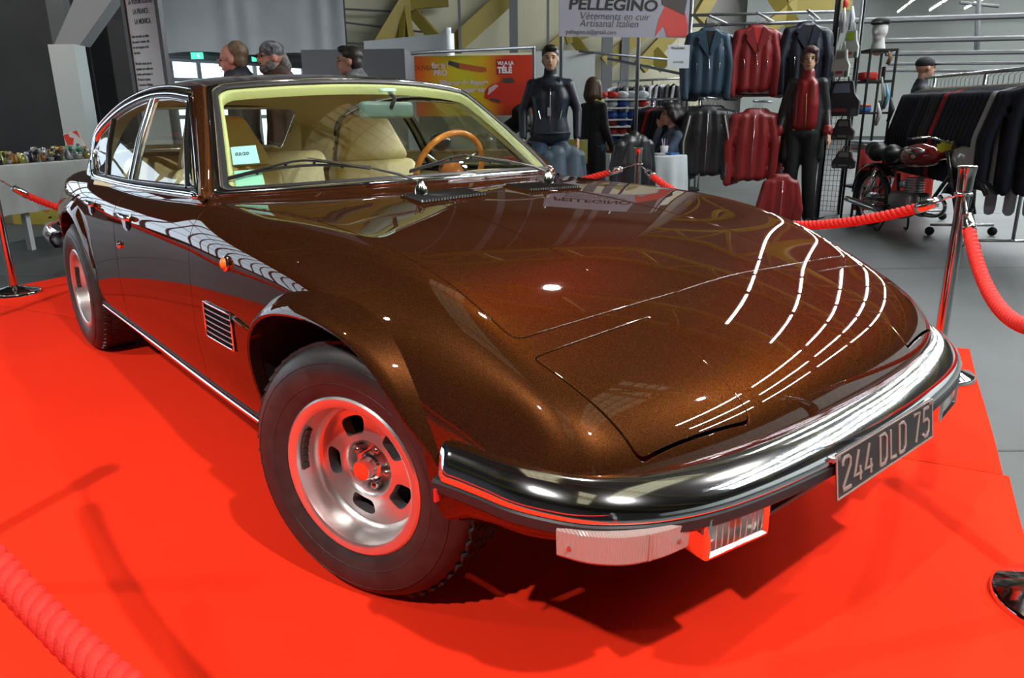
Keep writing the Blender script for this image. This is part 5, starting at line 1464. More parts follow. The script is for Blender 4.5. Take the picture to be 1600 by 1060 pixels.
# three men behind the car
HUN = dict(shl=(.01, .19, 1.47), shr=(.01, -.19, 1.47), chest=(-.02, 0, 1.36), neck=(-.02, 0, 1.51), head=(.035, 0, 1.61))
_p, _h = stand_h(367, 64, 5.7)
r, j, hp_, R_ = figure('person', _p, LEFTWARD + .1, _h, SKIN2, True, J=HUN, hair=hair_cap(noisy('hair_sandy', (.10, .07, .04), (.17, .12, .07), 40, .6), recede=.03), head_down=.16,
    clothes=(('jacket', 'jacket', noisy('navy_jacket', (.008, .010, .016), (.013, .016, .024), 12, .7)), ('trousers', 'trousers', BLKC), ('shoes', 'shoes', BLKC)))
glasses(r, hp_); tag(r, 'person in a dark navy jacket and glasses looking down behind the car roof', 'person')
def bandana(root, hp_, R_, w):
    blob('bandana', [('e', hp_(-.012, 0, .050), (.104, .088, .080), R_), ('e', hp_(-.10, 0, .0), (.03, .03, .03), R_)], noisy('bandana_cloth', (.008, .010, .016), (.20, .21, .23), 26, .8), root, .009, 2)
    blob('hair', [('t', [hp_(-.075, 0, .0), hp_(-.095, 0, -.06), hp_(-.085, 0, -.115)], [.055, .062, .045])], HG, root, .009, 2)
    blob('beard', [('e', hp_(.055, 0, -.085), (.048, .052, .042), R_), ('e', hp_(.02, .05, -.06), (.045, .022, .045), R_), ('e', hp_(.02, -.05, -.06), (.045, .022, .045), R_), ('e', hp_(.092, 0, -.040), (.014, .030, .008), R_)], HG, root, .008, 2)
_p, _h = stand_h(428, 61, 5.8)
r, j, hp_, R_ = figure('person', _p, LEFTWARD + .55, _h, SKIN2, True, J=HUN, hair=bandana,
    clothes=(('jacket', 'jacket', noisy('brown_pullover', (.055, .032, .024), (.075, .045, .035), 14, .8)), ('trousers', 'trousers', BLKC), ('shoes', 'shoes', BLKC)))
glasses(r, hp_, BLACK); tag(r, 'bearded person with a patterned bandana and brown pullover behind the car', 'person')
_p, _h = stand_h(550, 70, 6.4)
r, j, hp_, R_ = figure('person', _p, LEFTWARD + .15, _h, SKIN, True, J=HUN, hair=hair_cap(HD),
    clothes=(('jacket', 'jacket', noisy('grey_jacket', (.16, .17, .18), (.11, .12, .13), 14, .8)), ('trousers', 'trousers', JEANS), ('shoes', 'shoes', BLKC)))
glasses(r, hp_); tag(r, 'dark-haired person in a grey jacket looking left beside the grey partition', 'person')
# woman seen from behind
def woman_hair(root, hp_, R_, w):
    blob('hair', [('e', hp_(-.02, 0, .035), (.112, .098, .100), R_), ('t', [hp_(-.05, 0, 0), hp_(-.06, 0, -.09), hp_(-.04, 0, -.14)], [.095, .105, .08]), ('t', [hp_(0, .06, 0), hp_(.0, .08, -.12)], [.05, .045]), ('t', [hp_(0, -.06, 0), hp_(0, -.08, -.12)], [.05, .045])], HB, root, .009, 1)
_p, _h = stand_h(928, 120, 8.4)
r, j, hp_, R_ = figure('person', _p, AWAY - .75, _h, SKIN, False, hair=woman_hair, J=dict(wrr=(.08, -.26, .86), knl=(.05, .09, .50), anl=(-.10, .10, .10)),
    clothes=(('coat', 'coat', BLKC), ('trousers', 'trousers', JEANS), ('shoes', 'shoes', BLKC)))
blob('scarf', [('t', [(-.05, -.06, 1.47), (.06, -.08, 1.45), (.10, -.12, 1.25), (.11, -.16, 1.0), (.10, -.17, .86)], [.03, .04, .032, .026, .022]), ('t', [(-.05, .06, 1.47), (.06, .05, 1.45)], [.03, .04])], noisy('yellow_scarf', (.55, .50, .10), (.60, .58, .40), 10, .8), r)
tag(r, 'person in a long black coat and yellow scarf standing with back turned', 'person')
ph = empty('mobile_phone', (0, 0, 0)); wv = r.matrix_basis @ Vector((.10, -.27, .755)); 
bm = bmesh.new(); b_box(bm, (0, 0, 0), (.012, .07, .14), bevel=.005); bpy.data.objects.remove(ph)
bpy.context.view_layer.update()
o = from_bm('mobile_phone', bm, BLACK, None, angle=40); o.location = r.matrix_world @ Vector((.10, -.29, .745)); o.rotation_euler = (0, 0, AWAY - .75)
tag(o, 'black mobile phone held low in the hand of the person in the black coat', 'phone')
# bending person by the banner
r, j, hp_, R_ = figure('person', tuple(foot(796, 160, 9.9)), LEFTWARD + math.pi - .35, 1.66, SKIN2, True, hair=hair_cap(HG), head_down=.75,
    J=dict(chest=(.16, 0, 1.18), neck=(.25, 0, 1.33), head=(.34, 0, 1.44), shl=(.20, .17, 1.27), shr=(.20, -.17, 1.27), ell=(.28, .20, 1.02), elr=(.28, -.20, 1.02), wrl=(.48, .06, 1.07), wrr=(.48, -.06, 1.07), pelvis=(-.05, 0, .90)),
    clothes=(('jacket', 'jacket', BLKC), ('trousers', 'trousers', BLKC), ('shoes', 'shoes', BLKC)))
tag(r, 'person in black bending over a phone in front of the red and yellow banner', 'person')
# seated person behind the low black jacket
sp = tuple(foot(1062, 170, 7.75))
r, j, hp_, R_ = figure('person', sp, LEFTWARD + .05, 1.72, SKIN, False, hair=hair_cap(HD, long=.05, fringe=True),
    J=dict(pelvis=(0, 0, .50), chest=(.04, 0, .82), neck=(.06, 0, 1.0), head=(.09, 0, 1.16), shl=(.05, .16, .95), shr=(.05, -.16, .95), ell=(.18, .16, .72), elr=(.26, -.15, .74), wrl=(.38, .08, .76), wrr=(.19, -.06, 1.02), hil=(.02, .10, .50), hir=(.02, -.10, .50), knl=(.44, .12, .52), knr=(.44, -.12, .52), anl=(.42, .12, .10), anr=(.46, -.14, .10)),
    clothes=(('jacket', 'sweater', noisy('blue_grey_top', (.10, .14, .20), (.05, .07, .10), 12, .8)), ('trousers', 'trousers', noisy('pale_jeans', (.16, .21, .27), (.24, .29, .34), 8, .8)), ('shoes', 'shoes', BLKC)))
tag(r, 'seated person in jeans with a hand at the mouth beside the round white table', 'person')
def stool(p, ang):
    r = empty('folding_chair', p, ang); tag(r, 'plain dark folding chair under the seated person', 'chair')
    bm = bmesh.new(); b_box(bm, (0, 0, .38), (.40, .40, .03), bevel=.008); from_bm('seat', bm, BLACK, r, angle=40)
    for sx in (-1, 1):
        for sy in (-1, 1):
            bm = bmesh.new(); b_cyl(bm, Vector((sx * .17, sy * .17, .37)), Vector((sx * .20, sy * .18, 0)), .012, 8); from_bm('leg', bm, DCHROME, r, smooth=True)
    bm = bmesh.new(); b_box(bm, (-.20, 0, .68), (.02, .38, .22), bevel=.008); from_bm('backrest', bm, BLACK, r, angle=40)
    for sy in (-1, 1):
        bm = bmesh.new(); b_cyl(bm, Vector((-.19, sy * .17, .37)), Vector((-.20, sy * .17, .78)), .010, 8); from_bm('back_post', bm, DCHROME, r, smooth=True)
stool(sp, LEFTWARD + .05)
# capped shopper behind the coat rail
def cap(root, hp_, R_, w):
    blob('cap', [('e', hp_(-.012, 0, .055), (.108, .088, .075), R_), ('e', hp_(.10, 0, .045), (.07, .07, .010), R_)], BLKC, root, .009, 2)
r, j, hp_, R_ = figure('person', tuple(foot(1443, 118, 8.4)), LEFTWARD + 2.6, 1.74, SKIN, True, hair=cap, clothes=(('jacket', 'jacket', noisy('navy_jacket', (.008, .010, .016), (.013, .016, .024), 12, .7)), ('trousers', 'trousers', BLKC), ('shoes', 'shoes', BLKC)), head_turn=.5)
tag(r, 'person in a dark cap and jacket behind the long coat rail', 'person')
# male mannequin
LEATH = noisy('navy_leather', (.013, .020, .033), (.018, .027, .042), 18, .42, bump=.25, bscale=30)
_p, _h = stand_h(860, 71, 7.6)
r, j, hp_, R_ = figure('shop_mannequin', _p, TOCAM - .05, _h, WAX, True, hair=hair_cap(HD),
    J=dict(ell=(-.02, .27, 1.14), elr=(-.02, -.27, 1.14), wrl=(.06, .27, .88), wrr=(.06, -.27, .88)),
    clothes=(('leather_jacket', 'jacket', LEATH), ('jeans', 'trousers', JEANS), ('shoes', 'shoes', BLKC)))
bm = bmesh.new(); b_tube(bm, [(.108, 0, .90), (.106, 0, 1.1), (.110, 0, 1.26), (.090, 0, 1.40)], .005, 6); from_bm('zip', bm, CHROME, r, smooth=True)
bm = bmesh.new(); b_box(bm, (.112, -.01, 1.13), (.004, .035, .08)); from_bm('price_tag', bm, mat('grey_tag', (.35, .36, .37), .6), r)
for k_ in (.925,):
    bm = bmesh.new(); b_tube(bm, [Vector((.128 * math.cos(a_), .195 * math.sin(a_), k_)) for a_ in [q * math.pi / 16 for q in range(32)]], .016, 8, closed=True); from_bm('waistband', bm, LEATH, r, smooth=True)
for s in (1, -1):
    bm = bmesh.new(); b_tube(bm, [(.100, s * .115, 1.14), (.112, s * .095, 1.06)], .004, 6); from_bm('pocket_zip', bm, CHROME, r)
    bm = bmesh.new(); b_prism(bm, [(s * .005, 1.405), (s * .085, 1.455), (s * .10, 1.41), (s * .05, 1.35)], .012, Matrix(((0, 0, 1, .075), (1, 0, 0, 0), (0, 1, 0, 0), (0, 0, 0, 1)))); from_bm('collar', bm, LEATH, r)
blob('polo_collar', [('t', [(-.01, 0, 1.44), (-.005, 0, 1.53)], [.070, .062])], BLKC, r)
bm = bmesh.new(); b_lathe(bm, [(.17, 0), (.17, .006), (0, .01)], 28); from_bm('base_plate', bm, CHROME, r, smooth=True)
tag(r, 'male shop mannequin in navy leather jacket and blue jeans', 'mannequin')
# female mannequin
_p, _h = stand_h(1267, 72, 7.45)
r, j, hp_, R_ = figure('shop_mannequin', _p, TOCAM - .35, _h, WAX, False, hair=hair_cap(noisy('hair_auburn', (.07, .035, .035), (.12, .07, .07), 30, .5), fringe=True),
    J=dict(ell=(-.03, .20, 1.15), elr=(-.03, -.20, 1.15), wrl=(.06, .235, .92), wrr=(.05, -.225, .90), knl=(.03, .10, .50), knr=(.02, -.08, .50), anl=(.02, .13, .09), anr=(-.03, -.07, .09)),
    clothes=(('trousers', 'trousers', BLKC), ('shoes', 'shoes', BLKC)))
GL = mat('black_leather', (.014, .016, .017), .42, 0, .15); RL = mat('red_leather', (.22, .010, .012), .35, 0, .25)
blob('long_coat', [('t', [(-.02, yy, 1.37), (-.03, yy * 1.1, 1.2), (-.02, yy * 1.2, .98), (0, yy * 1.65, .70)], [.080, .088, .092, .085]) for yy in (-.085, .085)] + [('t', [(0, 0, 1.40), (0, s * .14, 1.40), (-.03, s * .20, 1.15), (.05, s * .23, .95)], [.06, .060, .050, .042]) for s in (1, -1)], GL, r)
blob('red_jacket', [('t', [(.030, yy, 1.38), (.040, yy, 1.2), (.045, yy, 1.02)], [.068, .085, .085]) for yy in (-.035, .045)] + [('t', [(0, 0, 1.42), (0, 0, 1.50)], [.078, .066])], RL, r)
for s in (1, -1): blob('cuff', [('t', [(.045, s * .228, .965), (.055, s * .232, .935)], [.050, .048])], RL, r)
bm = bmesh.new(); b_tube(bm, [(.130, .02, .95), (.130, .015, 1.1), (.115, .0, 1.30)], .004, 6); from_bm('zip', bm, mat('brass_zip', (.6, .35, .15), .3, .8), r, smooth=True)
bm = bmesh.new(); b_lathe(bm, [(.17, 0), (.17, .006), (0, .01)], 28); from_bm('base_plate', bm, CHROME, r, smooth=True)
tag(r, 'female shop mannequin in red leather jacket under an open black coat', 'mannequin')

# ---- hanging garments: facing +x, shoulders along y, hook at the origin ----
def jacket_proto(name, m, length=.60, width=.44, lapel=True, stripe=None, thick=.075, zipm=None, lining=None):
    root = empty(name, (0, 0, 0)); z0 = -.10; zh = z0 - length
    P = []
    for yy in (-.10, 0, .10):
        P.append(('t', [(0, yy * .9, z0 - .05), (0, yy * 1.05, z0 - .22), (0, yy, zh + .03)], [thick * .8, thick, thick * .9]))
    for s in (1, -1):
        P.append(('t', [(0, 0, z0 - .02), (0, s * width * .40, z0 - .06)], [thick * .62, thick * .70]))
        P.append(('t', [(0, s * width * .40, z0 - .06), (.01, s * (width * .5 + .015), z0 - .32), (.025, s * (width * .5 + .0), zh - .04)], [thick * .72, .055, .043]))
    P.append(('t', [(-.01, -.05, z0 - .0), (-.01, .05, z0 - .0)], [.045, .045]))
    b = blob('jacket', P, m, root, .014, 2)
    bm = bmesh.new(); b_tube(bm, [(0, 0, z0 + .01), (0, 0, -.03), (0, .018, -.012), (0, .012, .004), (0, -.006, .0)], .003, 6); from_bm('hanger_hook', bm, DCHROME, root, smooth=True)
    bm = bmesh.new(); b_box(bm, (0, 0, z0 + .028), (.02, .10, .035), bevel=.008); from_bm('hanger', bm, BLACK, root, angle=40)
    x = thick + .004
    if lapel:
        for s in (1, -1):
            bm = bmesh.new(); M = Matrix(((0, 0, 1, x - .008), (1, 0, 0, 0), (0, 1, 0, 0), (0, 0, 0, 1)))
            b_prism(bm, [(s * .050, z0 + .01), (s * .135, z0 - .055), (s * .105, z0 - .085), (s * .12, z0 - .105), (s * .02, z0 - .235), (s * .005, z0 - .19)], .012, M); from_bm('lapel', bm, m, b)
        bm = bmesh.new(); M = Matrix(((0, 0, 1, x - .014), (1, 0, 0, 0), (0, 1, 0, 0), (0, 0, 0, 1))); b_prism(bm, [(-.048, z0 + .0), (.048, z0 + .0), (.005, z0 - .19)], .010, M); from_bm('lining', bm, lining or BLACK, b)
        bm = bmesh.new(); b_tube(bm, [(x, -.005, z0 - .23), (x + .002, .02, z0 - .4), (x - .004, .035, zh + .02)], .0035, 6); from_bm('zip', bm, zipm or CHROME, b, smooth=True)
        for s in (1, -1):
            bm = bmesh.new(); b_tube(bm, [(x - .004, s * .12, z0 - .30), (x - .004, s * .115, z0 - .40)], .004, 6); from_bm('pocket_zip', bm, CHROME, b, smooth=True)
    else:
        bm = bmesh.new(); b_tube(bm, [(x, 0, z0 - .03), (x + .002, .0, z0 - .4), (x - .004, .0, zh + .01)], .003, 6); from_bm('zip', bm, zipm or CHROME, b, smooth=True)
    if stripe:
        for s in (1, -1):
            bm = bmesh.new(); b_tube(bm, [(thick * .70, s * width * .40, z0 - .06), (.066, s * (width * .5 + .015), z0 - .32), (.068, s * (width * .5), zh - .03)], .010, 6, flat=.5); from_bm('sleeve_stripe', bm, stripe, b, smooth=True)
    return root
def place(o, loc, ang, label=None, group=None, cat='jacket', scale=None):
    o.location = loc; o.rotation_euler = (0, 0, ang)
    if scale: o.scale = scale
    tag(o, label, cat, group); return o
NAVYL = mat('navy_leather_soft', (.013, .019, .034), .38, 0, .2); BLUEL = mat('petrol_leather', (.030, .066, .105), .42, 0, .2); REDL = mat('wine_leather', (.24, .014, .016), .40, 0, .2); BLKL = mat('charcoal_leather', (.012, .014, .016), .40, 0, .2)
BRIGHTRED = mat('red_lining', (.55, .02, .015), .6)
def row(proto, px, py, d, n, dd, front_label, back_label, group, ang=TOCAM, sx=.0):
    """front garment plus n more hanging behind it on the same arm"""
    for k in range(n + 1):
        o = proto if k == 0 else copy_tree(proto)
        p = at(px, py, d) + FW * (k * dd) + RT * (k * dd * sx)
        place(o, p, ang, front_label if k == 0 else back_label, None if k == 0 else group)
DR = 7.6
row(jacket_proto('leather_jacket', BLUEL), 1108, 33, DR, 4, .09, 'petrol blue leather biker jacket hanging at the front of the top rail', 'petrol blue leather jacket hanging behind the first blue biker jacket', 'blue jackets behind the blue biker jacket', sx=.55)
row(jacket_proto('leather_jacket', REDL, lining=BRIGHTRED), 1183, 28, DR, 4, .09, 'dark red leather biker jacket with bright red lining on the top rail', 'dark red leather jacket hanging behind the red biker jacket', 'red jackets behind the red biker jacket', sx=.55)
row(jacket_proto('leather_jacket', NAVYL, width=.46), 1262, 24, DR, 5, .08, 'navy leather biker jacket on the top rail above the female mannequin', 'navy leather jacket hanging behind the navy biker jacket', 'navy jackets behind the navy biker jacket', sx=.55)
row(jacket_proto('leather_jacket', BLKL, .64, .44, False, mat('pale_stripe', (.35, .33, .30), .6)), 1105, 155, DR, 3, .10, 'black leather jacket with pale sleeve stripes on the lower rail', 'dark red leather jacket behind the striped black jacket', 'red jackets behind the striped black jacket', sx=.6)
row(jacket_proto('leather_jacket', REDL, .66, .46, False), 1178, 160, DR, 3, .10, 'dark red leather zip jacket in the middle of the lower rail', 'dark red leather zip jacket hanging behind the middle lower red jacket', 'red zip jackets on the lower rail', sx=.6)
# display rail with straight arms
def rail_stand():
    r = empty('garment_rail', hall(0, 0)); r.location = (0, 0, 0); tag(r, 'grey tubular display rail with straight arms carrying leather jackets', 'clothes rail')
    g = mat('rail_grey', (.32, .34, .36), .35, .6)
    d = DR + .55
    def T(name, pts, rad): bm = bmesh.new(); b_tube(bm, pts, rad, 8); from_bm(name, bm, g, r, smooth=True)
    a, b = at(1080, 40, d), at(1310, 33, d); T('cross_bar', [a, b], .018)
    a2, b2 = at(1075, 24, d - .1), at(1310, 18, d - .1); T('cross_bar', [a2, b2], .016)
    for px in (1078, 1303): p = foot(px, 60, d); T('upright', [p, Vector((p.x, p.y, at(px, -30, d).z))], .02)
    for px, py in ((1108, 30), (1183, 25), (1262, 21)):
        p = at(px, py, DR - .06); q = p + FW * .8 + RT * .44; T('arm', [p - Vector((0, 0, -.03)), q + Vector((0, 0, .03))], .013)
    a, b = at(1080, 150, d), at(1290, 148, d); T('lower_bar', [a, b], .018)
    for px, py in ((1105, 153), (1178, 158)):
        p = at(px, py, DR - .06); q = p + FW * .7 + RT * .42; T('arm', [p, q + Vector((0, 0, .0))], .012)
rail_stand()
row(jacket_proto('leather_jacket', REDL, .42, .36, False, thick=.06), 1222, 262, 7.5, 0, .1, 'short red leather waistcoat low on the stand beside the female mannequin', '', '')
# jackets on low busts
def bust_jacket(px, py, d, m, lab):
    r = empty('bust_form', tuple(foot(px, py + 20, d))); z = at(px, py, d).z; r.rotation_euler = (0, 0, TOCAM + .5); tag(r, lab, 'display bust')
    P = [('t', [(0, yy, z - .06), (0, yy * 1.1, z - .25), (0, yy, z - .50)], [.09, .115, .10]) for yy in (-.08, .08)] + [('t', [(0, 0, z - .04), (0, s * .17, z - .08), (-.01, s * .22, z - .30), (.02, s * .23, z - .55)], [.06, .07, .055, .042]) for s in (1, -1)] + [('t', [(0, 0, z - .06), (0, 0, z + .01)], [.07, .06])]
    blob('jacket', P, m, r); bm = bmesh.new(); b_cyl(bm, Vector((0, 0, z - .5)), Vector((0, 0, .01)), .02, 10); from_bm('stand_pole', bm, CHROME, r, smooth=True)
    bm = bmesh.new(); b_lathe(bm, [(.16, 0), (.16, .01), (0, .015)], 24); from_bm('base_plate', bm, CHROME, r, smooth=True)
    bm = bmesh.new(); b_cyl(bm, Vector((0, 0, z)), Vector((0, 0, z + .05)), .045, 12); from_bm('neck_block', bm, BLACK, r, smooth=True)
bust_jacket(880, 232, 6.9, noisy('blue_jacket_cloth', (.03, .05, .075), (.05, .08, .11), 8, .6), 'low display bust in a slate blue jacket in front of the male mannequin')
bust_jacket(990, 215, 7.2, BLKL, 'low display bust in a black jacket behind the chrome post')
# =====================================================================
#                       BACKGROUND FURNISHINGS
# =====================================================================
def plane_frame(px0, px1, pyt, pyb, d0, d1):
    """upright board: left edge at photo column px0 and depth d0, right edge px1, d1"""
    A = at(px0, pyt, d0); B = at(px0, pyb, d0); C_ = at(px1, pyt, d1)
    X = Vector((C_.x - A.x, C_.y - A.y, 0)); W_ = X.length; X.normalize(); Z = X.cross(Vector((0, 0, 1)))
    O = Vector((A.x, A.y, B.z)); H_ = A.z - B.z
    M = Matrix(((X.x, 0, -Z.x * -1, O.x), (X.y, 0, -Z.y * -1, O.y), (0, 1, 0, O.z), (0, 0, 0, 1)))
    # local x right, local y up, local z towards the viewer
    n = X.cross(Vector((0, 0, 1))); M = Matrix(((X.x, 0, n.x, O.x), (X.y, 0, n.y, O.y), (X.z, 1, n.z, O.z), (0, 0, 0, 1)))
    return M, W_, H_
def slab(name, M, x0, y0, x1, y1, z0, z1, m, parent=None, bevel=0):
    bm = bmesh.new(); b_box(bm, ((x0 + x1) / 2, (y0 + y1) / 2, (z0 + z1) / 2), (abs(x1 - x0), abs(y1 - y0), abs(z1 - z0)), bevel=bevel); bmesh.ops.transform(bm, matrix=M, verts=bm.verts)
    return from_bm(name, bm, m, parent)
def poly(name, M, pts, z, m, parent, th=.003):
    bm = bmesh.new(); b_prism(bm, pts, th, M @ Matrix.Translation((0, 0, z))); return from_bm(name, bm, m, parent)
def txt(name, s, M, x, y, size, m, parent, z=.006, sx=1.0, align='LEFT', **k):
    return text_obj(name, s, size, M @ Matrix.Translation((x, y, z)), m, parent, .0008, sx, align, **k)
INK = mat('ink_black', (.012, .012, .013), .6); WHT = mat('print_white', (.75, .75, .75), .6)
# ---- name banner of the leather stall ----
M, W_, H_ = plane_frame(874, 1080, -42, 54, 7.3, 7.6)
def grad_mat(name, stops):
    m = mat(name, stops[0][1], .55); nt = m.node_tree; b = nt.nodes['Principled BSDF']; tc = nt.nodes.new('ShaderNodeTexCoord'); sp = nt.nodes.new('ShaderNodeSeparateXYZ'); r = nt.nodes.new('ShaderNodeValToRGB')
    while len(r.color_ramp.elements) < len(stops): r.color_ramp.elements.new(.5)
    for e, (p, c_) in zip(r.color_ramp.elements, stops): e.position = p; e.color = (*c_, 1)
    nt.links.new(tc.outputs['Generated'], sp.inputs[0]); nt.links.new(sp.outputs[0], r.inputs[0]); nt.links.new(r.outputs[0], b.inputs['Base Color']); return m
ban = slab('stall_banner', M, 0, 0, W_, H_, -.004, .004, mat('banner_grey', (.36, .36, .42), .6))
tag(ban, 'grey stall banner advertising Italian leather clothing with a red jacket picture', 'banner')
k = H_ / 96
txt('banner_title', 'PELLEGINO', M, W_ * .065, H_ * .44, 24 * k, INK, ban, sx=1.30, bold=.004, shear=.12)
txt('banner_line', 'Vêtements en cuir', M, W_ * .15, H_ * .285, 16 * k, mat('ink_grey', (.09, .09, .10), .6), ban, sx=1.05, shear=.2)
txt('banner_line', 'Artisanal Italien', M, W_ * .15, H_ * .165, 16 * k, mat('ink_grey', (.09, .09, .10), .6), ban, sx=1.05, shear=.2)
txt('banner_line', 'pellegino.it@gmail.com', M, W_ * .05, H_ * .045, 9.5 * k, mat('ink_grey', (.09, .09, .10), .6), ban)
poly('jacket_picture', M, [(W_ * .735, .01), (W_ * .76, H_ * .30), (W_ * .80, H_ * .50), (W_ * .83, H_ * .62), (W_ * .92, H_ * .62), (W_ * .97, H_ * .40), (W_ * .995, H_ * .2), (W_ * .99, .01), (W_ * .83, .01), (W_ * .80, H_ * .20)], .004, mat('print_red', (.62, .06, .05), .55), ban)
poly('hair_picture', M, [(W_ * .76, H_ * .99), (W_ * .78, H_ * .55), (W_ * .83, H_ * .50), (W_ * .96, H_ * .38), (W_ * .98, H_ * .7), (W_ * .98, H_ * .99)], .006, mat('print_dark', (.05, .035, .03), .55), ban)
bm = bmesh.new()
GALV = mat('galvanised', (.22, .24, .26), .4, .7)
def pole(px, pytop, d, lab, r=.022, base=0.0, m=None, kind=None, name='stall_post', x=None):
    p = foot(px, max(60, pytop), d); zt = at(px, pytop, d).z; bm = bmesh.new(); b_cyl(bm, Vector((p.x, p.y, base)), Vector((p.x, p.y, zt)), r, 12)
    o = from_bm(name, bm, m or GALV, None, angle=50); return tag(o, lab, 'post')
pole(877, -60, 8.2, 'grey steel post carrying the left end of the grey stall banner')
pole(998, -60, 8.3, 'grey steel post standing behind the middle of the grey stall banner')
# stall frame tubes
def tube_thing(name, pts, r, m, lab, cat, px=True):
    bm = bmesh.new(); b_tube(bm, pts, r, 8); o = from_bm(name, bm, m, None, smooth=True); return tag(o, lab, cat)
tube_thing('stall_tube', [at(1062, 40, 8.3), at(1312, 34, 8.3)], .018, GALV, 'horizontal grey tube spanning the top of the leather stall', 'tube')
tube_thing('stall_tube', [at(950, 92, 10.5), at(1078, 118, 9.0)], .018, GALV, 'thin grey tube sloping behind the grey stall banner', 'tube')
tube_thing('stall_tube', [at(905, 80, 10.8), at(1060, 95, 11.5)], .018, GALV, 'upper grey tube of the white stall behind the person in black', 'tube')
# price card
M, W_, H_ = plane_frame(1044, 1078, 70, 106, 7.5, 7.55); cdn = slab('price_card', M, 0, 0, W_, H_, -.002, .002, mat('card_white', (.62, .70, .74), .6))
tag(cdn, 'white stall card hanging from a tube beside the blue jacket', 'card'); txt('card_text', 'PELLEGINO', M, W_ * .14, H_ * .82, .030, INK, cdn, z=.003); txt('card_text', 'LEATHER', M, W_ * .26, H_ * .22, .028, INK, cdn, z=.003)
bm = bmesh.new(); b_cyl(bm, at(1061, 60, 7.52), at(1061, 71, 7.52), .004, 6); from_bm('card_clip', bm, DCHROME, cdn)
# ---- red / yellow banner ----
M, W_, H_ = plane_frame(634, 832, 88, 182, 9.9, 9.9)
BY = grad_mat('banner_colours', [(0, (.62, .045, .01)), (.14, (.66, .14, .01)), (.26, (.62, .38, .01)), (.45, (.55, .50, .02)), (.60, (.60, .40, .01)), (.70, (.62, .18, .01)), (.78, (.55, .04, .008)), (1, (.58, .035, .008))])
ban = slab('scratch_pen_banner', M, 0, 0, W_, H_, -.004, .004, BY); tag(ban, 'red and yellow banner advertising a car scratch remover pen', 'banner')
u = H_ / 94
LIL = mat('print_lilac', (.62, .55, .62), .6)
txt('banner_line', 'NOUVEAU !', M, W_ * .02, H_ * .77, 10 * u, mat('print_maroon', (.16, .03, .01), .6), ban)
txt('banner_line', 'fix it !', M, W_ * .20, H_ * .80, 12 * u, LIL, ban, bold=.003); txt('banner_line', 'PRO', M, W_ * .215, H_ * .68, 11.5 * u, LIL, ban, bold=.003)
txt('banner_line', 'Effaceur de Rayure', M, W_ * .26, H_ * .52, 10.5 * u, LIL, ban, bold=.003); txt('banner_line', 'Transparente', M, W_ * .36, H_ * .40, 10.5 * u, LIL, ban, bold=.003)
txt('banner_line', 'Professionnel', M, W_ * .26, H_ * .22, 11 * u, mat('print_green', (.12, .25, .10), .6), ban)
poly('tv_patch', M, [(W_ * .715, H_ * .68), (W_ * .82, H_ * .68), (W_ * .82, H_ * .93), (W_ * .715, H_ * .93)], .004, mat('print_deep_red', (.40, .012, .01), .55), ban)
txt('banner_line', 'VU A LA', M, W_ * .724, H_ * .845, 7 * u, WHT, ban, z=.009, bold=.004); txt('banner_line', 'TÉLÉ', M, W_ * .722, H_ * .71, 12.5 * u, WHT, ban, z=.009, bold=.006, sx=.9)
pen = [(.33, .86), (.34, .92), (.42, .88), (.63, .80), (.64, .74), (.60, .72), (.42, .79)]
poly('pen_picture', M, [(W_ * a, H_ * b) for a, b in pen], .004, mat('print_pen_red', (.42, .10, .03), .5), ban); poly('pen_cap_picture', M, [(W_ * a, H_ * b) for a, b in pen[:3] + [(.42, .79)]], .006, mat('print_pen_grey', (.06, .05, .04), .5), ban)
cr = [(.61, .30), (.63, .45), (.68, .53), (.74, .56), (.76, .64), (.84, .64), (.88, .56), (.95, .58), (.97, .50), (.93, .34), (.80, .22), (.72, .20)]
poly('car_picture', M, [(W_ * a, H_ * b) for a, b in cr], .004, mat('print_car_red', (.50, .03, .015), .5), ban); poly('car_picture_glass', M, [(W_ * a, H_ * b) for a, b in ((.745, .56), (.77, .62), (.84, .62), (.86, .55), (.79, .53))], .006, mat('print_pen_grey', (.06, .05, .04), .5), ban)
poly('car_picture_shine', M, [(W_ * a, H_ * b) for a, b in ((.65, .46), (.70, .52), (.73, .50), (.69, .42), (.64, .34))], .006, mat('print_shine', (.60, .45, .42), .5), ban); poly('car_picture_grille', M, [(W_ * a, H_ * b) for a, b in ((.66, .30), (.74, .26), (.74, .22), (.67, .25))], .006, mat('print_pen_grey', (.06, .05, .04), .5), ban)
pole(636, 84, 10, 'grey post at the left end of the red and yellow banner', .02); pole(834, 74, 10, 'grey post at the right end of the red and yellow banner', .025)
tube_thing('stall_tube', [at(575, 92, 9.2), at(660, 82, 9.7), at(836, 74, 10)], .02, GALV, 'bent grey tube running above the red and yellow banner', 'tube')
# white sheet behind lower part of the stall
M, W_, H_ = plane_frame(640, 835, 176, 232, 10.4, 10.4); tag(slab('stall_sheet', M, 0, -.5, W_, H_, -.004, .004, mat('pale_green_sheet', (.33, .42, .40), .7)), 'pale green sheet closing the stall below the red and yellow banner', 'sheet')
M, W_, H_ = plane_frame(836, 930, 80, 300, 10.9, 10.9)
for a, b, lab in ((0, .42, 'white stall panel behind the male mannequin'), (.45, 1.0, 'white stall panel behind the person in the black coat')):
    q = slab('white_screen', M, W_ * a, -.4, W_ * b, H_, -.01, .01, mat('stall_white', (.45, .50, .50), .6)); tag(q, lab, 'panel')
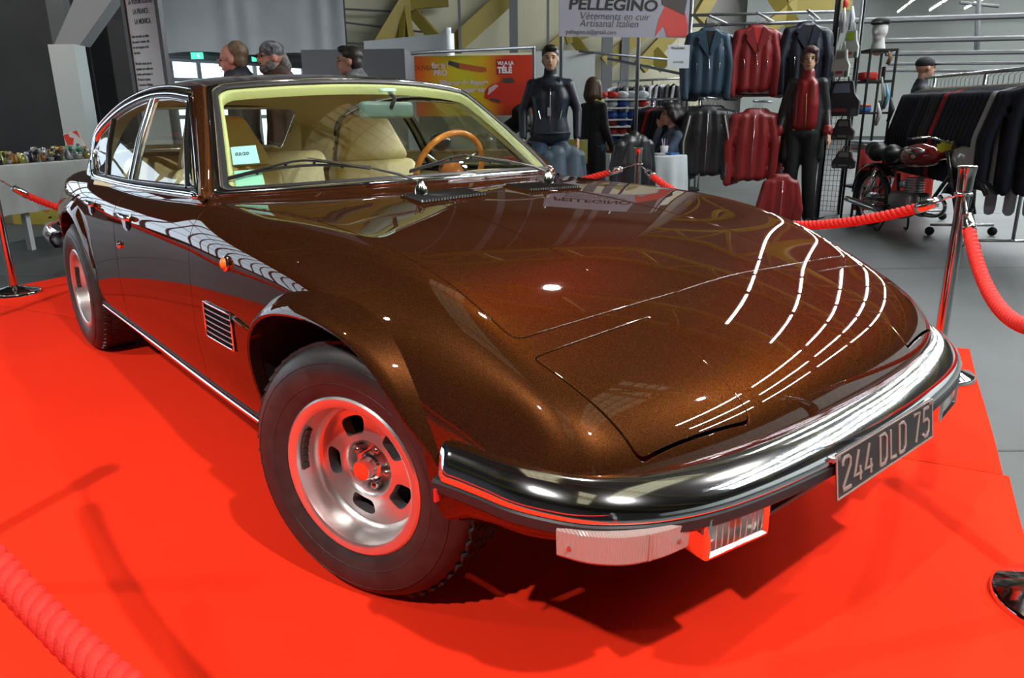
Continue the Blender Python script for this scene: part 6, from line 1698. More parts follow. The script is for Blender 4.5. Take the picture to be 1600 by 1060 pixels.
# stall table with printed cloth
def stall_table():
    c = foot(735, 215, 8.6); r = empty('stall_table', (c.x, c.y, 0), FA); tag(r, 'stall table under a red and green printed cloth seen through the windscreen', 'table')
    bm = bmesh.new(); b_box(bm, (0, 0, .74), (.7, 2.1, .03), bevel=.005); from_bm('tabletop', bm, mat('table_grey', (.3, .3, .3), .6), r)
    for sx in (-1, 1):
        for sy in (-1, 1): bm = bmesh.new(); b_cyl(bm, Vector((sx * .3, sy * .95, 0)), Vector((sx * .3, sy * .95, .73)), .018, 8); from_bm('leg', bm, GALV, r, smooth=True)
    m = noisy('printed_cloth', (.30, .05, .04), (.16, .22, .05), 2.2, .7)
    bm = bmesh.new(); b_box(bm, (-.37, 0, .42), (.02, 2.16, .72)); b_box(bm, (0, 0, .765), (.76, 2.16, .012)); o = from_bm('printed_tablecloth', bm, m, None); o.location = r.location; o.rotation_euler = r.rotation_euler
    tag(o, 'red and green printed cloth hanging over the front of the stall table', 'tablecloth')
    bpy.context.view_layer.update()
    Mx = o.matrix_world @ Matrix(((0, 0, -1, -.382), (-1, 0, 0, .95), (0, 1, 0, 0), (0, 0, 0, 1)))
    for s_, y_ in (('STAND', .56), ('BEGINNER', .36)): t_ = text_obj('cloth_text', s_, .18, Mx @ Matrix.Translation((.2, y_, .002)), mat('print_maroon2', (.22, .05, .06), .6), None, .001, 1.25, bold=.006); t_.parent = o; t_.matrix_parent_inverse = o.matrix_world.inverted()
    for k, (dx, dy, sz, lab) in enumerate(((0, .35, .17, 'dark rounded helmet on the left of the stall table'), (.02, -.15, .16, 'dark rounded helmet in the middle of the stall table'), (0, -.75, .13, 'black and white helmet at the right end of the stall table'))):
        p = r.matrix_world @ Vector((dx, dy, .771))
        o = blob('helmet', [('e', (0, 0, sz * .62), (sz * .8, sz * .75, sz * .62))], mat('helmet_dark', (.02, .03, .035), .15, 0, .5), None, .014); o.location = p; tag(o, lab, 'helmet')
stall_table()
c = foot(822, 230, 8.3); bm = bmesh.new(); b_box(bm, (0, 0, .36), (.5, .5, .72), bevel=.01); o = from_bm('display_plinth', bm, mat('red_plinth', (.50, .03, .02), .6)); o.location = (c.x, c.y, 0); o.rotation_euler = (0, 0, FA); tag(o, 'plain red display plinth left of the male mannequin', 'plinth')
M, W_, H_ = plane_frame(884, 918, 218, 256, 8.6, 8.5); o = slab('yellow_poster', M, 0, 0, W_, H_, -.01, .01, noisy('yellow_print', (.60, .58, .03), (.66, .66, .30), 9, .6)); tag(o, 'bright yellow poster board low beside the person in the black coat', 'poster')
# ---- grey partition and white boarding, centre left ----
def block(name, px0, px1, pyt, d, th, m, lab, cat='partition', zb=0.0, bev=0.0):
    A = at(px0, pyt, d); B = at(px1, pyt, d); X = Vector((B.x - A.x, B.y - A.y, 0)); bm = bmesh.new(); c_ = (A + B) / 2 + FW * th / 2
    b_box(bm, (0, 0, 0), (X.length, th, A.z - zb), bevel=bev); o = from_bm(name, bm, m); o.location = (c_.x, c_.y, (A.z + zb) / 2); o.rotation_euler = (0, 0, math.atan2(X.y, X.x)); return tag(o, lab, cat)
block('grey_partition', 470, 632, 78, 9.0, 1.2, noisy('grey_board', (.13, .145, .165), (.15, .165, .185), 2, .6), 'flat grey exhibition partition behind the three standing men')
A = at(572, 70, 12); B = at(706, 52, 11)
bm = bmesh.new(); b_box(bm, (0, 0, 0), ((B - A).length, .1, 2.4)); o = from_bm('white_hoarding', bm, mat('hoarding_white', (.74, .80, .84), .6)); cc = (A + B) / 2; o.location = (cc.x, cc.y, max(A.z, B.z) - 1.2); o.rotation_euler = (0, 0, math.atan2(B.y - A.y, B.x - A.x)); tag(o, 'white hoarding panel below the yellow roof braces', 'hoarding')
pole(700, 44, 10.9, 'white upright ending the white hoarding panel', .05, m=mat('hoarding_white', (.74, .80, .84), .6))
block('concrete_ledge', 700, 860, 84, 13.5, .6, CREAM, 'cream ledge with round holes above the red and yellow banner', 'ledge', 1.9)
# green exit signs over the left windows and on the right wall
GRN = mat('exit_green', (.02, .35, .20), .4, emit=(.10, .85, .55), estr=1.3)
for px, py, lab in ((307, 87, 'left glowing green exit sign above the daylit windows'), (402, 91, 'glowing green exit sign between the first two men')):
    M, W_, H_ = plane_frame(px - 9, px + 9, py - 5, py + 5, 12.6, 12.6); o = slab('exit_sign', M, 0, 0, W_, H_, -.03, .01, GRN); tag(o, lab, 'exit sign')
    poly('running_man', M, [(W_ * .62, H_ * .2), (W_ * .7, H_ * .2), (W_ * .72, H_ * .5), (W_ * .66, H_ * .8), (W_ * .55, H_ * .75)], .011, mat('exit_white', (.6, .8, .7), .4, emit=(.7, 1, .9), estr=1.5), o); bm = bmesh.new(); p = M @ Vector((W_ / 2, H_, -.01)); b_cyl(bm, p, p + Vector((0, 0, .5)), .01, 6); from_bm('hanging_rod', bm, BLACK, o)
M, W_, H_ = plane_frame(1403, 1436, 48, 58, 40, 40); o = slab('exit_sign', M, 0, 0, W_, H_, -.02, .01, mat('exit_green_plain', (.02, .26, .14), .5)); tag(o, 'small green sortie exit sign on the pale right wall', 'exit sign')
txt('sign_text', 'SORTIE', M, W_ * .08, H_ * .54, H_ * .5, WHT, o, z=.012, sx=1.2); txt('sign_text', 'EXIT', M, W_ * .22, H_ * .1, H_ * .42, WHT, o, z=.012, sx=1.1)
# transom over the windows
tube_thing('window_lintel', [at(236, 79, 12.9), at(545, 96, 12.6)], .16, mat('lintel_dark', (.05, .055, .06), .7), 'dark lintel beam running above the daylit windows', 'beam')
# ---- left side: dark booth, pale pillar, poster stand, flea market table ----
block('dark_booth_wall', -120, 66, -60, 9.6, .2, DARKW, 'dark grey booth wall behind the left end of the bric-a-brac table', 'booth wall')
block('dark_booth_wall', 66, 240, 33, 10.4, .2, DARKW, 'dark grey booth wall between the pale pillar and the framed poster', 'booth wall')
block('booth_corner_board', 60, 88, -60, 9.5, .15, mat('board_grey', (.085, .09, .095), .6), 'narrow grey corner board left of the pale pillar', 'board')
def pillar():
    r = empty('pale_pillar', (0, 0, 0)); tag(r, 'pale booth pillar with a raking arm leaning up to the right', 'pillar')
    A = at(84, 71, 9.0); B = at(124, 71, 9.0); X = (B - A); bm = bmesh.new(); b_box(bm, (0, 0, A.z / 2), (X.length, .25, A.z)); 
    a = math.atan2(X.y, X.x); cc = (A + B) / 2; bmesh.ops.rotate(bm, cent=(0, 0, 0), matrix=Matrix.Rotation(a, 3, 'Z'), verts=bm.verts); bmesh.ops.translate(bm, vec=(cc.x, cc.y, 0), verts=bm.verts); from_bm('shaft', bm, mat('pillar_pale', (.42, .47, .47), .35), r)
    C1 = at(128, -30, 9.0) ; C2 = at(196, -30, 9.0); bm = bmesh.new()
    q = [A, B, C2, C1]; v1 = [bm.verts.new(p) for p in q]; v2 = [bm.verts.new(p + FW * .25) for p in q]; bm.faces.new(v1); bm.faces.new(v2[::-1])
    for k in range(4): bm.faces.new((v1[k], v1[(k + 1) % 4], v2[(k + 1) % 4], v2[k]))
    from_bm('raking_arm', bm, mat('arm_grey', (.15, .16, .165), .6), r)
pillar()
def poster():
    M, W_, H_ = plane_frame(186, 234, -70, 150, 6.7, 6.55); H2 = H_ + .5
    r = empty('poster_stand', (0, 0, 0)); tag(r, 'tall dark-framed white information poster standing behind the car tail', 'poster')
    pn = slab('poster_panel', M, 0, -.5, W_, H_, -.01, .01, mat('poster_paper', (.46, .51, .54), .5), r)
    for x0, x1 in ((-.045, .0), (W_, W_ + .045)): slab('frame_side', M, x0, -.95 - (.0), x1, H_, -.02, .025, mat('frame_dark', (.05, .05, .052), .4), r)
    slab('frame_rail', M, -.04, -.55, W_ + .04, -.5, -.02, .025, mat('frame_dark', (.05, .05, .052), .4), r)
    pz = M @ Vector((W_ / 2, 0, 0)); bm = bmesh.new(); b_box(bm, (pz.x, pz.y, .01), (W_ + .1, .35, .02), rot=math.atan2(M[1][0], M[0][0])); b = from_bm('foot_plate', bm, mat('frame_dark', (.05, .05, .052), .4), r)
    zb = (M @ Vector((0, -.95, 0))).z
    for x in (-.02, W_ + .02):
        p = M @ Vector((x, 0, 0)); bm = bmesh.new(); b_box(bm, (p.x, p.y, zb / 2), (.04, .04, zb), rot=FA); from_bm('frame_leg', bm, mat('frame_dark', (.05, .05, .052), .4), r)
    y = H_ * .66; sz = .062
    for s_ in ('LA VOITURE ILLUSTRE', 'LA FRANCE :', 'LA MONICA'): txt('poster_text', s_, M, W_ / 2, y, sz if len(s_) < 13 else .05, INK, pn, z=.011, sx=.62, align='CENTER', bold=.001); y -= .085
    lines = ['Dans son usine, au milieu', 'des années soixante, elle', 'est née française et fut', 'tout luxe.', '', 'Elle était conçue par un', 'ingénieur qui voulait une', 'berline performante, le', 'V8 était la réponse.', 'Construite à Balbigny,', 'un regard']
    y -= .03
    for s_ in lines: txt('poster_text', s_, M, .02, y, .036, INK, pn, z=.011, sx=.62); y -= .047
poster()
def bric_table():
    a = at_z(-60, 262, .80); L = at_z(-40, 262, .78); R0 = at_z(150, 248, .78)
    X = Vector((R0.x - L.x, R0.y - L.y, 0)); ang = math.atan2(X.y, X.x); W_ = X.length + .6
    c_ = (L + R0) / 2; r = empty('trestle_table', (c_.x, c_.y, 0), ang); tag(r, 'long trestle table under a grey cloth at the far left', 'table')
    # local: x along the front edge, +y away from the viewer
    bm = bmesh.new(); b_box(bm, (0, .38, .76), (W_, .76, .03)); from_bm('tabletop', bm, mat('table_grey', (.3, .3, .3), .6), r)
    for sx in (-1, -.2, .45, 1):
        bm = bmesh.new(); b_box(bm, (sx * W_ * .47, .10, .37), (.05, .05, .75)); from_bm('leg', bm, mat('leg_pale', (.45, .48, .5), .5), r)
    rows = []
    for i in range(60):
        x = -W_ / 2 - .03 + (W_ + .06) * i / 59; wv = .02 * math.sin(i * 1.3) + .012 * math.sin(i * .5)
        rows.append([Vector((x, .80, .40)), Vector((x, .78, .782)), Vector((x, -.01, .782)), Vector((x, -.03, .77)), Vector((x, -.04 + wv * .5, .6)), Vector((x, -.05 + wv, .36))])
    bm = bmesh.new(); b_grid(bm, rows); o = from_bm('tablecloth', bm, noisy('cloth_grey', (.30, .33, .31), (.34, .37, .35), 3, .85), None, smooth=True); o.location = (c_.x, c_.y, 0); o.rotation_euler = (0, 0, ang)
    tag(o, 'long grey-white cloth draped over the bric-a-brac table', 'tablecloth')
    bpy.context.view_layer.update(); Mw = r.matrix_world.copy()
    rnd = random.Random(3); cols = [('brass_tint', (.26, .22, .06)), ('green_glaze', (.03, .16, .08)), ('clear_glassy', (.24, .26, .26)), ('amber_glass', (.22, .10, .02)), ('dark_iron', (.02, .02, .025)), ('silver_plate', (.3, .31, .32)), ('lime_paint', (.20, .22, .04))]
    kinds = [[(.0, 0), (.035, 0), (.045, .04), (.03, .09), (.018, .13), (.022, .15), (0, .15)], [(0, 0), (.04, 0), (.055, .03), (.06, .06), (.055, .065), (0, .03)], [(0, 0), (.03, 0), (.008, .02), (.008, .08), (.035, .12), (.03, .16), (0, .16)], [(0, 0), (.05, 0), (.05, .08), (.03, .10), (.03, .12), (0, .12)]]
    kn = ['vase', 'bowl', 'goblet', 'jar']; protos = {}
    for i in range(120):
        ki = rnd.randrange(4); cn, cc_ = cols[rnd.randrange(7)]; key = (ki, cn)
        if key not in protos:
            bm = bmesh.new(); b_lathe(bm, kinds[ki], 14); me_o = from_bm(kn[ki], bm, mat(cn, cc_, .2, .3), None, smooth=True); protos[key] = me_o; o = me_o
        else: o = protos[key].copy(); COL.objects.link(o)
        gx = -W_ / 2 + .15 + (W_ - .3) * ((i % 40) + .5) / 40; gy = .07 + .13 * (i // 40)
        o.location = Mw @ Vector((gx, gy + rnd.uniform(-.02, .02), .7825)); o.rotation_euler = (0, 0, rnd.uniform(0, 6)); sc = rnd.uniform(.55, .85) * (1.5 if gx > W_ * .12 else 1.0) * .85; sc = min(sc, .8); o.scale = (sc, sc, sc)
        cw = {'brass_tint': 'brassy', 'green_glaze': 'green', 'clear_glassy': 'clear', 'amber_glass': 'amber', 'dark_iron': 'black', 'silver_plate': 'silvery', 'lime_paint': 'lime yellow'}[cn]
        tag(o, 'small %s %s among the bric-a-brac on the grey cloth' % (cw, kn[ki]), kn[ki], 'small %s %s pieces on the bric-a-brac table' % (cw, kn[ki]))
    # leaning red and white card
    p = Mw @ Vector((W_ / 2 - .55, .30, .80))
    M, w2, h2 = plane_frame(108, 136, 213, 243, 8.1, 8.1); M = M @ Matrix.Rotation(.28, 4, 'Z')
    q = slab('picture_card', M, 0, 0, w2 * .9, h2 * 1.15, -.003, .003, mat('card_pale', (.55, .55, .55), .5)); tag(q, 'tilted red and white picture card leaning at the right end of the bric-a-brac table', 'card')
    poly('card_red', M, [(0, h2 * .55), (w2 * .3, h2 * .5), (w2 * .5, h2 * .8), (w2 * .3, h2 * .9), (w2 * .3, h2 * 1.1), (0, h2 * 1.1)], .003, mat('card_red', (.6, .05, .03), .5), q); poly('card_red', M, [(w2 * .55, h2 * 1.12), (w2 * .85, h2 * 1.12), (w2 * .85, h2 * .65), (w2 * .75, h2 * .9)], .003, mat('card_red', (.6, .05, .03), .5), q)
    poly('card_dark_oval', M, [(w2 * (.55 + .12 * math.cos(a_)), h2 * (.30 + .2 * math.sin(a_))) for a_ in [k * math.pi / 6 for k in range(12)]], .003, mat('card_dark', (.1, .11, .11), .5), q)
    # fruit boxes below
    for px, w_, m_, lab in ((72, .55, noisy('banana_box', (.30, .25, .03), (.36, .30, .05), 5, .7), 'yellow cardboard fruit box with hand holes under the left table'), (18, .30, noisy('brown_box', (.16, .13, .07), (.2, .16, .09), 5, .7), 'brown cardboard box left of the yellow fruit box')):
        g = gpt(px, 8.9); r2 = empty('fruit_box', (g.x, g.y, 0), ang); tag(r2, lab, 'box')
        bm = bmesh.new(); b_box(bm, (0, 0, .12), (w_, .38, .24), bevel=.005); from_bm('box_body', bm, m_, r2)
        if w_ > .4:
            for xx, zz, rr in ((-.02, .17, .035), (-.14, .07, .018), (.12, .07, .018)):
                bm = bmesh.new(); b_lathe(bm, [(rr, 0), (rr, .004), (0, .004)], 14, axis='Y'); bmesh.ops.scale(bm, vec=(1.4, 1, .7), verts=bm.verts); bmesh.ops.translate(bm, vec=(xx, -.195, zz), verts=bm.verts); from_bm('hand_hole', bm, BLACK, r2)
            bm = bmesh.new(); b_lathe(bm, [(.05, 0), (.05, .003), (0, .003)], 16, axis='Y'); bmesh.ops.translate(bm, vec=(-.17, -.194, .18), verts=bm.verts); from_bm('printed_spot', bm, mat('print_orange', (.45, .12, .02), .6), r2)
bric_table()
# ---- white round table ----
def round_table():
    p = foot(1031, 217, 7.65); z = .74; r = empty('round_table', (p.x, p.y, 0)); tag(r, 'round white-clothed table between the dark coat rail and the seated person', 'table')
    bm = bmesh.new(); b_lathe(bm, [(.0, z), (.27, z), (.275, z - .01), (.275, z - .03), (0, z - .03)], 32); from_bm('tabletop', bm, WHT, r, angle=40)
    bm = bmesh.new(); b_cyl(bm, Vector((0, 0, 0)), Vector((0, 0, z - .03)), .03, 10); from_bm('pedestal', bm, DCHROME, r, smooth=True)
    n = 64; ring = lambda rr, zz, w_: [Vector(((rr + w_ * math.sin(k * 2 * math.pi / n * 11)) * math.cos(2 * math.pi * k / n), (rr + w_ * math.sin(k * 2 * math.pi / n * 11)) * math.sin(2 * math.pi * k / n), zz)) for k in range(n)]
    bm = bmesh.new(); V = [[bm.verts.new(q) for q in rr] for rr in (ring(.02, z + .004, 0), ring(.278, z + .004, 0), ring(.285, z - .01, 0), ring(.29, z - .2, .012), ring(.30, z - .55, .025))]
    for i in range(4):
        for k in range(n): bm.faces.new((V[i][k], V[i][(k + 1) % n], V[i + 1][(k + 1) % n], V[i + 1][k]))
    o = from_bm('tablecloth', bm, noisy('white_cloth', (.50, .56, .58), (.56, .62, .64), 3, .8), None, smooth=True); o.location = r.location; tag(o, 'white cloth hanging in folds over the small round table', 'tablecloth')
    bpy.context.view_layer.update(); L = Vector(r.location)
    def onT(px, dd): q = RT * px + FW * dd; return L + Vector((q.x, q.y, z + .005))
    bm = bmesh.new(); b_lathe(bm, [(0, 0), (.035, 0), (.042, .09), (.038, .09), (.032, .006), (0, .006)], 16); o = from_bm('pen_cup', bm, WHT, None, smooth=True); o.location = onT(.05, 0); tag(o, 'white plastic cup of pens on the round table', 'cup')
    for k, (dx, dy, cl, nm) in enumerate(((-.03, .02, (.6, .65, .7), 'white'), (0, -.01, (.5, .55, .6), 'grey'), (.035, .01, (.25, .05, .35), 'purple'))):
        b_ = onT(.05, 0) + Vector((0, 0, .01)); bm = bmesh.new(); b_cyl(bm, b_, b_ + RT * dx * .9 + Vector((0, 0, .15)), .006, 6); o = from_bm('pen', bm, mat('pen_' + nm, cl, .4)); tag(o, '%s pen standing in the white cup on the round table' % nm, 'pen')
    for k, (dx, dd, cl, nm) in enumerate(((-.13, -.05, (.5, .62, .66), 'pale crumpled'), (.12, -.06, (.03, .12, .42), 'blue'), (-.02, -.12, (.5, .5, .48), 'grey open'))):
        bm = bmesh.new(); b_box(bm, (0, 0, .012), (.13, .09, .02), bevel=.006); o = from_bm('papers', bm, mat('paper_' + str(k), cl, .7)); o.location = onT(dx, dd) ; o.rotation_euler = (0, 0, .5 + k); tag(o, '%s folded papers on the round white table' % nm, 'papers')
round_table()
# ---- rails of dark jackets ----
def thin_garment(m, name='hanging_coat', long=.72):
    root = empty(name, (0, 0, 0)); P = []
    for yy in (-.10, 0, .10): P.append(('t', [(0, yy * .9, -.15), (0, yy * 1.1, -.35), (0, yy * 1.05, -long)], [.030, .036, .034]))
    for s in (1, -1): P.append(('t', [(0, 0, -.11), (0, s * .17, -.155), (0, s * .235, -.42), (.0, s * .23, -long + .02)], [.028, .034, .034, .028]))
    blob('coat_body', P, m, root, .016, 1)
    bm = bmesh.new(); b_tube(bm, [(0, 0, -.09), (0, 0, -.03), (0, .018, -.012), (0, .012, .006), (0, -.006, .002)], .003, 6); from_bm('hanger_hook', bm, DCHROME, root, smooth=True)
    bm = bmesh.new(); b_tube(bm, [(0, -.10, -.112), (0, 0, -.085), (0, .10, -.112)], .007, 6); from_bm('hanger', bm, mat('hanger_wood', (.20, .19, .16), .5), root, smooth=True)
    return root
CM = [('black', noisy('coat_black', (.008, .009, .012), (.012, .013, .017), 10, .8)), ('dark navy', noisy('coat_navy', (.008, .011, .024), (.012, .016, .032), 10, .8)), ('charcoal', noisy('coat_charcoal', (.028, .030, .030), (.036, .038, .038), 10, .8)), ('dark olive', noisy('coat_olive', (.014, .018, .014), (.02, .025, .02), 10, .8))]
protos = {n_: thin_garment(m_) for n_, m_ in CM}
REDC = thin_garment(noisy('coat_red', (.34, .012, .012), (.40, .02, .018), 10, .7))
WHC = thin_garment(noisy('coat_grey_pale', (.32, .34, .36), (.38, .40, .42), 10, .8), long=.86)
used = set()
def coat(n_, loc, ang, label, group, sc=1.0):
    P_ = protos[n_] if n_ in protos else (REDC if n_ == 'red' else WHC)
    o = P_ if id(P_) not in used else copy_tree(P_); used.add(id(P_)); place(o, loc, ang, label, group, 'coat', (sc, sc, sc)); return o
# long rail at the right
RA = at(1452, 121, 7.9); RB_ = at(1640, 104, 5.7); rd = (RB_ - RA); rn = rd.normalized(); ra = math.atan2(rn.y, rn.x)
seq = ['black', 'dark olive', 'black', 'dark navy', 'black', 'dark navy', 'charcoal', 'dark navy', 'black', 'charcoal', 'charcoal', 'black', 'red', 'black', 'dark navy', 'black', 'dark navy', 'dark navy', 'black', 'black', 'dark navy', 'black', 'grey', 'black', 'dark navy']
lb = {'black': 'black coat hanging on the long chrome rail at the right', 'dark navy': 'dark navy coat hanging on the long chrome rail at the right', 'charcoal': 'charcoal grey coat hanging on the long chrome rail at the right', 'dark olive': 'dark olive coat near the far end of the long chrome rail', 'red': 'single red coat sleeve showing among the dark coats on the long rail', 'grey': 'pale grey coat at the right edge of the long chrome rail'}
n_ = len(seq)
for i, c_ in enumerate(seq):
    p = RA.lerp(RB_, (i + .5) / n_); coat(c_, p, ra - math.radians(28), lb[c_], None if c_ in ('red', 'grey', 'dark olive') else '%s coats on the long rail' % c_, 1.32)
def coat_rail(name, A, B, lab, wheels=True, zf=0.0):
    r = empty(name, (0, 0, 0)); tag(r, lab, 'clothes rail'); g = mat('rail_chrome', (.5, .5, .52), .25, .9)
    bm = bmesh.new(); b_tube(bm, [A, B], .016, 8); from_bm('hanging_bar', bm, g, r, smooth=True)
    dd = (B - A); dd.z = 0; dd.normalize(); sd = Vector((-dd.y, dd.x, 0))
    for t in (.10, .55, .93):
        p = A.lerp(B, t); bm = bmesh.new(); b_cyl(bm, Vector((p.x, p.y, .10)), p, .014, 8); from_bm('upright', bm, g, r, smooth=True)
        a_ = Vector((p.x, p.y, .10)) - sd * .28; b_ = Vector((p.x, p.y, .10)) + sd * .28; bm = bmesh.new(); b_cyl(bm, a_, b_, .012, 8); from_bm('foot', bm, g, r, smooth=True)
        for q in (a_, b_):
            bm = bmesh.new(); b_lathe(bm, [(0, -.012), (.04, -.012), (.042, 0), (.04, .012), (0, .012)], 16, axis='Y'); bmesh.ops.translate(bm, vec=(q.x, q.y, .042), verts=bm.verts); from_bm('castor', bm, BLACK, r, smooth=True)
coat_rail('coat_rail', RA - rn * .1, RB_ + rn * .1, 'long chrome coat rail on castors full of dark coats at the right')
# middle rail behind the round table
RA2 = at(1012, 156, 9.2); RB2 = at(1100, 154, 8.6); rn2 = (RB2 - RA2).normalized()
for i in range(14):
    p = RA2.lerp(RB2, (i + .5) / 14); c_ = 'red' if i in (3,) else 'black'
    coat(c_, p, math.atan2(rn2.y, rn2.x) - .5, 'black leather coat packed on the white rail behind the round table' if c_ == 'black' else 'red coat among the black ones behind the round table', 'black coats behind the round table' if c_ == 'black' else None, .95)
coat_rail('coat_rail', RA2, RB2, 'white topped coat rail of black leather coats behind the round table')
# ---- black shelf rack with head, wire grid, tote bags ----
def shelf_rack():
    g = foot(1366, 110, 8.1); r = empty('black_shelf_rack', (g.x, g.y, 0), FA); tag(r, 'narrow black shelf rack crowded with accessories right of the wire grid', 'shelf')
    zt = at(1366, 79, 8.1).z; zs = [zt, at(1366, 126, 8.1).z, at(1366, 175, 8.1).z, .35]
    for z in zs: bm = bmesh.new(); b_box(bm, (0, 0, z - .012), (.36, .30, .024), bevel=.003); from_bm('shelf_board', bm, BLACK, r)
    for sx in (-1, 1):
        for sy in (-1, 1): bm = bmesh.new(); b_box(bm, (sx * .17, sy * .14, zt / 2), (.02, .02, zt)); from_bm('upright', bm, BLACK, r)
    bpy.context.view_layer.update(); Mw = r.matrix_world
    hd = blob('mannequin_bust', [('e', (0, 0, .20), (.095, .078, .105)), ('e', (.02, 0, .12), (.06, .055, .06)), ('t', [(0, 0, .12), (0, 0, .012)], [.055, .075]), ('e', (.095, 0, .17), (.018, .012, .024))], mat('head_white', (.55, .55, .53), .6), None, .01); hd.location = Mw @ Vector((-.02, 0, zs[0] + .001)); hd.rotation_euler = (0, 0, FA + math.pi - .9); tag(hd, 'white display head on top of the black shelf rack', 'display head')
    hc = blob('flat_cap', [('e', (0, 0, .045), (.115, .098, .045)), ('e', (.10, 0, .025), (.05, .07, .012))], BLKC, None, .01); hc.location = Mw @ Vector((-.02, 0, zs[0] + .232)); hc.rotation_euler = hd.rotation_euler; tag(hc, 'black flat cap on the white display head', 'cap')
    hc.location.z = zs[0] + .235
    for k, (y, z, s_, cl, nm, lab) in enumerate(((-.09, zs[1], (.18, .14, .085), (.55, .03, .02), 'woollen_hat', 'bright red woollen hat on the second shelf of the black rack'), (-.08, zs[2], (.12, .09, .05), (.03, .15, .5), 'folded_shirt', 'blue folded cloth on the third shelf of the black rack'), (-.08, zs[2] + .051, (.11, .08, .025), (.6, .10, .02), 'folded_shirt', 'orange folded cloth lying on the blue cloth'), (.08, zs[1], (.03, .05, .14), (.02, .02, .02), 'boxed_gloves', 'black upright packet beside the red woollen hat'), (.09, zs[2], (.05, .06, .12), (.5, .5, .48), 'pale_packet', 'pale upright packet on the third shelf of the black rack'))):
        bm = bmesh.new(); b_box(bm, (0, 0, s_[2] / 2), (s_[1], s_[0], s_[2]), bevel=min(s_) * .3, seg=3); o = from_bm(nm, bm, mat('item_%d' % k, cl, .8), None, smooth=True); o.location = Mw @ Vector((-.05, -y * 1.0, z + .001)); o.rotation_euler = (0, 0, FA); tag(o, lab, 'accessory')
    # scarves hung from the side
    for k, (px, py0, py1, cl, nm) in enumerate(((1378, 120, 190, (.20, .22, .17), 'grey green'), (1385, 130, 170, (.10, .28, .42), 'light blue'), (1389, 80, 100, (.18, .09, .02), 'brown'), (1392, 152, 190, (.02, .02, .02), 'black'), (1372, 160, 196, (.42, .42, .40), 'white'))):
        A = at(px, py0, 7.85 - k * .03); B = at(px, py1, 7.85 - k * .03); bm = bmesh.new(); b_tube(bm, [A, (A + B) / 2 + RT * .02, Vector((A.x, A.y, B.z))], [.012, .035, .03], 8, flat=.5); o = from_bm('hanging_scarf', bm, mat('scarf_%d' % k, cl, .8), None, smooth=True); tag(o, '%s scarf hanging at the side of the black shelf rack' % nm, 'scarf')
shelf_rack()
def wire_grid():
    M, W_, H_ = plane_frame(1303, 1341, 100, 250, 7.85, 7.7); zb = (M @ Vector((0, 0, 0))).z; zt = H_
    r = empty('wire_grid_stand', (0, 0, 0)); tag(r, 'tall black wire grid stand hung with printed car bags', 'display stand'); m = mat('grid_black', (.015, .015, .016), .4, .5)
    def T(n_, a, b, rad): bm = bmesh.new(); b_tube(bm, [M @ Vector(a), M @ Vector(b)], rad, 5); from_bm(n_, bm, m, r, smooth=True)
    for x in (0, W_): T('side_post', (x, -zb, 0), (x, zt + .75, 0), .013)
    nx = 6
    for i in range(1, nx): T('grid_wire', (W_ * i / nx, -zb + .1, 0), (W_ * i / nx, zt, 0), .0022)
    ny = int((zb + zt) / .055)
    for i in range(ny): T('grid_wire', (0, -zb + .1 + .055 * i, 0), (W_, -zb + .1 + .055 * i, 0), .0022)
    for x in (0, W_): T('foot', (x, -zb + .012, -.2), (x, -zb + .012, .2), .012)
    return M, W_, H_, zb
MG, WG, HG_, ZG = wire_grid()
p_ = pole(1304, -60, 7.95, 'dark steel stall post beside the tote bags', .03, m=mat('post_dark', (.10, .11, .13), .4, .5)); pole(1341, -60, 8.3, 'pale thin pole behind the white tote bag', .014, m=mat('post_pale', (.45, .5, .52), .5))
def car_bag(x, y, w, h, d, body, trim, lab, handles=True, name='tote_bag', tilt=0.0):
    """bag printed and cut like a small car, hanging on the grid"""
    L = MG @ Matrix.Translation((x, y, d)) @ Matrix.Rotation(tilt, 4, 'Z'); r = empty(name, (0, 0, 0)); tag(r, lab, 'bag')
    out = [(-w / 2, 0), (w / 2, 0), (w * .52, h * .42), (w * .36, h * .62), (w * .28, h), (-w * .28, h), (-w * .38, h * .62), (-w * .52, h * .42)]
    bm = bmesh.new(); b_prism(bm, round_poly(out, min(w, h) * .06, 3), .05, L); from_bm('bag_body', bm, body, r)
    poly('printed_window', L, [(-w * .24, h * .66), (w * .24, h * .66), (w * .19, h * .93), (-w * .19, h * .93)], .052, trim, r)
    for s in (-1, 1):
        pts = [(s * w * .38 + w * .09 * math.cos(a_), h * .10 + h * .13 * math.sin(a_)) for a_ in [k * math.pi / 6 for k in range(12)]]; poly('printed_wheel', L, pts, .052, mat('wheel_print', (.10, .11, .12), .6), r)
    poly('printed_grille', L, [(-w * .2, h * .12), (w * .2, h * .12), (w * .2, h * .22), (-w * .2, h * .22)], .053, mat('grille_print', (.30, .05, .05), .6) if handles else trim, r)
    bm = bmesh.new(); b_tube(bm, [L @ Vector((-w * .15, h, .025)), L @ Vector((-w * .08, h * 1.28, .01)), L @ Vector((w * .08, h * 1.28, .01)), L @ Vector((w * .15, h, .025))], .008, 6); from_bm('handle', bm, body, r, smooth=True)
PB = mat('bag_pale', (.46, .50, .46), .6); DB = noisy('bag_dark', (.035, .035, .042), (.055, .055, .06), 12, .6); BB = mat('bag_window_blue', (.18, .24, .32), .5); PG = mat('bag_grey', (.20, .22, .21), .6)
def G(px, py):
    # photo position to grid coordinates
    d = ray(px, py); n = MG.to_3x3() @ Vector((0, 0, 1)); o = MG.translation; t = (o - Vector(CAM)).dot(n) / d.dot(n); q = MG.inverted() @ (Vector(CAM) + d * t); return q.x, q.y
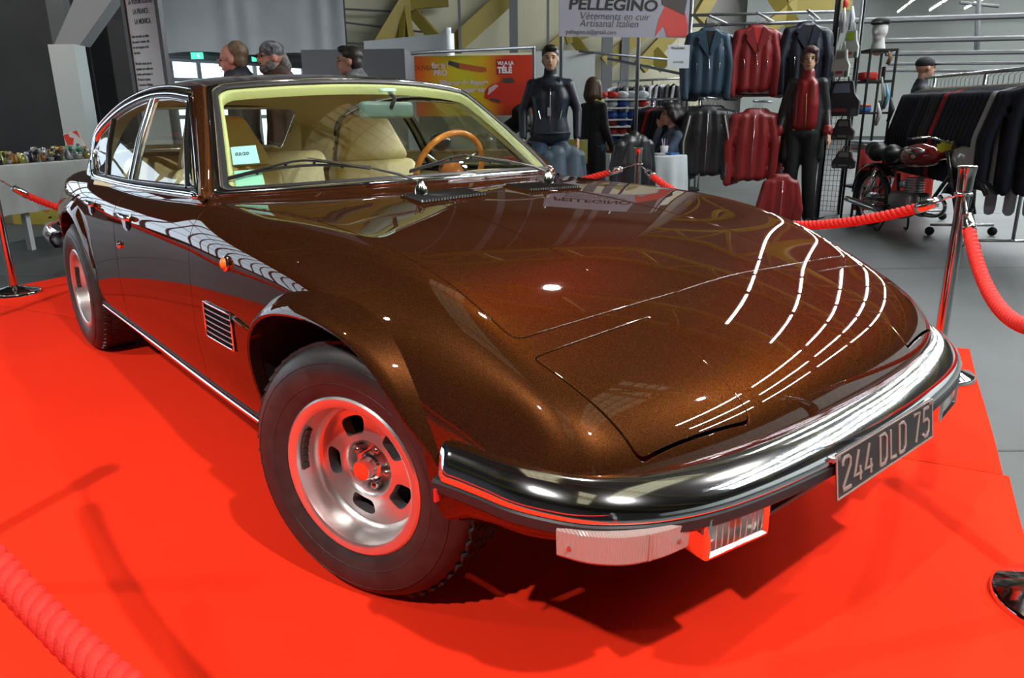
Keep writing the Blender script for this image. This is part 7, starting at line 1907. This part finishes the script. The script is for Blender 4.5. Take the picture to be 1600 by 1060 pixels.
def bag_px(px0, py0, px1, py1, **k):
    x0, y0 = G(px0, py1); x1, y1 = G(px1, py0); car_bag((x0 + x1) / 2, y0, x1 - x0, y1 - y0, **k)
bag_px(1318, 48, 1348, 92, d=.05, body=PB, trim=mat('lime_print', (.32, .55, .02), .6), lab='pale rectangular bag printed with a lime green map above the white car bag')
bag_px(1306, 78, 1338, 122, d=.14, body=PB, trim=PG, lab='white bag shaped like a small old car near the top of the grid')
bag_px(1290, 126, 1352, 182, d=.09, body=DB, trim=BB, lab='wide dark grey car-shaped bag with a pale blue window')
bag_px(1303, 186, 1340, 218, d=.05, body=DB, trim=PG, lab='dark car-shaped bag hanging in the middle of the grid', handles=False)
bag_px(1304, 236, 1341, 262, d=.05, body=DB, trim=PG, lab='small dark car-shaped bag hanging lowest on the grid', handles=False)
# pennants and a red scrap above
for px, py0, py1, w_, cl, lab in ((1322, -4, 12, .05, (.5, .02, .02), 'red cloth scrap tied at the top of the stall post'), (1320, 12, 50, .03, (.5, .5, .5), 'white bag strap hanging above the pale bag'), (1332, 10, 46, .05, (.4, .42, .46), 'folded white and blue bag hanging beside the strap'), (1312, 5, 70, .05, (.015, .015, .02), 'black garment hanging behind the bag straps')):
    A = at(px, py0, 7.75); B = at(px, py1, 7.75); bm = bmesh.new(); b_tube(bm, [A, (A + B) / 2, Vector((A.x, A.y, B.z))], [w_ * .5, w_, w_ * .7], 8, flat=.4); o = from_bm('hanging_cloth', bm, mat('cloth_' + str(px), cl, .7), None, smooth=True); tag(o, lab, 'cloth')
# red draped table with folded shirts behind the motorcycle
def shirt_table():
    g = foot(1376, 235, 8.7); r = empty('display_table', (g.x, g.y, 0), FA); z = at(1372, 232, 8.7).z; tag(r, 'red-draped display table with pale shirts behind the motorcycle', 'table')
    bm = bmesh.new(); b_box(bm, (0, -.05, z - .02), (.6, .85, .03)); from_bm('tabletop', bm, DCHROME, r)
    for sx in (-1, 1):
        for sy in (-1, 1): bm = bmesh.new(); b_cyl(bm, Vector((sx * .26, sy * .36 - .05, 0)), Vector((sx * .26, sy * .36 - .05, z - .03)), .015, 8); from_bm('leg', bm, GALV, r)
    rows = []
    for i in range(40):
        y = -.05 + .44 - .88 * i / 39; wv = .012 * math.sin(i * 1.1); rows.append([Vector((.30, y, z)), Vector((-.305, y, z)), Vector((-.315 + wv, y, z - .3)), Vector((-.325 + wv * 1.5, y, .06))])
    bm = bmesh.new(); b_grid(bm, rows); o = from_bm('red_cloth', bm, noisy('red_drape', (.36, .012, .010), (.42, .016, .012), 4, .8), None, smooth=True); o.location = r.location; o.rotation_euler = r.rotation_euler; tag(o, 'red cloth covering the display table behind the motorcycle', 'tablecloth')
    bpy.context.view_layer.update()
    for k in range(8):
        bm = bmesh.new(); b_box(bm, (0, 0, .015), (.30, .24, .028), bevel=.01, seg=2); o = from_bm('folded_shirt', bm, mat('shirt_%d' % (k % 3), [(.42, .46, .50), (.30, .33, .37), (.50, .53, .56)][k % 3], .8), None, smooth=True)
        o.location = r.matrix_world @ Vector((-.10, .22 - .27 * (k % 3), z + .002 + .031 * (k // 3))); o.rotation_euler = (0, 0, FA + .1 * (k % 2)); tag(o, 'pale folded shirt in the piles on the red-draped table', 'shirt', 'folded shirts on the red table')
shirt_table()
# ---- white stacked shelves with bags of stock behind the woman ----
def stock_shelves():
    g = foot(962, 190, 10.0); r = empty('stock_shelves', (g.x, g.y, 0), FA); tag(r, 'white metal shelves stacked with stock behind the person in the black coat', 'shelf')
    zs = [at(962, p, 10.0).z for p in (155, 168, 186, 197, 210, 222, 240)]
    for z in zs: bm = bmesh.new(); b_box(bm, (0, 0, z - .01), (.35, .80, .02)); from_bm('shelf_board', bm, mat('shelf_white', (.5, .52, .53), .5), r)
    for sy in (-.4, 0, .4): bm = bmesh.new(); b_box(bm, (0, sy, zs[0] / 2), (.03, .03, zs[0])); from_bm('upright', bm, mat('shelf_white', (.5, .52, .53), .5), r)
    bpy.context.view_layer.update(); rnd = random.Random(5)
    cols = {'white': (.55, .60, .62), 'blue': (.015, .06, .28), 'red': (.45, .03, .02)}; rows = ['white', 'white', 'blue', 'blue', 'red', 'blue', 'red']; pro = {}
    for i, z in enumerate(zs):
        for k in range(6):
            c_ = rows[i] if rnd.random() < .8 else rnd.choice(['red', 'blue'])
            if c_ not in pro:
                pro[c_] = blob('stock_bundle', [('e', (0, 0, .05), (.10, .058, .05)), ('e', (-.03, .01, .055), (.07, .05, .048))], mat('stock_' + c_, cols[c_], .6), None, .012, 2); o = pro[c_]
            else: o = pro[c_].copy(); COL.objects.link(o)
            o.location = r.matrix_world @ Vector((-.06, -.34 + .136 * k, z)); tag(o, '%s bundle of stock lying on the white metal shelves' % c_, 'bundle', '%s bundles on the white shelves' % c_)
stock_shelves()
# distant hung clothes above those shelves
RA3 = at(955, 128, 12.0); RB3 = at(1075, 122, 11.6); rn3 = (RB3 - RA3).normalized()
for i in range(14):
    c_ = rnd_c = ['grey', 'dark navy', 'grey', 'charcoal', 'black', 'grey', 'charcoal'][i % 7]; p = RA3.lerp(RB3, (i + .5) / 14)
    coat(c_, p, math.atan2(rn3.y, rn3.x) + .5 * ((i % 3) - 1), {'grey': 'pale coat hanging on the distant rail above the white shelves', 'dark navy': 'dark navy coat on the distant rail above the white shelves', 'charcoal': 'charcoal coat on the distant rail above the white shelves', 'black': 'black coat on the distant rail above the white shelves'}[c_], '%s coats on the distant rail' % c_, .85)
coat_rail('coat_rail', RA3, RB3, 'distant coat rail of pale and dark coats behind the white shelves')
# =====================================================================
#                 CARPET, ROPE BARRIER, MOTORCYCLE
# =====================================================================
for a, b, c_ in SPOTS: spot_lamp(a, b, c_, 'round black spot lamp fixed high above the brown car, plus an added booth fill')
def carpet():
    m = mat('red_carpet', (.84, .030, .010), .95, spec=.05); nt = m.node_tree; b = nt.nodes['Principled BSDF']
    tc = nt.nodes.new('ShaderNodeTexCoord'); n = nt.nodes.new('ShaderNodeTexNoise'); n.inputs['Scale'].default_value = 450; n.inputs['Detail'].default_value = 3
    n2 = nt.nodes.new('ShaderNodeTexNoise'); n2.inputs['Scale'].default_value = 1.3; n2.inputs['Detail'].default_value = 5
    r = nt.nodes.new('ShaderNodeValToRGB'); r.color_ramp.elements[0].color = (.80, .027, .008, 1); r.color_ramp.elements[1].color = (.90, .034, .011, 1)
    bp = nt.nodes.new('ShaderNodeBump'); bp.inputs['Strength'].default_value = .35; bp.inputs['Distance'].default_value = .004
    nt.links.new(tc.outputs['Object'], n.inputs['Vector']); nt.links.new(tc.outputs['Object'], n2.inputs['Vector']); nt.links.new(n2.outputs['Fac'], r.inputs[0]); nt.links.new(r.outputs[0], b.inputs['Base Color']); nt.links.new(n.outputs['Fac'], bp.inputs['Height']); nt.links.new(bp.outputs[0], b.inputs['Normal'])
    # two strips laid side by side, edges a little uneven; u runs across, v along
    A = Vector((.25, 2.42, 0)); U = Vector((.381, -.925, 0)); V = Vector((-.925, -.381, 0))
    for k, (u0, u1, off, lab) in enumerate(((0, 1.50, -.006, 'red carpet strip running beneath the far side of the brown car'), (1.503, 5.3, .010, 'wide red carpet strip under the brown car and in the foreground'))):
        nx, ny = 60, 60; rows = []
        for i in range(nx + 1):
            row = []
            for j_ in range(ny + 1):
                u_ = u0 + (u1 - u0) * i / nx; v_ = -off + 6.0 * j_ / ny; q = A + U * u_ + V * v_
                z = .006 + .0018 * math.sin(u_ * 9 + v_ * 2) * math.sin(v_ * 5 + 1)
                if j_ == 0: q += V * (.003 * math.sin(u_ * 4))
                if i in (0, nx) or j_ in (0, ny): z = .0015
                q.z = z; row.append(q)
            rows.append(row)
        bm = bmesh.new(); b_grid(bm, rows); o = from_bm('carpet', bm, m, None, smooth=True); tag(o, lab, 'carpet')
carpet()
ROPE = noisy('red_rope', (.58, .011, .005), (.66, .018, .008), 60, .7, bump=.3, bscale=300)
STEEL = mat('polished_steel', (.62, .62, .63), .09, 1.0)
def stanchion(pos, lab, h=.91):
    r = empty('rope_post', (pos[0], pos[1], 0)); tag(r, lab, 'barrier post')
    bm = bmesh.new(); b_lathe(bm, [(.155, .002), (.155, .022), (.150, .028), (.06, .052), (.032, .062), (.030, .065)], 48); from_bm('base', bm, STEEL, r, angle=40)
    bm = bmesh.new(); b_lathe(bm, [(.0245, .06), (.0245, h - .10)], 32); from_bm('pole', bm, STEEL, r, smooth=True)
    bm = bmesh.new(); b_lathe(bm, [(.0255, h - .10), (.029, h - .097), (.031, h - .05), (.034, h - .012), (.0365, h - .006), (.036, h), (.03, h + .003), (0, h + .004)], 32); from_bm('cap', bm, STEEL, r, angle=45)
    bm = bmesh.new(); b_lathe(bm, [(.026, h - .118), (.033, h - .118), (.036, h - .112), (.033, h - .106), (.026, h - .106)], 32); cl = from_bm('collar_ring', bm, STEEL, r, smooth=True)
    return Vector((pos[0], pos[1], h - .112))
def rope(P, Q, sag, lab, rad=.0235, seg=None):
    """twisted three-strand rope between two collars"""
    d = (Q - P); dh = Vector((d.x, d.y, 0)); L = dh.length; u = dh.normalized()
    root = empty('barrier_rope', tuple(P)); tag(root, lab, 'rope'); off = -Vector(P)
    def pt(t): return P + u * (L * t) + Vector((0, 0, d.z * t - sag * 4 * t * (1 - t)))
    n = seg or int(L * 95); t0, t1 = min(.2, .20 / L), 1 - min(.2, .20 / L)
    path = [pt(t0 + (t1 - t0) * i / n) for i in range(n + 1)]; PP, T = frame_of(path); N = Vector((0, 0, 1)); cols = [[], [], []]; s = 0; pitch = .085
    for i in range(n + 1):
        N = (N - T[i] * N.dot(T[i])).normalized(); B = T[i].cross(N)
        if i: s += (PP[i] - PP[i - 1]).length
        for k in range(3):
            a = 2 * math.pi * (k / 3 + s / pitch); cols[k].append(PP[i] + (N * math.cos(a) + B * math.sin(a)) * rad * .53 + off)
    for k in range(3):
        bm = bmesh.new(); b_tube(bm, cols[k], rad * .53, 10); from_bm('rope_strand', bm, ROPE, root, smooth=True)
    for a, b in ((0, 1), (1, 0)):
        e = path[0] if a == 0 else path[-1]; c_ = P if a == 0 else Q; dr = (e - c_).normalized(); st = c_ + dr * .045
        bm = bmesh.new(); b_tube(bm, [e + dr * .005 + off, e - dr * .02 + off, e - dr * .085 + off, e - dr * .095 + off], [rad * 1.08, rad * 1.1, rad * .92, rad * .4], 16); from_bm('end_ferrule', bm, CHROME, root, smooth=True)
        bm = bmesh.new(); b_tube(bm, [e - dr * .09 + off, st + dr * .02 + Vector((0, 0, .006)) + off, st + off, c_ + dr * .034 + Vector((0, 0, .008)) + off, c_ + dr * .030 + off], .0045, 8); from_bm('snap_hook', bm, CHROME, root, smooth=True)
S1 = ground(1460, 589); S1h = stanchion(S1, 'chrome barrier post at the carpet corner behind the right end of the bumper', .91)
S2p = ground(1566, 955) + RT * .15; S2h = stanchion(S2p, 'chrome barrier post whose base shows at the lower right edge', .91)
S3p = at_z(998, 231, .91); S3h = stanchion(S3p, 'chrome barrier post standing beyond the hood in the middle', .91)
S4p = (-4.56, -.93); S4h = stanchion(S4p, 'chrome barrier post at the far left carpet edge', .91)
S5p = (-5.3, .75); S5h = stanchion(S5p, 'chrome barrier post hidden behind the tail of the car', .91)
S6p = (-1.85, -3.1); S6h = stanchion(S6p, 'chrome barrier post out on the left side of the stand', .91)
rope(S1h, S2h, .30, 'thick red rope hanging at the right edge of the stand')
rope(S3h, S1h, .26, 'thick red rope dipping behind the nose of the car towards the motorcycle', seg=None)
rope(S5h, S3h, .30, 'red rope running behind the car to the middle chrome post')
rope(S4h, S5h, .36, 'red rope from the far left post to behind the car tail')
rope(S6h, S4h, .30, 'red rope along the left side of the carpet')
# rope crossing the near left corner
A_ = at(12, 908, 1.12); B_ = at(150, 1040, .95)
dd = (B_ - A_); dd.z = 0; q0 = A_ - dd.normalized() * 1.0; q1 = B_ + dd.normalized() * 1.2
S7h = stanchion((q0.x, q0.y), 'chrome barrier post outside the lower left of the view', .91); S8h = stanchion((q1.x, q1.y), 'chrome barrier post beside the photographer', .91)
mid = (A_ + B_) / 2; tm = (mid - q0).dot(dd.normalized()) / (q1 - q0).length; zl = S7h.z; sag = (zl - mid.z) / (4 * tm * (1 - tm)); rope(S7h, S8h, sag, 'thick red rope sweeping across the lower left corner', .0235)

# ---- motorcycle ----
def motorcycle():
    F = ground(1500, 387); Rr = ground(1358, 352); X = Vector((F.x - Rr.x, F.y - Rr.y, 0)); wb = X.length; ang = math.atan2(X.y, X.x)
    wb_s = 1.28; sc = 1.0; r = empty('motorcycle', (Rr.x, Rr.y, 0), ang); r.scale = (1, 1, .94); tag(r, 'old dark red motorcycle with a chrome headlamp parked behind the red rope', 'motorcycle')
    wb = min(max(wb, 1.15), 1.5); RW = .305
    TY = mat('moto_tyre', (.015, .015, .016), .5); RED = mat('tank_red', (.20, .010, .012), .15, 0, .8); CH = CHROME; BK = mat('moto_black', (.012, .012, .013), .25, 0, .4)
    def mwheel(x, steer=0):
        w_ = empty('wheel', (x, 0, RW)); w_.parent = r; w_.rotation_euler = (0, 0, steer)
        bm = bmesh.new(); n = 48; R0, r0 = RW - .032, .032
        V = [[bm.verts.new(((R0 + r0 * math.cos(b)) * math.cos(a), r0 * 1.0 * math.sin(b), (R0 + r0 * math.cos(b)) * math.sin(a))) for b in [2 * math.pi * q / 12 for q in range(12)]] for a in [2 * math.pi * k / n for k in range(n)]]
        for i in range(n):
            for k in range(12): bm.faces.new((V[i][k], V[(i + 1) % n][k], V[(i + 1) % n][(k + 1) % 12], V[i][(k + 1) % 12]))
        from_bm('tyre', bm, TY, w_, smooth=True)
        bm = bmesh.new(); b_tube(bm, [Vector(((RW - .062) * math.cos(a), 0, (RW - .062) * math.sin(a))) for a in [2 * math.pi * k / n for k in range(n)]], .012, 8, closed=True); from_bm('rim', bm, CH, w_, smooth=True)
        bm = bmesh.new(); b_lathe(bm, [(0, -.05), (.055, -.05), (.06, -.03), (.06, .03), (.055, .05), (0, .05)], 24, axis='Y'); from_bm('hub', bm, DCHROME, w_, angle=40)
        for k in range(36):
            a = 2 * math.pi * k / 36; s = 1 if k % 2 else -1; a2 = a + (.25 if k % 4 < 2 else -.25); bm = bmesh.new(); b_tube(bm, [Vector((.055 * math.cos(a2), s * .03, .055 * math.sin(a2))), Vector(((RW - .07) * math.cos(a), 0, (RW - .07) * math.sin(a)))], .0018, 4); from_bm('spoke', bm, DCHROME, w_)
        return w_
    mwheel(0); mwheel(wb, -.75)
    def add(name, f, m, parent=r, **k): bm = bmesh.new(); f(bm); return from_bm(name, bm, m, parent, **(k or dict(smooth=True)))
    hx = wb - .28; top = Vector((hx, 0, .80)); crown = Vector((hx + .02, 0, .86))
    for s in (-1, 1):
        add('fork_leg', lambda bm: b_tube(bm, [Vector((wb + .0, s * .075, RW)), Vector((hx + .03, s * .075, .86))], [.022, .018], 10), BK)
        add('rear_shock', lambda bm: b_tube(bm, [Vector((.02, s * .11, RW + .02)), Vector((.10, s * .10, .44)), Vector((.17, s * .10, .62))], [.016, .030, .018], 10), CH)
        add('swing_arm', lambda bm: b_tube(bm, [Vector((0, s * .09, RW)), Vector((.45, s * .08, .32))], .016, 8), BK)
        add('exhaust', lambda bm: b_tube(bm, catmull([Vector((.92, s * .10, .42)), Vector((.98, s * .13, .32)), Vector((.88, s * .15, .22)), Vector((.62, s * .16, .20)), Vector((.30, s * .17, .24)), Vector((-.18, s * .18, .28))], 5), [.018] * 12 + [.022] * 3 + [.036] * 9 + [.030] * 2, 12), CH)
        add('footrest', lambda bm: b_tube(bm, [Vector((.50, s * .10, .28)), Vector((.50, s * .26, .28))], .012, 8), RUBBER)
        add('centre_stand_leg', lambda bm: b_tube(bm, catmull([Vector((.50, s * .08, .26)), Vector((.46, s * .13, .10)), Vector((.42, s * .15, .015)), Vector((.36, s * .16, .02))], 4), .011, 8), BK)
    fr = [(.12, 0, .62), (.45, 0, .68), (hx - .02, 0, .78), (hx + .02, 0, .66), (.86, 0, .24), (.46, 0, .24), (.40, 0, .60)]
    add('frame', lambda bm: b_tube(bm, [Vector(p) for p in fr], .018, 8), BK)
    e = add('engine_block', lambda bm: (b_box(bm, (.62, 0, .33), (.36, .24, .20), bevel=.05, seg=3)), mat('engine_alloy', (.28, .28, .29), .35, .8), smooth=True)
    add('cylinder', lambda bm: [b_lathe(bm, [(.0, .0), (.085 if k % 2 else .065, .0), (.085 if k % 2 else .065, .012), (0, .012)], 20, origin=(.68, 0, .42 + k * .013)) for k in range(12)], mat('engine_alloy', (.28, .28, .29), .35, .8), e, angle=40)
    add('carburettor', lambda bm: b_box(bm, (.52, 0, .50), (.09, .07, .08), bevel=.02), DCHROME, e, smooth=True)
    blob('fuel_tank', [('e', (.74, 0, .80), (.26, .135, .115)), ('e', (.64, 0, .78), (.20, .115, .105)), ('e', (.86, 0, .80), (.16, .12, .10))], RED, r, .012, 3)
    for s in (-1, 1):
        add('tank_panel', lambda bm: ico(bm, (.78, s * .118, .845), (.16, .022, .035)), CH)
        add('tank_badge', lambda bm: ico(bm, (.80, s * .132, .79), (.035, .008, .022)), DCHROME)
    blob('seat', [('t', [(.50, 0, .79), (.25, 0, .79), (.0, 0, .80), (-.08, 0, .82)], [.085, .10, .105, .09], .5)], mat('seat_black', (.012, .012, .012), .4), r, .012, 3)
    add('rear_mudguard', lambda bm: sweep(bm, [Vector(((RW + .035) * math.cos(a), 0, RW + .03 + (RW + .035) * math.sin(a))) for a in [math.radians(40 + k * 10) for k in range(15)]], [(-.06, -.02), (-.045, .005), (0, .015), (.045, .005), (.06, -.02)], [Vector((math.cos(a), 0, math.sin(a))) for a in [math.radians(40 + k * 10) for k in range(15)]]), BK)
    add('front_mudguard', lambda bm: sweep(bm, [Vector((wb + (RW + .03) * math.cos(a), 0, RW + .01 + (RW + .03) * math.sin(a))) for a in [math.radians(35 + k * 10) for k in range(13)]], [(-.055, -.02), (-.04, .005), (0, .014), (.04, .005), (.055, -.02)], [Vector((math.cos(a), 0, math.sin(a))) for a in [math.radians(35 + k * 10) for k in range(13)]]), BK)
    tl = add('tail_lamp', lambda bm: b_box(bm, (-.20, 0, .62), (.05, .08, .07), bevel=.015), mat('red_lens', (.5, .02, .01), .15))
    # headlamp aimed a little towards the viewer
    L = Vector((hx + .15, -.0, .80)); Mh = Matrix.Translation(L) @ Matrix.Rotation(-1.15, 4, 'Z') @ Matrix.Rotation(math.pi / 2, 4, 'Y')
    hl = add('headlamp', lambda bm: b_lathe(bm, [(0, -.14), (.05, -.13), (.085, -.08), (.098, 0), (.104, .005), (.104, .02), (.096, .026)], 28, M=Mh), CH)
    add('headlamp_glass', lambda bm: b_lathe(bm, [(.096, .022), (.07, .034), (0, .042)], 28, M=Mh), mat('lamp_glass', (.42, .42, .40), .12, .3), hl)
    hb = add('handlebar', lambda bm: b_tube(bm, catmull([Vector((hx - .12, .36, .96)), Vector((hx - .02, .22, .98)), Vector((hx + .03, .06, .93)), Vector((hx + .03, -.06, .93)), Vector((hx - .02, -.22, .98)), Vector((hx - .12, -.36, .96))], 4), .011, 8), CH)
    for s in (-1, 1):
        add('grip', lambda bm: b_tube(bm, [Vector((hx - .12, s * .36, .96)), Vector((hx - .045, s * .25, .975))], .016, 8), RUBBER, hb)
        add('brake_lever', lambda bm: b_tube(bm, [Vector((hx - .0, s * .22, .985)), Vector((hx + .02, s * .30, .98)), Vector((hx - .03, s * .38, .97))], .006, 6), CH, hb)
    add('steering_head', lambda bm: b_tube(bm, [top, crown + Vector((0, 0, .05))], .03, 10), BK)
    rn_ = 22; star = [((.10 if k % 2 else .075) * math.cos(2 * math.pi * k / rn_), (.055 if k % 2 else .038) * math.sin(2 * math.pi * k / rn_)) for k in range(rn_)]
    bpy.context.view_layer.update()
    Ms = r.matrix_world @ Matrix.Translation((hx + .06, .02, .925)) @ Matrix.Rotation(-.9, 4, 'Z') @ Matrix.Rotation(math.radians(60), 4, 'X')
    Mz = Matrix.Translation(at(1478, 229, 6.55)); Xv = RT; Zv = (-FW).normalized(); Yv = Vector((0, 0, 1)); Mz = Matrix(((Xv.x, Yv.x, Zv.x, Mz.translation.x), (Xv.y, Yv.y, Zv.y, Mz.translation.y), (Xv.z, Yv.z, Zv.z, Mz.translation.z), (0, 0, 0, 1))) @ Matrix.Rotation(.12, 4, 'Z')
    bm = bmesh.new(); b_prism(bm, star, .004, Mz); o = from_bm('price_star', bm, mat('star_yellow', (.70, .66, .04), .6)); tag(o, 'yellow star-shaped price card on the motorcycle handlebar', 'price card')
motorcycle()
